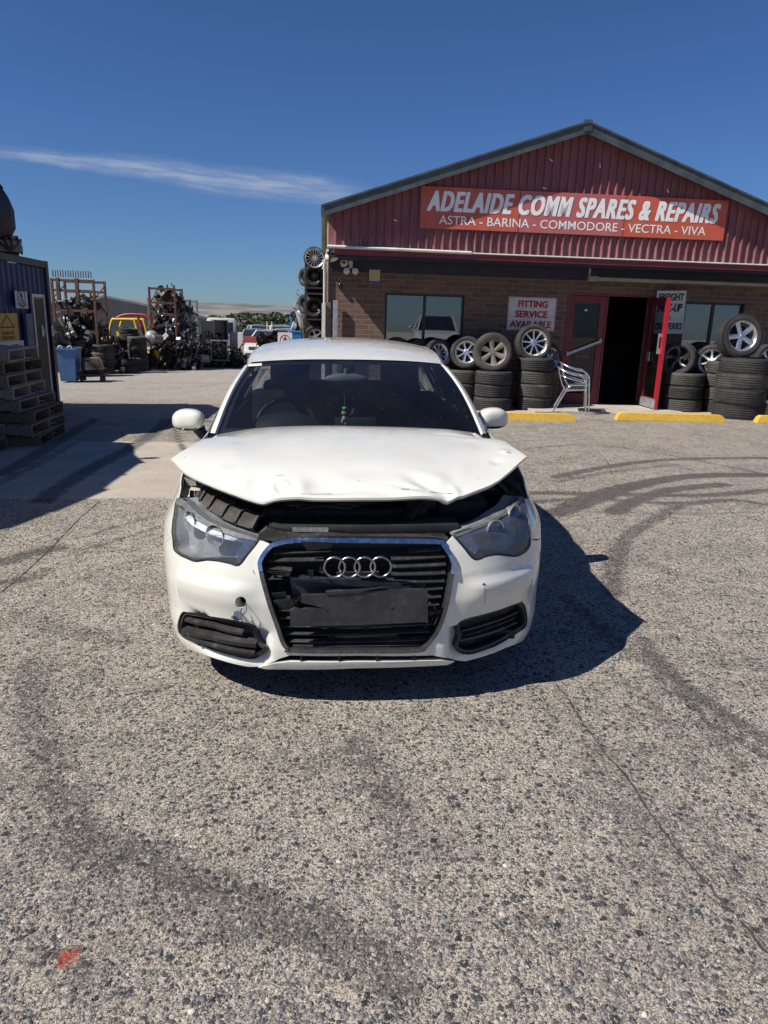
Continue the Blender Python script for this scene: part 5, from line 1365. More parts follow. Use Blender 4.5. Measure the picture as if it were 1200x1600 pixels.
    for dx in (-.075, .08):
        mb = MB(); mb.lathe([(0, -.05), (.050, -.045), (.060, -.02), (.055, .02), (.03, .05), (0, .055)], 18, Matrix.Translation((dx, -.06, -.02)), 'Y'); mb.ball((dx, -.11, -.02), (.018, .012, .018), 10, 6); mb.tube([(dx, 0, -.01), (0, .02, .06)], .012, 6); mb.build('lamp_head', M['offwhite'], e, 50)
    e = thing_at('siren', -4.22, -.07, 2.46, 'round white siren on the dark board above the twin lights', 'siren')
    mb = MB(); mb.lathe([(0, -.055), (.05, -.05), (.072, -.03), (.075, .02), (.06, .06), (0, .06)], 22, None, 'Y'); mb.build('shell', M['offwhite'], e, 50)
    mb = MB(); mb.ball((.0, -.058, .0), (.03, .006, .02), 10, 6); mb.build('horn_mouth', M['dark'], e)
    e = thing_at('bullet_lamp', -4.46, -.55, 2.50, 'white bullet shaped lamp at the left end of the soffit', 'lamp')
    mb = MB(); mb.lathe([(0, -.14), (.035, -.12), (.06, -.06), (.07, 0), (.065, .08), (0, .085)], 18, Matrix.Rotation(math.radians(60), 4, 'Z'), 'Y'); mb.build('shell', M['offwhite'], e, 50)
    mb = MB(); mb.tube(catmull([(0, 0, .05), (-.02, 0, .12), (.06, 0, .17)], n=5), .014, 6); mb.build('conduit', M['offwhite'], e, 50)
    e = thing_at('alarm_box', -3.67, -.05, 2.13, 'cream alarm box with a blue base on the brick wall', 'alarm box')
    mb = MB(); mb.box((-.10, 0, .04), (.10, .045, .24), bev=.01); mb.build('cover', M['cream'], e)
    mb = MB(); mb.box((-.10, 0, .0), (.10, .045, .038), bev=.006); mb.build('base', simple('blue plastic', (.03, .10, .35), .4), e)
    e = thing_at('wall_sensor', -4.28, -.05, 2.02, 'small dark sensor on the sunlit corner brickwork', 'sensor')
    mb = MB(); mb.ball((0, 0, .05), (.04, .04, .06), 14, 8); mb.box((-.02, 0, 0), (.02, .045, .10), bev=.006); mb.build('sensor_head', M['black_gl'], e, 50)
    mb = MB(); mb.tube([(SL-.06, -.05, 1.5), (SL-.06, -.05, 2.40), (SL-.02, -.30, 2.56), (SL-.02, -.76, 2.60)], .024, 10); mb.tube([(SL-.06, -.05, -.1), (SL-.06, -.05, 1.5)], .024, 10); mb.build('downpipe', M['offwhite'], s, 50)
    mb = MB(); mb.tube([(SL+.02, -.03, 2.62), (SL-.04, -.03, 2.55), (SL-.1, .05, 2.35)], .012, 6); mb.build('cable', M['offwhite'], s, 50)
    # panels and posts leaning on the corner
    def lean(name, px0, px1, pyt, y, z0, mat, label, cat, th=.03, dz=0):
        a = FY(px0, pyt, y); b = FY(px1, pyt, y); x0, x1, zt = a[0], b[0], a[2]
        e = empty(name, SM @ Vector(((x0+x1)/2, y, z0)), (0, 0, SYAW), label, cat); mb = MB()
        w = (x1-x0)/2; mb.box((-w, 0, 0), (w, th, zt-z0), Matrix.Rotation(math.radians(dz), 4, 'X'), .003); mb.build('board', mat, e); return e
    lean('white_sheet', 503, 508.5, 474, -.30, -.1, M['offwhite'], 'tall narrow white panel leaning beside the brick corner', 'panel', .04)
    lean('timber_board', 509, 517, 472, -.26, -.1, simple('brown stained board', (.16, .12, .095), .8, var=.3, vs=8), 'weathered brown board standing between the white panel and steel post', 'board', .05)
    lean('steel_post', 520.5, 528, 469, -.12, -.1, M['galv'], 'galvanised steel post standing against the brick corner', 'post', .06)
    return s
# painted wheel stops
def make_stops():
    t = NT('worn yellow paint'); n = t.noise(t.O, 7, 6, .7); c = t.mix(t.mr(n, .3, .7), (.62, .37, .035), (.72, .46, .06)); z = t.sep(t.O)[2]
    w = t.math('ADD', t.mr(t.noise(t.O, 16, 5, .75), .5, .72), t.math('MULTIPLY', t.mr(z, .03, 0), .6), None, True); c = t.mix(t.math('MULTIPLY', w, .75), c, (.22, .19, .15)); t.set(col=c, rough=.6)
    t.set(nor=t.bump(t.noise(t.O, 30, 5, .7), .5, .006))
    yl = t.m; me = None
    for i, (a, b, lab) in enumerate(((-2.55, -.50, 'yellow wheel stop in front of the tyre stacks left of the chairs'), (.20, 2.03, 'yellow wheel stop in front of the open red door'), (2.62, 4.45, 'yellow wheel stop cut by the right edge of the picture'))):
        p = SM @ Vector(((a+b)/2, -2.13, 0)); L_ = (b-a)/2; z = float(gz(p.x, p.y))
        mb = MB(); n = 24; V_ = []
        for k in range(n+1):
            x = -L_+2*L_*k/n; e_ = .03 if k in (0, n) else 0; j = random.Random(i*50+k).uniform(-.002, .002)
            V_ += [(x, -.075, 0), (x-math.copysign(e_, x), -.055+j, .125-e_+j), (x-math.copysign(e_, x), .055, .125-e_+j), (x, .075, 0)]
        mb.add(V_, [(4*k+q, 4*k+4+q, 4*k+5+q, 4*k+1+q) for k in range(n) for q in range(3)]+[(0, 1, 2, 3), (4*n+3, 4*n+2, 4*n+1, 4*n)])
        o = mb.build('wheel_stop', yl, None, 30, lab, 'wheel stop', 'yellow wheel stops along the shop front'); o.location = (p.x, p.y, z); o.rotation_euler = (0, 0, SYAW-.03)
make_shop(); make_stops()
# ------------------------------------------------------------------ tyres and wheels in front of the shop
RNG = random.Random(7)
ORD = ['topmost', 'second from top', 'third from top', 'fourth from top', 'fifth from top', 'sixth from top']
def tyre_stack(x, y, z, R, w, n, where, group, mat='rubber', jit=.022, blocks=False, rr=None):
    zz = z
    for i in range(n):
        me = tyre_mesh(R, w, rr or R-.105, mat if RNG.random() > .4 else ('rubber_old' if mat == 'rubber' else 'rubber'), 'Z', blocks); o = bpy.data.objects.new('tyre', me); COL.objects.link(o)
        o.location = (x+RNG.uniform(-jit, jit), y+RNG.uniform(-jit, jit), zz+w/2); o.rotation_euler = (RNG.uniform(-.012, .012), RNG.uniform(-.012, .012), RNG.uniform(0, 6))
        s = RNG.uniform(.955, 1.02); o.scale = (s, s, 1)
        zz += w*.985
        tag(o, (ORD[n-1-i] if n > 1 else 'single')+' tyre '+('of' if n > 1 else 'in')+' '+where, 'tyre', group)
    return zz
def px_stack(px0, px1, pyb, R, w, n, where, group, **k):
    """stack whose near foot shows at row pyb, between two columns"""
    g = G((px0+px1)/2, pyb); d = math.hypot(g[0], g[1]); c = (g[0]*(1+R/d), g[1]*(1+R/d)); z = float(gz(*c))+k.pop('dz', 0)
    return c[0], c[1], tyre_stack(c[0], c[1], z, R, w, n, where, group, **k)
def up_wheel(px, py, Y, R, w, style, mat, face, lean, label, group='alloy wheels standing in front of the shop', **k):
    c = D(px, py, Y); e = make_wheel('wheel', R, w, mat, style, label, group, **k)
    e.location = tuple(c); e.rotation_euler = Euler((RNG.uniform(0, 6), 0, 0)).to_matrix().to_euler()
    m = Matrix.Rotation(math.radians(-90+face), 4, 'Z') @ Matrix.Rotation(math.radians(-lean), 4, 'Y') @ Matrix.Rotation(RNG.uniform(0, 6), 4, 'X')
    e.rotation_euler = m.to_euler(); return e
def shop_tyres():
    gs = 'tyres stacked along the shop front'
    px_stack(704, 738, 640, .315, .235, 3, 'the stack half hidden behind the white car roof edge', gs)
    a = px_stack(736, 798, 643, .345, .235, 3, 'the stack under the brown six spoke wheel', gs, mat='rubber_old')
    b = px_stack(801, 860, 642, .33, .235, 4, 'the stack under the silver nine spoke wheel', gs)
    c = px_stack(1032, 1094, 644, .36, .235, 3, 'the stack under the dark five spoke wheel by the door', gs)
    d = px_stack(1112, 1190, 656, .425, .26, 4, 'the large stack under the silver five spoke wheel', gs, blocks=True)
    px_stack(1097, 1150, 646, .34, .235, 4, 'the stack just behind the large right stack', gs)
    px_stack(660, 700, 640, .315, .22, 3, 'the stack hidden behind the white car windscreen corner', gs)
    px_stack(1178, 1240, 646, .34, .23, 4, 'the stack cut by the right edge of the picture', gs)
    px_stack(600, 655, 634, .31, .22, 4, 'the stack hidden behind the white car roof under the window', gs)
    up_wheel(769, 551, a[1]-.05, .345, .22, 'six', 'alloy_br', 2, 8, 'brown dusty six spoke wheel standing on a tyre stack', rr=.235, rub='rubber_old')
    up_wheel(833, 536, b[1]-.05, .325, .22, 'nine', 'alloy', 4, 8, 'bright silver nine spoke wheel on the highest left stack')
    up_wheel(729, 551, 13.15, .29, .20, 'split7', 'alloy', -14, 10, 'silver split spoke wheel left of the brown six spoke wheel')
    up_wheel(683, 554, 13.2, .285, .20, 'ten', 'alloy', 35, 10, 'silver wheel turned sideways just right of the white car roof')
    up_wheel(655, 556, 13.3, .30, .20, 'seven', 'alloy_dk', 30, 6, 'black tyred wheel peeping over the white car roof edge')
    up_wheel(706, 556, 13.7, .30, .20, 'seven', 'alloy_dk', 5, 6, 'dark wheel behind the two silver wheels by the car roof')
    up_wheel(856, 560, 13.75, .285, .20, 'split5', 'alloy', 20, 6, 'silver wheel half hidden behind the nine spoke wheel and chairs')
    up_wheel(800, 560, 13.8, .30, .20, 'ten', 'alloy', 0, 6, 'silver wheel hidden between the six spoke and nine spoke wheels')
    up_wheel(620, 553, 13.5, .30, .20, 'five', 'alloy_dk', 0, 6, 'dark wheel whose top shows under the middle of the left window')
    up_wheel(594, 552, 13.6, .29, .20, 'five', 'alloy_dk', 0, 6, 'leftmost dark wheel whose top shows above the car roof')
    up_wheel(1061, 561, c[1]-.02, .315, .24, 'twist5', 'alloy_dk', -38, 6, 'dark five spoke wheel beside the red door facing left')
    up_wheel(1155, 526, d[1]-.03, .37, .25, 'five', 'alloy', 6, 9, 'large silver five spoke wheel on the biggest right stack', rr=.25, blocks=True)
    up_wheel(1113, 566, 13.5, .32, .22, 'seven', 'alloy', -40, 12, 'silver wheel tucked behind the left side of the large right stack')
    up_wheel(1198, 566, 13.4, .33, .22, 'split5', 'alloy', 15, 8, 'silver split spoke wheel cut by the right edge of the picture')
    up_wheel(1093, 560, 14.05, .31, .22, 'seven', 'alloy_dk', 0, 5, 'dark wheel in the shade under the right window')
def make_chairs():
    al = simple('polished aluminium', (.66, .67, .69), .22, .9, var=.12, vs=12)
    p = G(892, 646); grp = 'stacked aluminium armchairs'
    root = empty('armchair', (p[0], p[1]+.12, float(gz(p[0], p[1]))), (0, 0, math.radians(-12)), 'lower aluminium armchair of the stacked pair beside the closed door', 'chair', grp)
    for s in (-1, 1):
        mb = MB(); mb.tube(catmull([(.27, s*.26, 0), (.245, s*.26, .3), (.225, s*.26, .52), (.20, s*.265, .60), (.13, s*.27, .655), (0, s*.27, .675)], n=5), .0125, 8); mb.build('front_leg', al, root, 50)
        mb = MB(); mb.tube(catmull([(-.30, s*.24, 0), (-.19, s*.24, .22), (-.12, s*.24, .36), (-.06, s*.24, .405), (.10, s*.24, .42), (.235, s*.245, .43)], n=5), .0125, 8); mb.build('rear_leg', al, root, 50)
        mb = MB(); mb.tube(catmull([(-.10, s*.19, .40), (-.17, s*.19, .50), (-.235, s*.18, .70), (-.255, s*.17, .79)], n=4), .011, 8); mb.build('back_post', al, root, 50)
    mb = MB(); mb.tube(catmull([(0, -.27, .675), (-.13, -.25, .72), (-.25, -.15, .775), (-.28, 0, .79), (-.25, .15, .775), (-.13, .25, .72), (0, .27, .675)], n=6), .0125, 8)
    mb.tube(catmull([(.20, -.265, .55), (-.02, -.26, .60), (-.17, -.20, .64), (-.235, 0, .655), (-.17, .20, .64), (-.02, .26, .60), (.20, .265, .55)], n=6), .0105, 8); mb.build('arm_hoop', al, root, 50)
    mb = MB()
    for i in range(4): z = .53+i*.065; x = -.185-.022*i; mb.box((x-.004, -.185, z), (x+.004, .185, z+.045), bev=.002)
    mb.build('backrest', al, root)
    mb = MB()
    for i in range(7): x = -.12+i*.055; mb.box((x, -.235, .418+.002*i), (x+.042, .235, .426+.002*i), bev=.002)
    mb.build('seat', al, root)
    c = copy_tree(root); c['label'] = 'upper aluminium armchair of the stacked pair beside the closed door'; c.location = root.location+Vector((.035, -.01, .082)); c.rotation_euler[2] += .03
# ------------------------------------------------------------------ container, pallets, cars on top (left)
def corr_mat(name, a, b):
    t = NT(name); c = t.mix(t.mr(t.noise(t.scale(t.O, 1, 1, .4), 4, 6, .65), .3, .7), a, b)
    c = t.mix(t.mr(t.noise(t.scale(t.O, 6, 6, .7), 5, 6, .72), .58, .75, 0, .7), c, (.16, .075, .04)); t.set(col=c, rough=.55); return t.m
CONT = Vector((-6.08, 13.2, -.27)); CYW = math.radians(6.1)
CTM = Matrix.Translation(CONT) @ Matrix.Rotation(CYW, 4, 'Z')      # local: face plane x=0, container to -x, near end at -y
def make_container():
    c = empty('shipping_container', CONT, (0, 0, CYW), 'blue corrugated shipping container in shade at the left edge with cars on its roof', 'container')
    bl = corr_mat('faded blue container steel', (.010, .028, .095), (.016, .042, .125)); dk = corr_mat('dark container frame', (.02, .022, .028), (.035, .036, .04))
    L_, H_ = 12.1, 2.59
    mb = MB(); V_ = []; y = -L_+.12
    while y < -.12:
        for d, q in ((0, 0), (0, .07), (-.036, .105), (-.036, .175)):
            if y+q < -.12: V_ += [(-.03+d, y+q, .16), (-.03+d, y+q, H_-.12)]
        y += .21
    n = len(V_)//2; mb.add(V_, [(2*i, 2*i+2, 2*i+3, 2*i+1) for i in range(n-1)])
    mb.build('side_wall', bl, c)
    mb = MB(); mb.box((-2.44, -L_+.1, H_-.03), (-.02, -.1, H_-.01)); mb.box((-2.42, -L_+.05, .16), (-2.38, -.05, H_-.05)); mb.box((-2.38, -L_+.05, .16), (-.1, -L_+.1, H_-.05)); mb.box((-2.38, -.1, .16), (-.1, -.05, H_-.05)); mb.box((-2.4, -L_+.1, .12), (-.1, -.1, .16)); mb.build('shell', bl, c)
    mb = MB(); mb.box((-.07, -L_, H_-.11), (.01, 0, H_), bev=.01); mb.box((-.07, -L_, 0), (.01, 0, .15), bev=.01)
    for yy in (-.12, -L_): mb.box((-.15, yy, -.0), (.015, yy+.12, H_+.005), bev=.01)
    for yy in (-.12, -L_): mb.box((-2.44, yy, 0), (-2.3, yy+.12, H_), bev=.01)
    mb.build('frame', dk, c)
    def face(px, py):
        """a point of the container's face"""
        Mi = np.array(CTM.inverted()); o = (Mi @ np.array([0, 0, HC, 1]))[:3]; d = Mi[:3, :3] @ ray(px, py); t = (.012-o[0])/d[0]; p = o+d*t; return p[1], p[2]
    a = face(48, 458); b = face(79, 620)
    dd = corr_mat('brown ribbed door', (.075, .062, .055), (.10, .085, .07)); mb = MB(); y0, y1 = a[0], min(b[0], -.15); z1 = a[1]-.06; mb.box((.012, y0, .12), (.03, y1, z1))
    n = 14
    for i in range(n): yy = y0+(y1-y0)*(i+.3)/n; mb.box((.031, yy, .14), (.040, yy+(y1-y0)/n*.4, z1-.04))
    dr = mb.build('side_door', dd, c)
    mb = MB(); mb.box((.012, y0-.06, .1), (.05, y0-.003, z1+.05)); mb.box((.012, y0-.003, z1), (.05, y1, z1+.05)); mb.box((.012, y1+.003, .1), (.045, y1+.05, z1+.05)); mb.build('door_frame', M['galv'], dr)
    for px in (63, 78.5):
        h = face(px, 517); mb = MB(); mb.box((.041, h[0]-.03, h[1]-.09), (.06, h[0]+.03, h[1]+.09), bev=.005); mb.tube([(.06, h[0], h[1]+.05), (.09, h[0], h[1]+.03), (.09, h[0], h[1]-.05), (.06, h[0], h[1]-.06)], .008, 6); mb.build('handle', M['offwhite'], dr)
    p0 = face(36, 490); mb = MB(); mb.box((.0, p0[0], .2), (.05, p0[0]+.28, p0[1])); mb.build('post', simple('faded blue rail', (.045, .085, .16), .6, dirt=.4), c)
    # signs on the container
    def csign(pts, name, mat, label):
        q = [face(*p) for p in pts]; ys = [v[0] for v in q]; zs = [v[1] for v in q]; y0, y1, z0, z1 = min(ys), max(ys), min(zs), max(zs)
        e = empty(name, CTM @ Vector((.055, (y0+y1)/2, z0)), (0, 0, CYW+math.pi/2), label, 'sign'); w, h = (y1-y0)/2, z1-z0
        mb = MB(); mb.box((-w, -.004, 0), (w, .0, h)); mb.build('panel', mat, e); return e, w, h
    wh = simple('dull white sign', (.50, .50, .54), .6, var=.1, dirt=.3); bk = simple('black print', (.012, .012, .014), .6)
    e, w, h = csign([(17.5, 454), (40, 482)], 'warning_sign', wh, 'white no pedestrians sign on the blue container'); nosign(e, w*.62, 0, h*.64, -.006, bk, bk)
    mb = MB(); 
    for k, (ww, zz) in enumerate(((.85, .26), (.70, .20), (.72, .155), (.3, .09))): mb.box((-w*ww, -.006, h*zz), (w*ww, -.0045, h*(zz+.022)))
    mb.build('print', bk, e)
    e, w, h = csign([(-14, 489), (26, 532)], 'warning_sign', simple('yellow sign', (.42, .27, .03), .6, dirt=.3), 'yellow hazard triangle sign on the blue container')
    mb = MB()
    tri = [(-w*.62, h*.50), (w*.62, h*.50), (0, h*.92)]
    for a_, b_ in zip(tri, tri[1:]+tri[:1]): mb.bar((a_[0], -.006, a_[1]), (b_[0], -.006, b_[1]), .003, .018)
    text_mb(mb, 'THIS IS', -w*.6, h*.24, w*1.1, h*.12, -.0065, bold=.02); text_mb(mb, 'HAZARD', -w*.55, h*.07, w*1.1, h*.12, -.0065, bold=.02); mb.build('print', bk, e)
    e, w, h = csign([(-12, 535), (35, 560)], 'notice_board', wh, 'white sign reading NO just above the pallets'); mb = MB(); text_mb(mb, 'NO', w*.1, h*.56, w*.42, h*.28, -.006, bold=.03); mb.build('print', bk, e)
def nosign(e, r, cx, cz, y, rm, km):
    """pedestrian struck through in a ring"""
    mb = MB(); mb.lathe([(r, 0), (r, -.002), (r*.86, -.002), (r*.86, 0)], 32, Matrix.Translation((cx, y, cz)), 'Y', closed=True)
    c = r*.66; mb.bar((cx-c, y-.001, cz+c), (cx+c, y-.001, cz-c), .002, r*.13); mb.build('ring', rm, e)
    mb = MB(); mb.ball((cx+r*.05, y, cz+r*.58), (r*.13, .001, r*.13), 12, 6); mb.prism([(cx-r*.14, cz+r*.40), (cx+r*.20, cz+r*.40), (cx+r*.12, cz-r*.08), (cx-r*.12, cz-r*.08)], .001, Matrix.Translation((0, y, 0)))
    for a, b in (((-.10, -.06), (-.32, -.66)), ((.06, -.06), (.16, -.36)), ((.16, -.36), (.20, -.66)), ((-.12, .34), (-.36, .02)), ((.16, .34), (.38, .08))):
        mb.bar((cx+a[0]*r, y, cz+a[1]*r), (cx+b[0]*r, y, cz+b[1]*r), .001, r*.12)
    mb.build('walking_figure', km, e)
def make_pallets():
    def wood(name, c1, c2):
        t = NT(name); n = t.noise(t.scale(t.O, 2, 22, 22), 1.5, 6, .65); n2 = t.noise(t.O, 3, 4)
        t.set(col=t.mix(t.mr(t.math('ADD', n, t.math('MULTIPLY', n2, .5)), .5, 1.0), c1, c2), rough=.85, nor=t.bump(n, .5, .003)); return t.m
    ws_ = [wood('grey weathered timber', (.13, .108, .085), (.24, .205, .165)), wood('brown timber', (.10, .066, .042), (.17, .12, .08)), wood('pale timber', (.22, .18, .13), (.34, .29, .22))]
    proto = []
    for k, wd in enumerate(ws_):
        r = empty('pallet'); W2, D2, H2 = .585, .585, .145
        mb = MB()
        for i in range(7): y = -D2+i*(2*D2-.10)/6; mb.box((-W2, y, H2-.02), (W2, y+.10, H2), bev=.002)
        mb.build('top_boards', wd, r)
        mb = MB()
        for i in range(3): y = -D2+i*(2*D2-.10)/2; mb.box((-W2, y, 0), (W2, y+.10, .018), bev=.002)
        mb.build('bottom_boards', wd, r)
        for x in (-W2, -.02, W2-.04): mb = MB(); mb.box((x, -D2, .0185), (x+.04, D2, H2-.0205), bev=.002); mb.build('bearer', wd, r)
        proto.append(r)
    base = Vector((-4.98, 8.98, 0)); yaw0 = math.radians(97); used = [0]*3
    names = ['bottom', 'second from bottom', 'third from bottom', 'fourth from bottom', 'fifth from bottom', 'sixth from bottom', 'second from top', 'topmost']
    offs = [(.06, .08, 1, 3), (.06, .05, 0, -2), (.05, .08, 1, 1), (-.04, .02, 0, -2), (-.12, -.03, 2, 1), (-.13, -.08, 0, 0), (-.14, -.04, 1, -3), (-.16, -.02, 2, 3)]
    z = float(gz(base.x, base.y))
    for i, (dx, dy, k, rot) in enumerate(offs):
        o = proto[k] if not used[k] else copy_tree(proto[k]); used[k] = 1
        o.location = (base.x+dx, base.y+dy, z); o.rotation_euler = (0, 0, yaw0+math.radians(rot)); z += .147
        tag(o, names[i]+' pallet of the tall stack beside the blue container', 'pallet', 'wooden pallets by the container')
    z = float(gz(-4.9, 7.6))
    for i in range(2):
        o = copy_tree(proto[(1, 0)[i]]); o.location = (-5.06+i*.02, 7.72, z+i*.147); o.rotation_euler = (0, 0, yaw0+math.radians(-4+5*i)); tag(o, ('lower' if i == 0 else 'upper')+' pallet of the low pair in front of the tall pallet stack', 'pallet', 'wooden pallets by the container')
    e = empty('wrapped_sheet', (-4.98, 7.75, z+.30), (0, 0, math.radians(8)), 'crumpled blue white plastic sheet on the low pair of pallets', 'plastic sheet')
    mb = MB(); n = 16; r_ = random.Random(3); V_ = [(-.5+i/n, -.45+.9*j/n, .03+.05*math.sin(i*1.7)*math.cos(j*1.3)+r_.uniform(0, .035)) for j in range(n+1) for i in range(n+1)]
    mb.add(V_, [(j*(n+1)+i, j*(n+1)+i+1, (j+1)*(n+1)+i+1, (j+1)*(n+1)+i) for j in range(n) for i in range(n)]); mb.build('sheet', simple('blue white plastic', (.35, .42, .55), .3, var=.2), e, 40)
# ------------------------------------------------------------------ a generic old car, used for the wrecks
def body_car(name, paint, label, L_=4.3, Wd=1.72, H_=1.42, bonnet=None, wheels=True, group=None, grille=True):
    e = empty(name, (0, 0, 0), (0, 0, 0), label, 'car', group)             # local: front at y=0 facing -y
    k = L_/4.3; hh = H_/1.42; hw_ = Wd/2
    st = [(0, .70, .28, .52, .66), (.10, .82, .22, .60, .70), (.45, .90, .20, .66, .80), (1.05, .98, .18, .72, .90), (2.2, 1., .18, .74, .93), (3.3, 1., .18, .74, .93), (3.85, .95, .20, .72, .92), (4.2, .86, .26, .66, .86), (4.3, .76, .34, .60, .80)]
    prof = lambda y, w, zb, zm, zt: [(-w*.90*hw_, y*k, zb), (-w*hw_, y*k, zb+.12), (-w*hw_, y*k, zm*hh), (-w*.90*hw_, y*k, zt*hh), (-w*.5*hw_, y*k, zt*hh+.03), (w*.5*hw_, y*k, zt*hh+.03), (w*.90*hw_, y*k, zt*hh), (w*hw_, y*k, zm*hh), (w*hw_, y*k, zb+.12), (w*.90*hw_, y*k, zb)]
    fine = []
    for i in range(len(st)-1):
        for q in range(4): t = q/4; fine.append(tuple(a+(b-a)*t for a, b in zip(st[i], st[i+1])))
    fine.append(st[-1]); V_ = []; m = 10
    for s_ in fine: V_ += prof(*s_)
    n = len(fine); fs = [(i*m+j, i*m+(j+1) % m, (i+1)*m+(j+1) % m, (i+1)*m+j) for i in range(n-1) for j in range(m)]+[tuple(range(m))[::-1], tuple((n-1)*m+j for j in range(m))]
    mb = MB(); mb.add(V_, fs); mb.build('body', paint, e, 45)
    # cabin: glass block with roof and pillars
    A = [(-.70*hw_/.86, 1.10*k, .90*hh), (.70*hw_/.86, 1.10*k, .90*hh), (.55*hw_/.86, 1.80*k, 1.36*hh), (-.55*hw_/.86, 1.80*k, 1.36*hh)]
    B = [(-.70*hw_/.86, 3.75*k, .92*hh), (.70*hw_/.86, 3.75*k, .92*hh), (.53*hw_/.86, 3.10*k, 1.36*hh), (-.53*hw_/.86, 3.10*k, 1.36*hh)]
    gd = M['cabglass']
    for nm, q in (('windscreen', [A[0], A[1], A[2], A[3]]), ('rear_window', [B[1], B[0], B[3], B[2]]), ('side_window', [A[1], B[1], B[2], A[2]]), ('side_window', [B[0], A[0], A[3], B[3]])):
        mb = MB(); mb.add(q, [(0, 1, 2, 3)]); mb.build(nm, gd, e)
    mb = MB(); x, y0, y1, z = .56*hw_/.86, 1.76*k, 3.15*k, 1.35*hh; V_ = []
    for j in range(7):
        for i in range(9): a = -1+i/4; b = -1+j/3; V_.append((a*x, (y0+y1)/2+b*(y1-y0)/2, z+.06*(1-a*a)**.8*(1-.5*b*b)+.008))
    mb.add(V_, [(j*9+i, j*9+i+1, (j+1)*9+i+1, (j+1)*9+i) for j in range(6) for i in range(8)]); mb.box((-x, y0, z-.02), (x, y1, z+.006)); 
    mb.build('roof', paint, e, 50)
    for sx in (-1, 1):
        mb = MB(); mb.bar((sx*.71*hw_/.86, 1.08*k, .90*hh), (sx*.56*hw_/.86, 1.79*k, 1.36*hh), .06, .05); mb.build('pillar', paint, e); mb = MB(); mb.bar((sx*.71*hw_/.86, 3.78*k, .92*hh), (sx*.54*hw_/.86, 3.12*k, 1.36*hh), .09, .06); mb.build('pillar', paint, e); mb = MB(); mb.bar((sx*.72*hw_/.86, 2.45*k, .92*hh), (sx*.565*hw_/.86, 2.45*k, 1.36*hh), .06, .04); mb.build('pillar', paint, e)
        mb = MB(); mb.ball((sx*.60*hw_/.86, .13*k, .60*hh), (.17, .10, .09), 16, 8); mb.build('headlight', M['lampclear'], e, 50)
        mb = MB(); mb.box((sx*.50*hw_/.86-.13, 4.16*k, .58*hh), (sx*.50*hw_/.86+.13, 4.285*k, .72*hh), bev=.03); mb.build('tail_light', M['red_lamp'], e)
        mb = MB(); mb.ball((sx*(hw_+.07), 1.35*k, .98*hh), (.10, .06, .07), 14, 8); mb.build('door_mirror', paint, e, 50)
    mb = MB()
    mb.box((-.42, -.005, .50*hh), (.42, .06, .66*hh), bev=.02); mb.box((-.6, -.0, .24), (.6, .06, .40), bev=.02); mb.build('grille', M['black_pl'], e)
    if wheels:
        for sx in (-1, 1):
            for yy in (.80*k, 3.45*k):
                w = make_wheel('wheel', .31, .19, 'alloy', 5, None, part_of=e); w.location = (sx*(hw_-.09), yy, .31); w.rotation_euler = (0, 0, 0 if sx > 0 else math.pi)
    return e
M['cabglass'] = simple('dark car glass', (.02, .025, .03), .05, coat=1, var=.2)
M['lampclear'] = simple('clear lamp', (.55, .56, .57), .12, .5, coat=1, var=.1)
def cars_on_container():
    zt = CONT.z+2.59
    def put(e, y, x, z, rz, tilt=0):
        e.matrix_world = CTM @ Matrix.Translation((x, y, z-CONT.z)) @ Matrix.Rotation(rz, 4, 'Z') @ Matrix.Rotation(tilt, 4, 'X')
    navy = simple('dull navy car paint', (.004, .005, .012), .6, var=.3, spec=.15, dirt=.3, dcol=(.03, .026, .022))
    e = body_car('wrecked_car', navy, 'dark navy wrecked car on the container roof at the left edge', 4.2, 1.66, 1.42, wheels=False); put(e, -4.60, -1.00, zt+.10, 0)
    e2 = body_car('wrecked_car', car_paint('old silver car paint', (.35, .35, .36)), 'silver wrecked car on the near end of the container roof', 4.2, 1.66, 1.42, wheels=False); put(e2, -5.4, -1.0, zt+.02, math.pi, 0)
    # an engine propping up the first car
    en = empty('engine_block', CTM @ Vector((-.42, -.62, 2.60)), (0, 0, .6), 'greasy engine block wedged under the navy car on the container', 'engine')
    engine_parts(en, .75)
    en = empty('engine_block', CTM @ Vector((-.5, -3.6, 2.60)), (0, 0, 1.6), 'second engine block under the near end of the navy car', 'engine'); engine_parts(en, .7)
def engine_parts(e, s=1., seed=1):
    r = random.Random(seed); al = M['castalloy']; dk = M['steel_dk']
    mb = MB(); mb.box((-.28*s, -.2*s, .10*s), (.28*s, .2*s, .36*s), bev=.02*s); mb.box((-.24*s, -.15*s, .36*s), (.24*s, .15*s, .46*s), bev=.02*s)
    for i in range(5): mb.box((-.26*s+i*.12*s, -.23*s, .14*s), (-.22*s+i*.12*s, -.2*s, .34*s))
    mb.build('block', al, e)
    mb = MB(); mb.box((-.22*s, -.14*s, 0), (.22*s, .14*s, .10*s), bev=.02*s); mb.build('sump', dk, e)
    mb = MB(); mb.lathe([(0, 0), (.10*s, 0), (.11*s, -.03*s), (.03*s, -.05*s), (0, -.05*s)], 20, Matrix.Translation((.31*s, 0, .18*s)), 'X'); mb.lathe([(0, 0), (.06*s, 0), (.06*s, -.03*s), (0, -.03*s)], 16, Matrix.Translation((.32*s, .08*s, .36*s)), 'X'); mb.build('pulley', dk, e, 40)
    mb = MB()
    for i in range(4): x = -.2*s+i*.13*s; mb.tube(catmull([(x, -.15*s, .36*s), (x, -.26*s, .40*s), (x+.02*s, -.30*s, .30*s), (.05*s, -.32*s, .12*s)], n=4), .022*s, 7)
    mb.build('manifold', simple('rusty manifold', (.14, .075, .045), .8, .4, var=.3), e, 50)
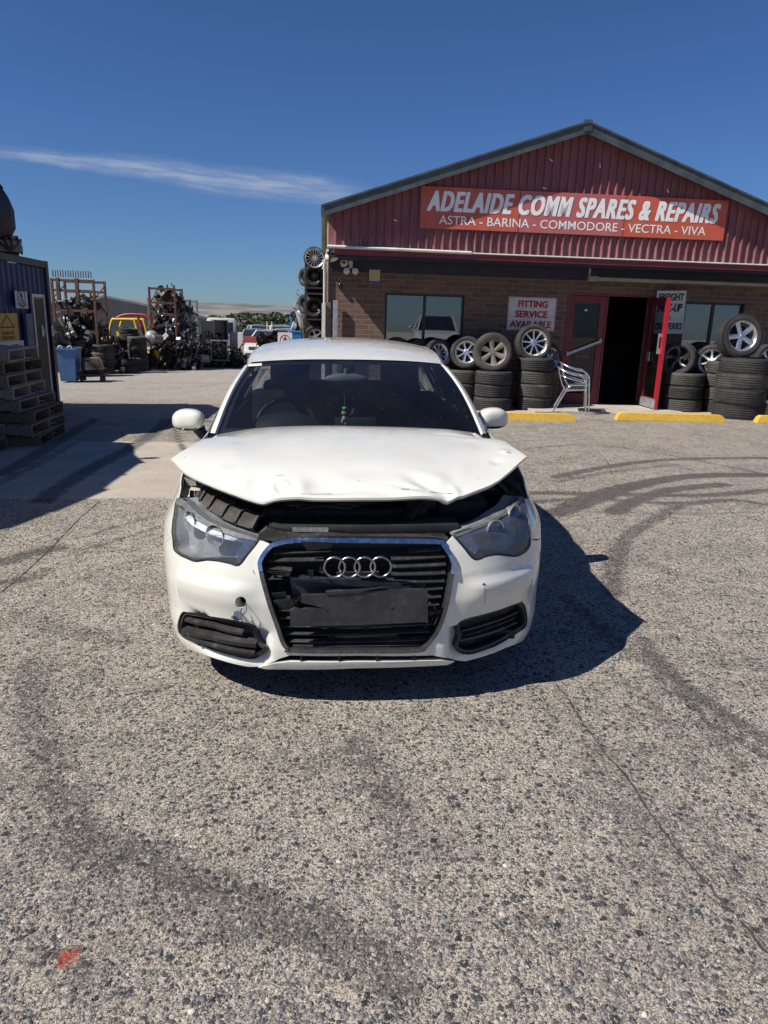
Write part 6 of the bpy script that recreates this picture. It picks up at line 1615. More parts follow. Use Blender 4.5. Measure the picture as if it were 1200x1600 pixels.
M['castalloy'] = simple('dirty cast alloy', (.30, .29, .27), .55, .6, var=.35, vs=12, dirt=.7, dcol=(.06, .05, .04))
def reflected_car():
    e = body_car('parked_car', M['wplain'], 'white car behind the viewer mirrored in the left shop window', 4.4, 1.85, 1.74); e.location = (4.3, .6, float(gz(4.3, -1.5))); e.rotation_euler = (0, 0, math.pi+SYAW*2)
reflected_car()
shop_tyres(); make_chairs(); make_container(); make_pallets(); cars_on_container()
# ------------------------------------------------------------------ the breaker's yard behind
RUST = simple('orange rusty rack steel', (.105, .048, .031), .75, .2, var=.35, vs=6, dirt=.5, dcol=(.10, .045, .03))
M['greyrack'] = simple('grey rack steel', (.22, .22, .21), .6, .3, var=.3, vs=6, dirt=.5, dcol=(.14, .08, .05))
def PX(px, py, Y): return Vector(D(px, py, Y))
def sc(Y): return 1109./ (Y*math.cos(PIT)+0.25*Y)            # rough pixels per metre at a distance
def frame_rack(name, label, x0, x1, rows, Y, depth, base, mat, top_posts=None, mats=None):
    """pallet racking: posts and beams between columns px x0..x1, beams at the given pixel rows"""
    a = PX((x0+x1)/2, base, Y); zb = float(gz(a.x, Y)); e = empty(name, (a.x, Y, zb), (0, 0, .06), label, 'rack')
    s = 1109/((Vector(D((x0+x1)/2, base, Y))-Vector(CAM)).dot(Vector(_fw))); w = (x1-x0)/s/2; top = PX((x0+x1)/2, rows[0], Y).z-zb
    for sx in (-1, 1):
        for sy in (0, depth):
            mb = MB(); mb.box((sx*w-.035, sy-.035, 0), (sx*w+.035, sy+.035, top)); mb.build('post', mat, e)
        mb = MB(); z = .15; f = 0
        while z+.5 < top: mb.bar((sx*w, 0 if f else depth, z), (sx*w, depth if f else 0, z+.45), .03, .03); z += .45; f = 1-f
        mb.build('brace', mat, e)
    for i, py in enumerate(rows):
        z = PX((x0+x1)/2, py, Y).z-zb-.05
        for sy in (0, depth): mb = MB(); mb.box((-w+.036, sy-.025, z-.038), (w-.036, sy+.025, z+.038)); mb.build('beam', mat, e)
    return e, s, w, zb
def junk(mb, c, size, n, r, kinds='btpw', mats=3, smin=.1, smax=.5):
    """a tangle of odd metal pieces filling a mound or shelf"""
    for i in range(n):
        u, v, t = r.uniform(-1, 1), r.uniform(-1, 1), r.random()
        p = Vector((c[0]+u*size[0], c[1]+v*size[1], c[2]+t*size[2]*(1-.75*abs(u)**2.2)))
        R_ = Euler((r.uniform(0, 6), r.uniform(0, 6), r.uniform(0, 6))).to_matrix().to_4x4(); Mx = Matrix.Translation(p) @ R_; mb.cur = r.randrange(mats); l = r.uniform(smin, smax); k = r.choice(kinds)
        if k == 'b': mb.box((-l*.5, -l*.22, -l*.16), (l*.5, l*.22, l*.16), Mx)
        elif k == 't': mb.tube([Mx @ Vector(q) for q in ((-l, 0, 0), (-l*.3, l*.2*r.uniform(-1, 1), 0), (l*.4, l*.2, l*.1), (l, 0, l*.3*r.uniform(-1, 1)))], r.uniform(.015, .045), 6)
        elif k == 'p':
            n_ = 5; q = [(-l*.8+l*1.6*j/n_, (a-.5)*l*.6, .18*l*math.sin(j*.9+a)) for j in range(n_+1) for a in (0, 1)]; mb.add([Mx @ Vector(v_) for v_ in q], [(2*j, 2*j+2, 2*j+3, 2*j+1) for j in range(n_)])
        elif k == 'w': mb.lathe([(l*.28, -.04), (l*.32, 0), (l*.28, .04), (l*.12, .05), (l*.05, .02), (l*.05, -.03)], 12, Mx, closed=True)
    mb.cur = 0
DKJ = [simple('black scrap', (.012, .012, .013), .6, .3, var=.4, vs=8), simple('dark brown scrap', (.045, .032, .026), .75, .3, var=.4, vs=8), simple('dull steel scrap', (.10, .10, .10), .5, .7, var=.4, vs=8)]
LTJ = [simple('bright alloy scrap', (.42, .43, .44), .4, .75, var=.35, vs=8), simple('dull steel scrap two', (.13, .13, .13), .5, .7, var=.4, vs=8), simple('black scrap two', (.014, .014, .015), .6, .2, var=.4, vs=8), simple('grey plastic scrap', (.09, .09, .095), .6, .1, var=.3, vs=8)]
def pile(name, label, px0, px1, pyt, pyb, n, mats, seed, Y=None, kinds='btpw', smin=.12, smax=.5, kind='stuff', lift=None):
    g = G((px0+px1)/2, pyb) if Y is None else None
    Yc = g[1] if Y is None else Y; a = PX(px0, pyb, Yc); b = PX(px1, pyb, Yc); t = PX((px0+px1)/2, pyt, Yc)
    cx, w = (a.x+b.x)/2, (b.x-a.x)/2; zb = a.z if lift else float(gz(cx, Yc)); mb = MB(); r = random.Random(seed)
    junk(mb, (cx, Yc+w*.3, zb), (w, min(w*.6, 1.2), t.z-zb), n, r, kinds, len(mats), smin, smax)
    me = mb.mesh(name); o = link_mesh(name, me, mats); tag(o, label, 'scrap', None, kind); return o
def background():
    r = random.Random(11); gs = 'tyres stacked at the back left'
    # blue skip bin
    p = G(108, 598); Y = p[1]; a, b = PX(95, 598, Y), PX(119, 598, Y); s = 46; e = empty('rubbish_bin', ((a.x+b.x)/2, Y, float(gz(a.x, Y))), (0, 0, math.radians(12)), 'blue steel bin with lifting lugs beside the container', 'bin')
    w = (b.x-a.x)/2*1.02; H_ = PX(107, 547, Y).z-e.location.z; blue = simple('bright blue bin paint', (.055, .135, .30), .5, var=.15, vs=3, dirt=.4, dcol=(.06, .10, .16)); mb = MB(); q = .9
    V_ = [(-w*q, 0, .04), (w*q, 0, .04), (w*q, .75, .04), (-w*q, .75, .04), (-w*1.08, -.07, H_), (w*1.08, -.07, H_), (w*1.08, .85, H_), (-w*1.08, .85, H_)]
    mb.add(V_, [(3, 2, 1, 0), (0, 1, 5, 4), (1, 2, 6, 5), (2, 3, 7, 6), (3, 0, 4, 7)]); mb.build('body', blue, e)
    mb = MB(); z = H_; W1 = w*1.08
    for lo, hi in (((-W1-.03, -.10, z), (W1+.03, -.04, z+.05)), ((-W1-.03, .82, z), (W1+.03, .88, z+.05)), ((-W1-.03, -.039, z), (-W1+.03, .819, z+.05)), ((W1-.03, -.039, z), (W1+.03, .819, z+.05))): mb.box(lo, hi)
    mb.build('rim', blue, e)
    for x in (-W1*.55, W1*.5): mb = MB(); mb.tube([(x+.05*math.cos(t), -.06, z+.06+.05*math.sin(t)) for t in [i*math.pi/6 for i in range(12)]], .014, 6, closed=True); mb.build('lifting_lug', M['offwhite'], e)
    # trolley with an engine
    p = G(139, 597); e = empty('trolley', (p[0], p[1]+.3, float(gz(p[0], p[1]))), (0, 0, .2), 'low flat steel trolley beside the blue bin', 'trolley')
    mb = MB(); mb.box((-.38, -.3, .17), (.38, .3, .23), bev=.01); mb.build('deck', M['steel_dk'], e)
    for sx in (-.26, .26):
        for sy in (-.2, .2): mb = MB(); mb.lathe([(0, -.03), (.075, -.03), (.075, .03), (0, .03)], 16, Matrix.Translation((sx, sy, .075)), 'X'); mb.box((sx-.02, sy-.02, .08), (sx+.02, sy+.02, .17)); mb.build('castor', M['steel_dk'], e)
    en = empty('engine_block', (p[0], p[1]+.3, e.location.z+.235), (0, 0, .7), 'small dirty engine sitting on the low trolley', 'engine'); engine_parts(en, .9)
    # tyres
    px_stack(147, 180, 585, .36, .24, 4, 'the wide stack right of the blue bin', gs)
    px_stack(131, 150, 578, .33, .22, 4, 'the stack behind the trolley', gs)
    c2 = px_stack(176, 204, 577, .33, .245, 5, 'the tall middle stack in front of the yellow forklift', gs)
    c3 = px_stack(203, 232, 580, .34, .245, 5, 'the tall right stack in front of the yellow forklift', gs)
    px_stack(187, 216, 583, .34, .235, 2, 'the low stack in front of the two tall stacks', gs)
    for i, (px, py, rx, lb) in enumerate(((200, 517, .14, 'tilted tyre lying highest above the two tall stacks'), (203, 526, -.05, 'tyre bridging the two tall stacks'))):
        o = bpy.data.objects.new('tyre', tyre_mesh(.34, .235, .235, 'rubber', 'Z')); COL.objects.link(o); o.location = PX(px, py, (c2[1]+c3[1])/2); o.rotation_euler = (0, rx, i); tag(o, lb, 'tyre', gs)
    q = PX(138, 528, 26); tyre_stack(q.x, 26, q.z, .32, .22, 4, 'the raised stack under the left rack', gs)
    # racks
    e1, s, w, zb = frame_rack('pallet_rack', 'tall rusty orange rack with spiked top beam behind the container', 92, 154, [436, 452, 483, 516], 24, 1.1, 560, RUST)
    mb = MB(); z = PX(123, 434, 24).z-zb
    for i in range(8): x = -w+.1+i*(2*w-.2)/7; mb.box((x-.05, -.02, z), (x-.03, .02, z+.22)); mb.box((x+.03, -.02, z), (x+.05, .02, z+.2))
    mb.build('top_peg', RUST, e1)
    for i, x in enumerate((-.5, .1)): mb = MB(); mb.box((x-.02, -.05, z-.72), (x+.08, .05, z-.02)); mb.build('hanging_bracket', RUST, e1)
    e2, s2, w2, zb2 = frame_rack('pallet_rack', 'rusty orange stillage cage at the top of the right scrap heap', 239, 277, [449, 471, 489], 27, 1.2, 560, RUST)
    e3, s3, w3, zb3 = frame_rack('pallet_rack', 'wider rusty rack standing behind the orange stillage cage', 237, 300, [467, 489, 504, 540], 28.4, 1.3, 560, M['greyrack'])
    pile('scrap_parts', 'black engine parts lying along the upper shelf of the left rack', 95, 152, 464, 482, 70, DKJ, 1, Y=24.3, kinds='tbp', smin=.1, smax=.28, lift=1)
    pile('scrap_parts', 'dark gearboxes and arms on the lower shelf of the left rack', 95, 156, 494, 516, 90, DKJ, 2, Y=24.3, kinds='tbpw', smin=.1, smax=.28, lift=1)
    pile('scrap_parts', 'black car parts heaped at the foot of the left rack', 90, 160, 500, 575, 260, DKJ, 3, Y=24.6, smin=.15, smax=.5)
    pile('scrap_metal', 'silver pipes and trims heaped above the tyre stacks', 96, 184, 524, 560, 420, [LTJ[0], LTJ[0], LTJ[1], LTJ[2]], 4, Y=26.4, kinds='tp', smin=.10, smax=.30, lift=1)
    pile('scrap_metal', 'dark curved strips heaped behind the blue bin', 92, 130, 505, 560, 90, DKJ, 14, Y=22.5, kinds='tp', smin=.3, smax=.7, lift=1)
    pile('scrap_parts', 'axles and suspension arms inside the orange stillage cage', 242, 282, 451, 471, 60, DKJ, 5, Y=27.5, kinds='tbw', smin=.15, smax=.4, lift=1)
    pile('scrap_parts', 'mixed parts on the middle shelf of the right rack', 240, 298, 472, 489, 90, LTJ, 6, Y=27.9, kinds='tbp', smin=.1, smax=.35, lift=1)
    pile('scrap_parts', 'mixed parts packed under the right rack', 240, 300, 493, 525, 160, LTJ, 7, Y=28.2, kinds='tbpw', smin=.12, smax=.45, lift=1)
    pile('scrap_heap', 'large dark scrap heap in front of the right rack', 236, 306, 512, 575, 460, LTJ+DKJ[:2]+DKJ[:1], 8, Y=27.2, smin=.12, smax=.42)
    pile('scrap_heap', 'dark heap of panels beside the grey cabinet', 296, 352, 520, 572, 260, DKJ+LTJ[3:], 9, Y=29.5, smin=.12, smax=.42)
    # forklift
    fy = 27.; g = PX(232, 572, fy); e = empty('forklift', (PX(224, 560, fy).x, fy, float(gz(g.x, fy))), (0, 0, math.radians(0)), 'yellow forklift behind the tall tyre stacks', 'forklift'); X0 = e.location.x
    yl = simple('forklift yellow', (.60, .42, .03), .45, var=.12, dirt=.35, dcol=(.25, .17, .05)); Z = lambda py: PX(224, py, fy).z-e.location.z; X = lambda px: PX(px, 540, fy).x-X0
    mb = MB(); mb.box((X(229), 0, .35), (X(248), 1.0, Z(546)), bev=.06); mb.box((X(225), .1, .30), (X(252), .9, .55), bev=.04); mb.build('counterweight', yl, e, 40)
    mb = MB(); mb.box((X(182), .1, .25), (X(228), .95, Z(548)), bev=.04); mb.build('chassis', M['steel_dk'], e)
    for yy in (0, 1.0):
        mb = MB(); mb.tube(catmull([(X(171), yy, Z(540)), (X(173), yy, Z(520)), (X(178), yy, Z(502)), (X(184), yy, Z(500.5)), (X(208), yy, Z(500)), (X(213), yy, Z(503)), (X(217), yy, Z(522))], n=4), .055, 8); mb.build('guard_frame', yl, e, 50)
    rd = simple('red guard roof', (.36, .03, .03), .5); mb = MB(); mb.tube(catmull([(X(178), .5, Z(498)), (X(190), .5, Z(493)), (X(210), .5, Z(492)), (X(226), .5, Z(495)), (X(236), .5, Z(512))], n=4), .05, 8); mb.tube([(X(214), .2, Z(494)), (X(222), .2, Z(515)), (X(224), .2, Z(545))], .05, 8); mb.build('guard_roof', rd, e, 50)
    mb = MB(); mb.box((X(150), .1, Z(508)), (X(158), .2, Z(530))); mb.box((X(168), -.05, Z(520)), (X(172), .05, .2)); mb.box((X(168), .95, Z(520)), (X(172), 1.05, .2)); mb.build('mast', yl, e)
    for px, rr_ in ((234, .30),): 
        for yy in (-.02, 1.02):
            w_ = make_wheel('wheel', rr_, .2, 'steel_dk', 'steel', None, part_of=e); w_.location = (X(px), yy, rr_); w_.rotation_euler = (0, 0, -math.pi/2)
    for yy in (-.02, 1.02): w_ = make_wheel('wheel', .3, .2, 'steel_dk', 'steel', None, part_of=e); w_.location = (X(182), yy, .3); w_.rotation_euler = (0, 0, -math.pi/2)
    c = PX(237, 526, 26.6); e = empty('gas_tank', c-Vector((0, 0, .25)), (0, 0, .5), 'rounded grey gas tank on the back of the forklift', 'gas tank'); mb = MB(); mb.ball((0, 0, .25), (.24, .24, .23), 20, 12); mb.build('shell', simple('grey tank paint', (.38, .38, .37), .4, .3), e, 50); mb = MB(); mb.lathe([(0, .5), (.05, .5), (.06, .46)], 12); mb.build('valve', M['steel_dk'], e)
    # small things on the ground by the heap
    def cyl(px, py, Y, l, rad, rz, mat, label, name='gas_cylinder', cat='gas cylinder', tilt=0):
        c = PX(px, py, Y); e = empty(name, c, (0, tilt, rz), label, cat); mb = MB(); mb.lathe([(0, -l), (rad*.7, -l*.97), (rad, -l*.82), (rad, l*.82), (rad*.7, l*.97), (0, l)], 18, None, 'X'); mb.build('shell', mat, e, 50); mb = MB(); mb.lathe([(0, l+.05), (.03, l+.05), (.03, l-.02)], 10, None, 'X'); mb.build('valve', M['steel_dk'], e); return e
    wt = simple('dirty white tank', (.50, .49, .46), .45, var=.15, dirt=.4); cyl(313, 560.5, 29.3, .42, .17, .1, wt, 'white cylinder lying on the ground in front of the dark heap')
    cyl(311, 545, 29.6, .30, .13, .3, simple('grey seat vinyl', (.16, .16, .165), .7), 'grey padded roll above the white cylinder', 'seat_cushion', 'cushion'); cyl(316, 532, 29.8, .34, .11, .8, M['greyrack'], 'slanted grey tube leaning on the heap', 'exhaust_box', 'exhaust', .9)
    cyl(296, 545, 29.0, .75, .07, .0, M['greyrack'], 'long pale tube leaning against the scrap heap', 'leaning_pipe', 'pipe', 1.25)
    cyl(245, 530, 26.5, .22, .16, .9, simple('dark gas tank', (.14, .14, .14), .45, .4), 'darker tank tucked behind the rounded grey gas tank')
    p = G(277, 571); up = empty('loose_wheel', PX(277, 557, 27.6), (0, 0, -1.2), 'rusty brake drum assembly on the ground before the scrap heap', 'brake drum'); mb = MB(); mb.lathe([(.05, -.06), (.20, -.05), (.24, 0), (.20, .06), (.08, .07)], 20, None, 'X', closed=True); mb.build('drum', RUST, up, 40)
    # grey cabinet and white panels
    Y = 30; a, b = PX(336, 560, Y), PX(358, 560, Y); z0 = float(gz(a.x, Y)); z1 = PX(347, 500, Y).z; e = empty('cabinet', ((a.x+b.x)/2, Y, z0), (0, 0, .45), 'tall grey open metal cabinet beside the dark heap', 'cabinet'); w = (b.x-a.x)/2
    gp = simple('grey cabinet steel', (.20, .205, .21), .5, .3, var=.15); mb = MB(); mb.box((-w, 0, 0), (-w+.04, .6, z1-z0)); mb.box((w-.04, 0, 0), (w, .6, z1-z0)); mb.box((-w+.041, .56, 0), (w-.041, .6, z1-z0)); mb.box((-w+.041, 0, z1-z0-.04), (w-.041, .559, z1-z0)); mb.box((-w+.041, 0, 0), (w-.041, .559, .08)); mb.build('carcass', gp, e)
    mb = MB(); mb.box((-w-.55, -.02, .1), (-w-.01, .02, z1-z0-.05)); mb.build('cabinet_door', gp, e)
    for i, (x0, x1, yt, yb, Y, lb) in enumerate(((359, 372, 519, 556, 30.5, 'pale grey panel standing right of the tall cabinet'), (372, 381, 519, 566, 31, 'white panel leaning beside the red and white car'))):
        a, b, t = PX(x0, yb, Y), PX(x1, yb, Y), PX(x0, yt, Y); e = empty('standing_panel', ((a.x+b.x)/2, Y, float(gz(a.x, Y))), (0, 0, -.2), lb, 'panel'); w = (b.x-a.x)/2; h = t.z-e.location.z
        mb = MB(); mb.box((-w, 0, 0), (w, .05, h), bev=.02); mb.build('sheet', simple('pale panel', (.40, .40, .41), .5, dirt=.3), e); mb = MB(); mb.bar((-w*.5, .05, h*.7), (-w*.5, .6, 0), .04, .04); mb.build('prop', M['greyrack'], e)
    c = PX(343, 548, 29.2); e = empty('radiator_fan', c-Vector((0, 0, .35)), (0, 0, .1), 'upright grey radiator fan unit standing before the cabinet', 'fan'); mb = MB(); mb.box((-.36, .0, -.05), (.36, .08, .0)); mb.box((-.36, 0, .72), (.36, .08, .78)); mb.box((-.36, 0, 0), (-.30, .08, .72)); mb.box((.30, 0, 0), (.36, .08, .72)); mb.build('shroud', M['greyrack'], e); mb = MB(); mb.lathe([(.30, 0), (.30, .06), (.26, .06), (.26, 0)], 24, Matrix.Translation((0, .02, .36)), 'Y', closed=True)
    for i in range(7): a_ = i*.9; mb.bar((0, .04, .36), (.27*math.cos(a_), .04, .36+.27*math.sin(a_)), .02, .07)
    mb.build('fan_blades', M['black_pl'], e)
    pile('scrap_heap', 'small tangle of dark frames below the pale panels', 352, 384, 545, 568, 90, DKJ, 10, Y=29.6, kinds='t', smin=.12, smax=.4)
    # cars
    wp = M['wplain']
    def put(e, px, py, Y, rz, dz=0): p = PX(px, py, Y); e.location = (p.x, Y, float(gz(p.x, Y))+dz); e.rotation_euler = (0, 0, rz)
    def zroof(px, py, Y, H_): return PX(px, py, Y).z-H_-float(gz(PX(px, py, Y).x, Y))
    e = body_car('parked_car', wp, 'white car with a loose red bonnet panel in the back yard', 4.4, 1.75, 1.42); put(e, 402, 540, 33, -.12, 0); e.location.z = PX(402, 515, 33).z-1.42
    # loose red panel on its bonnet
    c = PX(391, 532, 32.2); e = empty('red_bonnet', c, (math.radians(-30), 0, .1), 'bent red bonnet panel lying on the front of the white car', 'car panel'); mb = MB(); V_ = [(-.62+1.24*i/8, -.3+.6*j/4, .05*math.sin(i*.4)+.02*(j % 2)) for j in range(5) for i in range(9)]
    mb.add(V_, [(j*9+i, j*9+i+1, (j+1)*9+i+1, (j+1)*9+i) for j in range(4) for i in range(8)]); mb.build('panel', simple('red car panel', (.50, .02, .03), .3, coat=.5), e, 40)
    e = body_car('parked_car', car_paint('pale blue car paint', (.22, .27, .32)), 'pale blue car just behind the white car with the red panel', 4.2, 1.7, 1.42); put(e, 394, 540, 39, .1); e.location.z = PX(394, 514, 39).z-1.42
    e = body_car('parked_car', wp, 'white hatchback parked furthest back above the no pedestrians sign', 4.3, 1.8, 1.55); put(e, 442, 540, 36, .15); e.location.z = PX(440, 508, 36).z-1.55
    e = body_car('parked_car', car_paint('silver grey car paint', (.45, .46, .46)), 'silver car between the farthest white hatchback and the sign', 4.3, 1.7, 1.4); put(e, 448, 540, 31, .1); e.location.z = PX(447, 514, 31).z-1.4
    e = body_car('parked_car', car_paint('beige car paint', (.50, .48, .42)), 'beige car with a pale roof behind the two front cars', 4.3, 1.7, 1.42); put(e, 413, 540, 44, .3); e.location.z = PX(411, 508, 44).z-1.42
    pile('scrap_heap', 'black bumpers piled in front of the distant cars', 404, 446, 523, 537, 45, DKJ[:2], 12, Y=30, kinds='p', smin=.15, smax=.4, lift=1)
    # ute / truck cab
    Y = 44; c = PX(346, 520, Y); e = empty('truck', (c.x, Y, float(gz(c.x, Y))), (0, 0, .2), 'white truck cab behind the tall grey cabinet', 'truck'); H_ = PX(358, 497, Y).z-e.location.z
    mb = MB(); mb.box((-.85, 0, .6), (.85, 1.8, H_), bev=.16); mb.build('cab', wp, e, 40); mb = MB(); mb.box((-.7, -.01, H_-.9), (.7, .02, H_-.25), bev=.008); mb.build('windscreen', M['cabglass'], e); mb = MB(); mb.box((.851, .3, H_-.9), (.87, 1.1, H_-.25)); mb.build('side_window', M['cabglass'], e); mb = MB(); mb.box((-.8, 1.85, .6), (.8, 4.5, 1.1)); mb.build('tray', M['greyrack'], e)
    for sx in (-1, 1):
        for yy in (.8, 3.6): w_ = make_wheel('wheel', .38, .22, 'steel_dk', 'steel', None, part_of=e); w_.location = (sx*.75, yy, .38); w_.rotation_euler = (0, 0, 0 if sx > 0 else math.pi)
    # no pedestrians sign on a trestle
    Y = 17.5; a, b = PX(434, 533, Y), PX(456.5, 532, Y); t = PX(445, 519.5, Y); w = (b.x-a.x)/2; z0 = float(gz(a.x, Y)); e = empty('floor_sign', ((a.x+b.x)/2, Y, z0), (0, 0, 0), 'white no pedestrians sign standing just above the white car roof', 'sign')
    wh = simple('white sign board', (.62, .62, .60), .5, dirt=.2); mb = MB(); h = t.z-z0; mb.box((-w, 0, h-.62), (w, .02, h)); mb.build('panel', wh, e); mb = MB(); mb.box((-w, .025, 0), (-w+.04, .06, h-.1)); mb.box((w-.04, .025, 0), (w, .06, h-.1)); mb.build('stand', M['galv'], e)
    nosign(e, .125, 0, h-.175, -.003, simple('red sign ring', (.5, .02, .03), .5), simple('black sign figure', (.012, .012, .014), .5))
    # fence and the white gate frame
    Y = 38; a, b = PX(366, 545, Y), PX(482, 545, Y); e = empty('palisade_fence', ((a.x+b.x)/2, Y, float(gz(a.x, Y))), (0, 0, 0), 'dark steel palisade fence below the distant trees', 'fence'); w = (b.x-a.x)/2+1.5; H_ = PX(420, 519, Y).z-e.location.z
    mb = MB(); x = -w
    while x < w: mb.box((x-.018, -.01, .1), (x+.018, .01, H_)); x += .17
    mb.build('pales', M['steel_dk'], e); mb = MB(); mb.box((-w, .011, .4), (w, .05, .46)); mb.box((-w, .011, H_-.35), (w, .05, H_-.29)); mb.build('rail', M['steel_dk'], e)
    for i in range(5): x = -w+i*w/2; mb = MB(); mb.box((x-.05, .051, 0), (x+.05, .15, H_+.25)); mb.build('post', M['steel_dk'], e)
    Y = 37; c = PX(421, 512, Y); e = empty('gate_frame', (c.x, Y, float(gz(c.x, Y))), (0, 0, 0), 'white tubular gate frame above the distant cars', 'frame'); H_ = PX(421, 502.5, Y).z-e.location.z; mb = MB(); mb.tube([(-.1-.02, 0, 0), (-.12, 0, H_), (.13, 0, H_), (.13, 0, 0)], .02, 6); mb.tube([(-.12, 0, H_-.22), (.13, 0, H_-.22)], .016, 6); mb.build('tube_frame', M['offwhite'], e)
    # right-hand clutter beside the shop wall: wheel cage
    Y = 16.6; a, b = PX(477.5, 520, Y), PX(508, 520, Y); w = (b.x-a.x)/2; z0 = float(gz(a.x, Y)); e = empty('wheel_cage', ((a.x+b.x)/2, Y, z0), (0, 0, .08), 'tall black steel cage full of wheels left of the shop corner', 'rack'); H_ = PX(492, 397, Y).z-z0
    for sx in (-1, 1):
        for sy in (0, .7): mb = MB(); mb.box((sx*w-.02, sy-.02, 0), (sx*w+.02, sy+.02, H_)); mb.build('post', M['black_pl'], e)
    for py in (398, 412, 450, 459, 499, 540):
        z = PX(492, py, Y).z-z0; mb = MB(); mb.box((-w+.021, -.02, z-.02), (w-.021, .02, z+.02)); mb.box((-w+.021, .68, z-.02), (w-.021, .72, z+.02)); mb.box((-w+.021, .021, z-.012), (w-.021, .679, z-.002)); mb.build('shelf', M['black_pl'], e)
    def cw(px, py, R, st, mat, face, lb, dY=.22, lean=0, dr=.09): up_wheel(px, py, Y+dY, R, .19, st, mat, face, lean, lb, 'wheels in the black cage', rr=R-dr)
    cw(491, 403, .23, 'fifteen', 'alloy', 8, 'silver multi spoke rim lying on top of the black cage', .0, 0, .022)
    mb = MB(); mb.box((-w, .62, .1), (w, .64, H_-.05)); mb.build('back_panel', M['dark'], e)
    cw(491.5, 431, .245, 'steel', 'steel_dk', 6, 'dark steel wheel on the upper shelf of the black cage')
    cw(491.5, 480, .245, 'steel', 'steel_dk', 6, 'dark steel wheel with a yellow dot on the cage middle shelf')
    cw(493, 526, .26, 'split5', 'alloy', 6, 'bright rimmed wheel on the lowest visible cage shelf')
    c = PX(498, 484.5, Y+.08); o = MB().ball((0, 0, 0), (.018, .004, .018), 12, 6).build('yellow_dot', simple('yellow tag', (.75, .6, .05), .5), None, 50, 'small yellow tag on the middle steel wheel of the cage', 'tag'); o.location = c
    cw(478, 433, .20, 'steel', 'steel_dk', -50, 'tyre poking out of the cage left side near the top', .45)
    cw(478, 475, .22, 'steel', 'steel_dk', -50, 'tyre poking out of the cage left side near the middle', .45)
    wt2 = simple('aluminium cylinder', (.5, .5, .5), .3, .7); 
    cyl(469, 476, 18.2, .14, .13, .2, wt2, 'shiny round canister high left of the wheel cage', tilt=.3); cyl(472, 498, 18.0, .22, .12, 0, wt2, 'shiny upright canister left of the wheel cage', tilt=1.3); cyl(459, 511, 18.6, .06, .135, .2, simple('matt grey drum', (.34, .33, .32), .6), 'round grey drum above the blue crate', tilt=.3)
    Y = 19; a, b, t, l = PX(453, 520, Y), PX(470, 520, Y), PX(453, 487, Y), PX(453, 534, Y); e = empty('blue_stillage', ((a.x+b.x)/2, Y, float(gz(a.x, Y))), (0, 0, 0), 'bright blue steel frame left of the wheel cage', 'rack'); w = (b.x-a.x)/2; H_ = t.z-e.location.z; bf = simple('blue frame paint', (.03, .16, .42), .5)
    mb = MB(); mb.box((-w, 0, 0), (-w+.06, .06, H_)); mb.box((w-.06, 0, 0), (w, .06, H_)); mb.box((-w+.061, 0, H_-.06), (w-.061, .06, H_)); mb.box((-w+.061, 0, H_-.4), (w-.061, .06, H_-.36)); mb.build('posts', bf, e)
    p = PX(461, 520, 18.3); e = empty('blue_crate', p-Vector((0, 0, .08)), (0, 0, .3), 'bright blue plastic crate in front of the blue frame', 'crate'); mb = MB(); mb.box((-.16, -.1, -.12), (.16, .1, .12), bev=.02); mb.build('crate_body', simple('bright blue crate', (.05, .30, .68), .4), e); mb = MB(); mb.box((-.17, -.11, .10), (.17, .11, .125), bev=.005); mb.build('crate_rim', simple('bright blue crate', (.05, .30, .68), .4), e)
    pile('scrap_heap', 'dark car panels heaped between the sign and the wheel cage', 456, 482, 470, 545, 150, DKJ+LTJ[:1], 13, Y=18.6, smin=.1, smax=.34)
    # the big grey shed and the pale one behind
    def shed(Y, pts_l, pts_a, pts_r, mat, roofm, label, depth=14):
        l, a, r_ = PX(*pts_l, Y), PX(*pts_a, Y), PX(*pts_r, Y); zb = -3.; e = empty('storage_shed', (a.x, Y, zb), (0, 0, .32), label, 'shed'); mb = MB()
        mb.prism([(l.x-a.x, 0), (r_.x-a.x, 0), (r_.x-a.x, r_.z-zb-.1), (0, a.z-zb-.1), (l.x-a.x, l.z-zb-.1)], depth); mb.build('wall', mat, e)
        mb = MB(); V_ = []
        for p in (l, a, r_): V_ += [(p.x-a.x, -.3, p.z-zb), (p.x-a.x, depth, p.z-zb), (p.x-a.x, -.3, p.z-zb-.18)]
        mb.add(V_, [(0, 3, 4, 1), (3, 6, 7, 4), (2, 5, 3, 0), (5, 8, 6, 3)]); mb.build('roof', roofm, e)
        return e
    gw = NT('grey steel cladding'); x = gw.sep(gw.O); st = gw.math('FRACT', gw.math('MULTIPLY', x[0], 1.3)); gw.set(col=gw.mix(gw.mr(gw.noise(gw.O, .4, 4), .3, .7), (.125, .125, .13), (.16, .16, .165)), rough=.6, nor=gw.bump(gw.math('PINGPONG', gw.math('MULTIPLY', x[0], 5.), .5), .6, .04))
    shed(62, (60, 500), (162, 461), (372, 506), gw.m, simple('shed roof steel', (.30, .31, .32), .5, .3), 'large grey steel shed with a long sloping roof behind the racks')
    shed(85, (40, 480), (150, 459.5), (262, 480), gw.m, simple('white shed roof', (.62, .64, .66), .4), 'pale roofed shed showing behind the large grey shed')
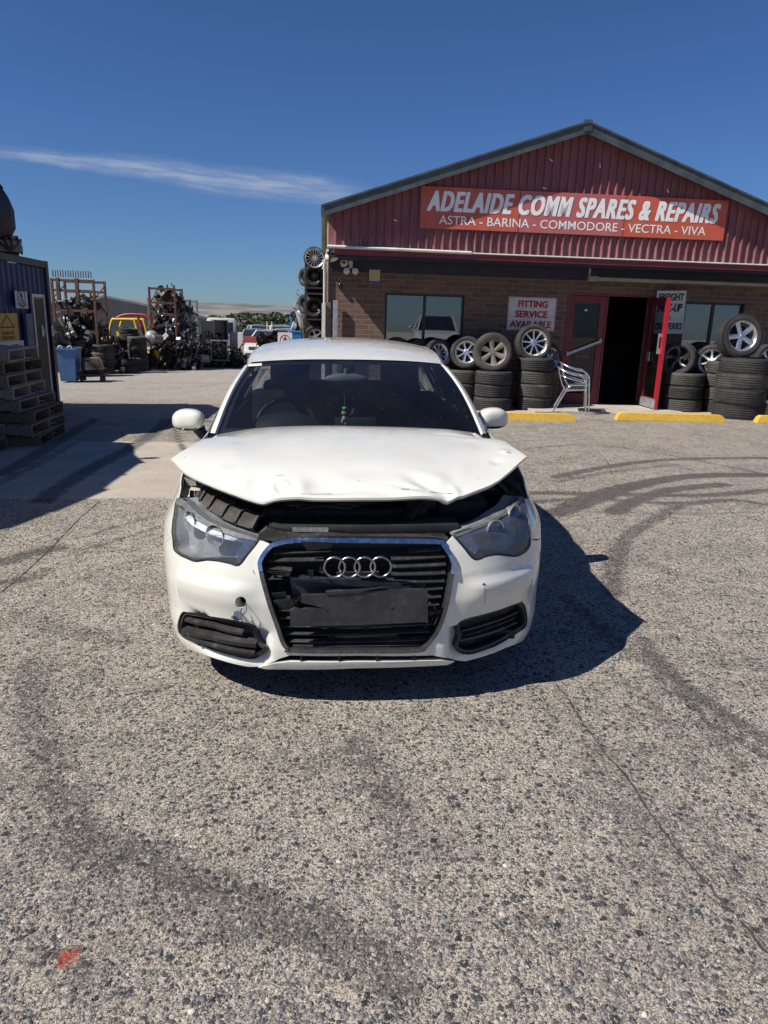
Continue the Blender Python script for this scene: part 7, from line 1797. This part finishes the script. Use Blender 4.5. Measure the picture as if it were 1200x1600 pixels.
def distance():
    # hills
    t = NT('dry hills'); n = t.noise(t.P, .004, 6, .6); t.set(col=t.mix(t.mr(n, .4, .62), (.20, .185, .165), (.085, .10, .085)), rough=.95)
    mb = MB(); n = 90; Y = 5200; V_ = []
    pr = [(-300, 470), (0, 470), (180, 467), (240, 469), (330, 473), (380, 474), (430, 477), (470, 481), (520, 486), (700, 494), (1500, 520)]
    for i in range(n+1):
        px = -300+1800*i/n; py = np.interp(px, *zip(*pr))+.6*math.sin(i*1.3)+.5*math.sin(i*2.9+1); a = D(px, py, Y)
        V_ += [(a[0]*.62, a[1]*.62, -60), (a[0]*.80, a[1]*.80, (a[2]-HC)*.80*.55-10), (a[0], a[1], a[2]), (a[0]*1.3, a[1]*1.3, -60)]
    mb.add(V_, [(4*i+k, 4*i+4+k, 4*i+5+k, 4*i+1+k) for i in range(n) for k in range(3)]); mb.build('hills', t.m, None, 80, kind='structure')
    # gum trees
    def leaf_mat(nm, c):
        t = NT(nm); n = t.noise(t.O, 1.1, 5, .7); t.set(col=t.mix(t.mr(n, .35, .68), c, tuple(v*1.8 for v in c)), rough=.8); return t.m
    lm = [leaf_mat('gum leaves', (.045, .058, .028)), leaf_mat('olive leaves', (.07, .075, .035)), leaf_mat('grey green leaves', (.085, .09, .06))]
    bark = simple('grey bark', (.17, .14, .11), .9)
    protos = []
    for k in range(4):
        r = random.Random(40+k); e = empty('gum_tree'); H_ = 7.; mb = MB(); mb.tube(catmull([(0, 0, 0), (.1, .05, 1.6), (-.05, 0, 3.2), (.15, 0, 4.6)], n=3), [.22-.012*i for i in range(10)], 7)
        lobes = []
        for i in range(11):
            a = r.uniform(0, 6.28); rad = r.uniform(.4, 2.5); z = r.uniform(2.9, 6.3)-rad*.25; lobes.append((Vector((rad*math.cos(a), rad*math.sin(a), z)), r.uniform(.7, 1.3))); mb.tube([(0, 0, r.uniform(1.4, 3.2)), lobes[-1][0]*.6+Vector((0, 0, .9)), lobes[-1][0]], [.09, .05, .02], 5)
        mb.build('trunk', bark, e); mb = MB()
        for c, R_ in lobes:
            for i in range(110):
                d = Vector((r.gauss(0, 1), r.gauss(0, 1), r.gauss(0, 1))).normalized()*R_*r.uniform(.35, 1)**.5; d.z *= .62; p = c+d; s = r.uniform(.10, .24); q = Euler((r.uniform(0, 6), r.uniform(0, 6), 0)).to_matrix()
                mb.add([p+q @ Vector(v) for v in ((-s, -s*.7, 0), (s, -s*.5, .05), (s*.8, s*.7, 0), (-s*.7, s*.6, -.05))], [(0, 1, 2, 3)])
        mb.build('crown', lm[k % 3], e); protos.append(e)
    tr = [(318, 490, 120, 0), (332, 485, 150, 1), (346, 487, 110, 2), (360, 484, 140, 0), (372, 483, 125, 3), (384, 486, 100, 1), (397, 484, 135, 0), (409, 483, 150, 2), (421, 487, 105, 3), (433, 482, 160, 0), (445, 484, 120, 1), (455, 483, 90, 0), (466, 485, 140, 3), (476, 484, 115, 2),
          (352, 499, 75, 1), (390, 501, 70, 2), (405, 500, 72, 0), (430, 503, 66, 3), (338, 503, 80, 2), (372, 497, 85, 0), (455, 499, 70, 1), (418, 496, 90, 0), (436, 480, 95, 1), (481, 492, 85, 0)]
    used = set()
    W1 = ['dense', 'broad', 'low', 'rounded', 'pale', 'shadowy']; 
    for i, (px, py, Y, k) in enumerate(tr):
        p = PX(px, py, Y); zb = float(gz(p.x, Y))-1.; H_ = max(p.z-zb, 2.5); s = H_/6.9; e = protos[k] if k not in used else copy_tree(protos[k]); used.add(k)
        sx = s*r_tree.uniform(1.1, 1.7); e.location = (p.x, Y, zb); e.scale = (sx, sx, s); e.rotation_euler = (0, 0, r_tree.uniform(0, 6))
        where = 'above the white truck cab' if px < 365 else 'above the car with the red panel' if px < 408 else 'above the gate frame' if px < 428 else 'above the far white hatchback' if px < 450 else 'beside the blue frame'
        side = 'far' if Y > 130 else 'middle distance' if Y > 88 else 'nearer'
        tag(e, '%s gum tree %s, number %s from left' % (W1[(i*5) % 6], where, NUM[sorted(range(len(tr)), key=lambda j: tr[j][0]).index(i)]), 'tree', 'gum trees beyond the yard fence')
    # a sapling hanging out behind the cage
    Y = 17.6; p = PX(470, 460, Y); e = empty('sapling', (p.x, Y, float(gz(p.x, Y))), (0, 0, 0), 'thin leafy sapling showing against the sky left of the wheel cage', 'tree'); r = random.Random(5); top = p.z-e.location.z; mb = MB(); mb.tube([(0.1, 0, 0), (.06, 0, top*.6), (.02, 0, top*1.0)], [.02, .014, .006], 6); mb.build('trunk', bark, e); mb = MB()
    for i in range(70):
        q = Vector((r.gauss(.03, .09), r.gauss(0, .08), top-.28+r.uniform(-.25, .42))); R_ = Euler((r.uniform(0, 6), r.uniform(0, 6), 0)).to_matrix(); s = r.uniform(.018, .04); mb.add([q+R_ @ Vector(v) for v in ((-s, 0, 0), (0, -s*.35, 0), (s, 0, 0), (0, s*.35, 0))], [(0, 1, 2, 3)])
    mb.build('crown', lm[0], e)
NUM = 'one two three four five six seven eight nine ten eleven twelve thirteen fourteen fifteen sixteen seventeen eighteen nineteen twenty twenty-one twenty-two twenty-three twenty-four'.split()
r_tree = random.Random(21)
background(); distance()
# ------------------------------------------------------------------ the white hatchback and what hangs in it
car, WS = make_car()
def hang():
    c = Vector(CY(538, 648, 1.20)); e = empty('ornament', CM @ c, (0, 0, CYAW), 'small green capped white charm hanging inside the windscreen', 'ornament')
    mb = MB(); mb.lathe([(0, .042), (.012, .04), (.012, .022), (0, .022)], 12); mb.build('cap', simple('green cap', (.03, .30, .06), .4), e); mb = MB(); mb.ball((0, 0, .008), (.016, .014, .015), 12, 8); mb.build('head', simple('pale green', (.55, .60, .30), .5), e, 50)
    mb = MB(); mb.ball((0, 0, -.02), (.013, .012, .015), 12, 8); mb.ball((-.01, 0, -.035), (.006, .006, .012), 8, 6); mb.ball((.008, 0, -.042), (.006, .006, .015), 8, 6); mb.build('body', simple('cream charm', (.75, .73, .65), .5), e, 50)
    mb = MB(); mb.tube([(0, 0, .04), (0, .02, .10)], .0008, 5); mb.build('string', M['black_pl'], e)
    c = Vector(CY(550, 643, 1.20)); mb = MB(); r = random.Random(2)
    for i in range(5): mb.ball((r.uniform(-.01, .01), 0, r.uniform(-.02, .012)), .006, 8, 6)
    o = mb.build('dried_flower', simple('dried flower', (.30, .16, .15), .7), None, 50, 'tiny dried flower beside the charm in the windscreen', 'flower'); o.location = CM @ c
hang()
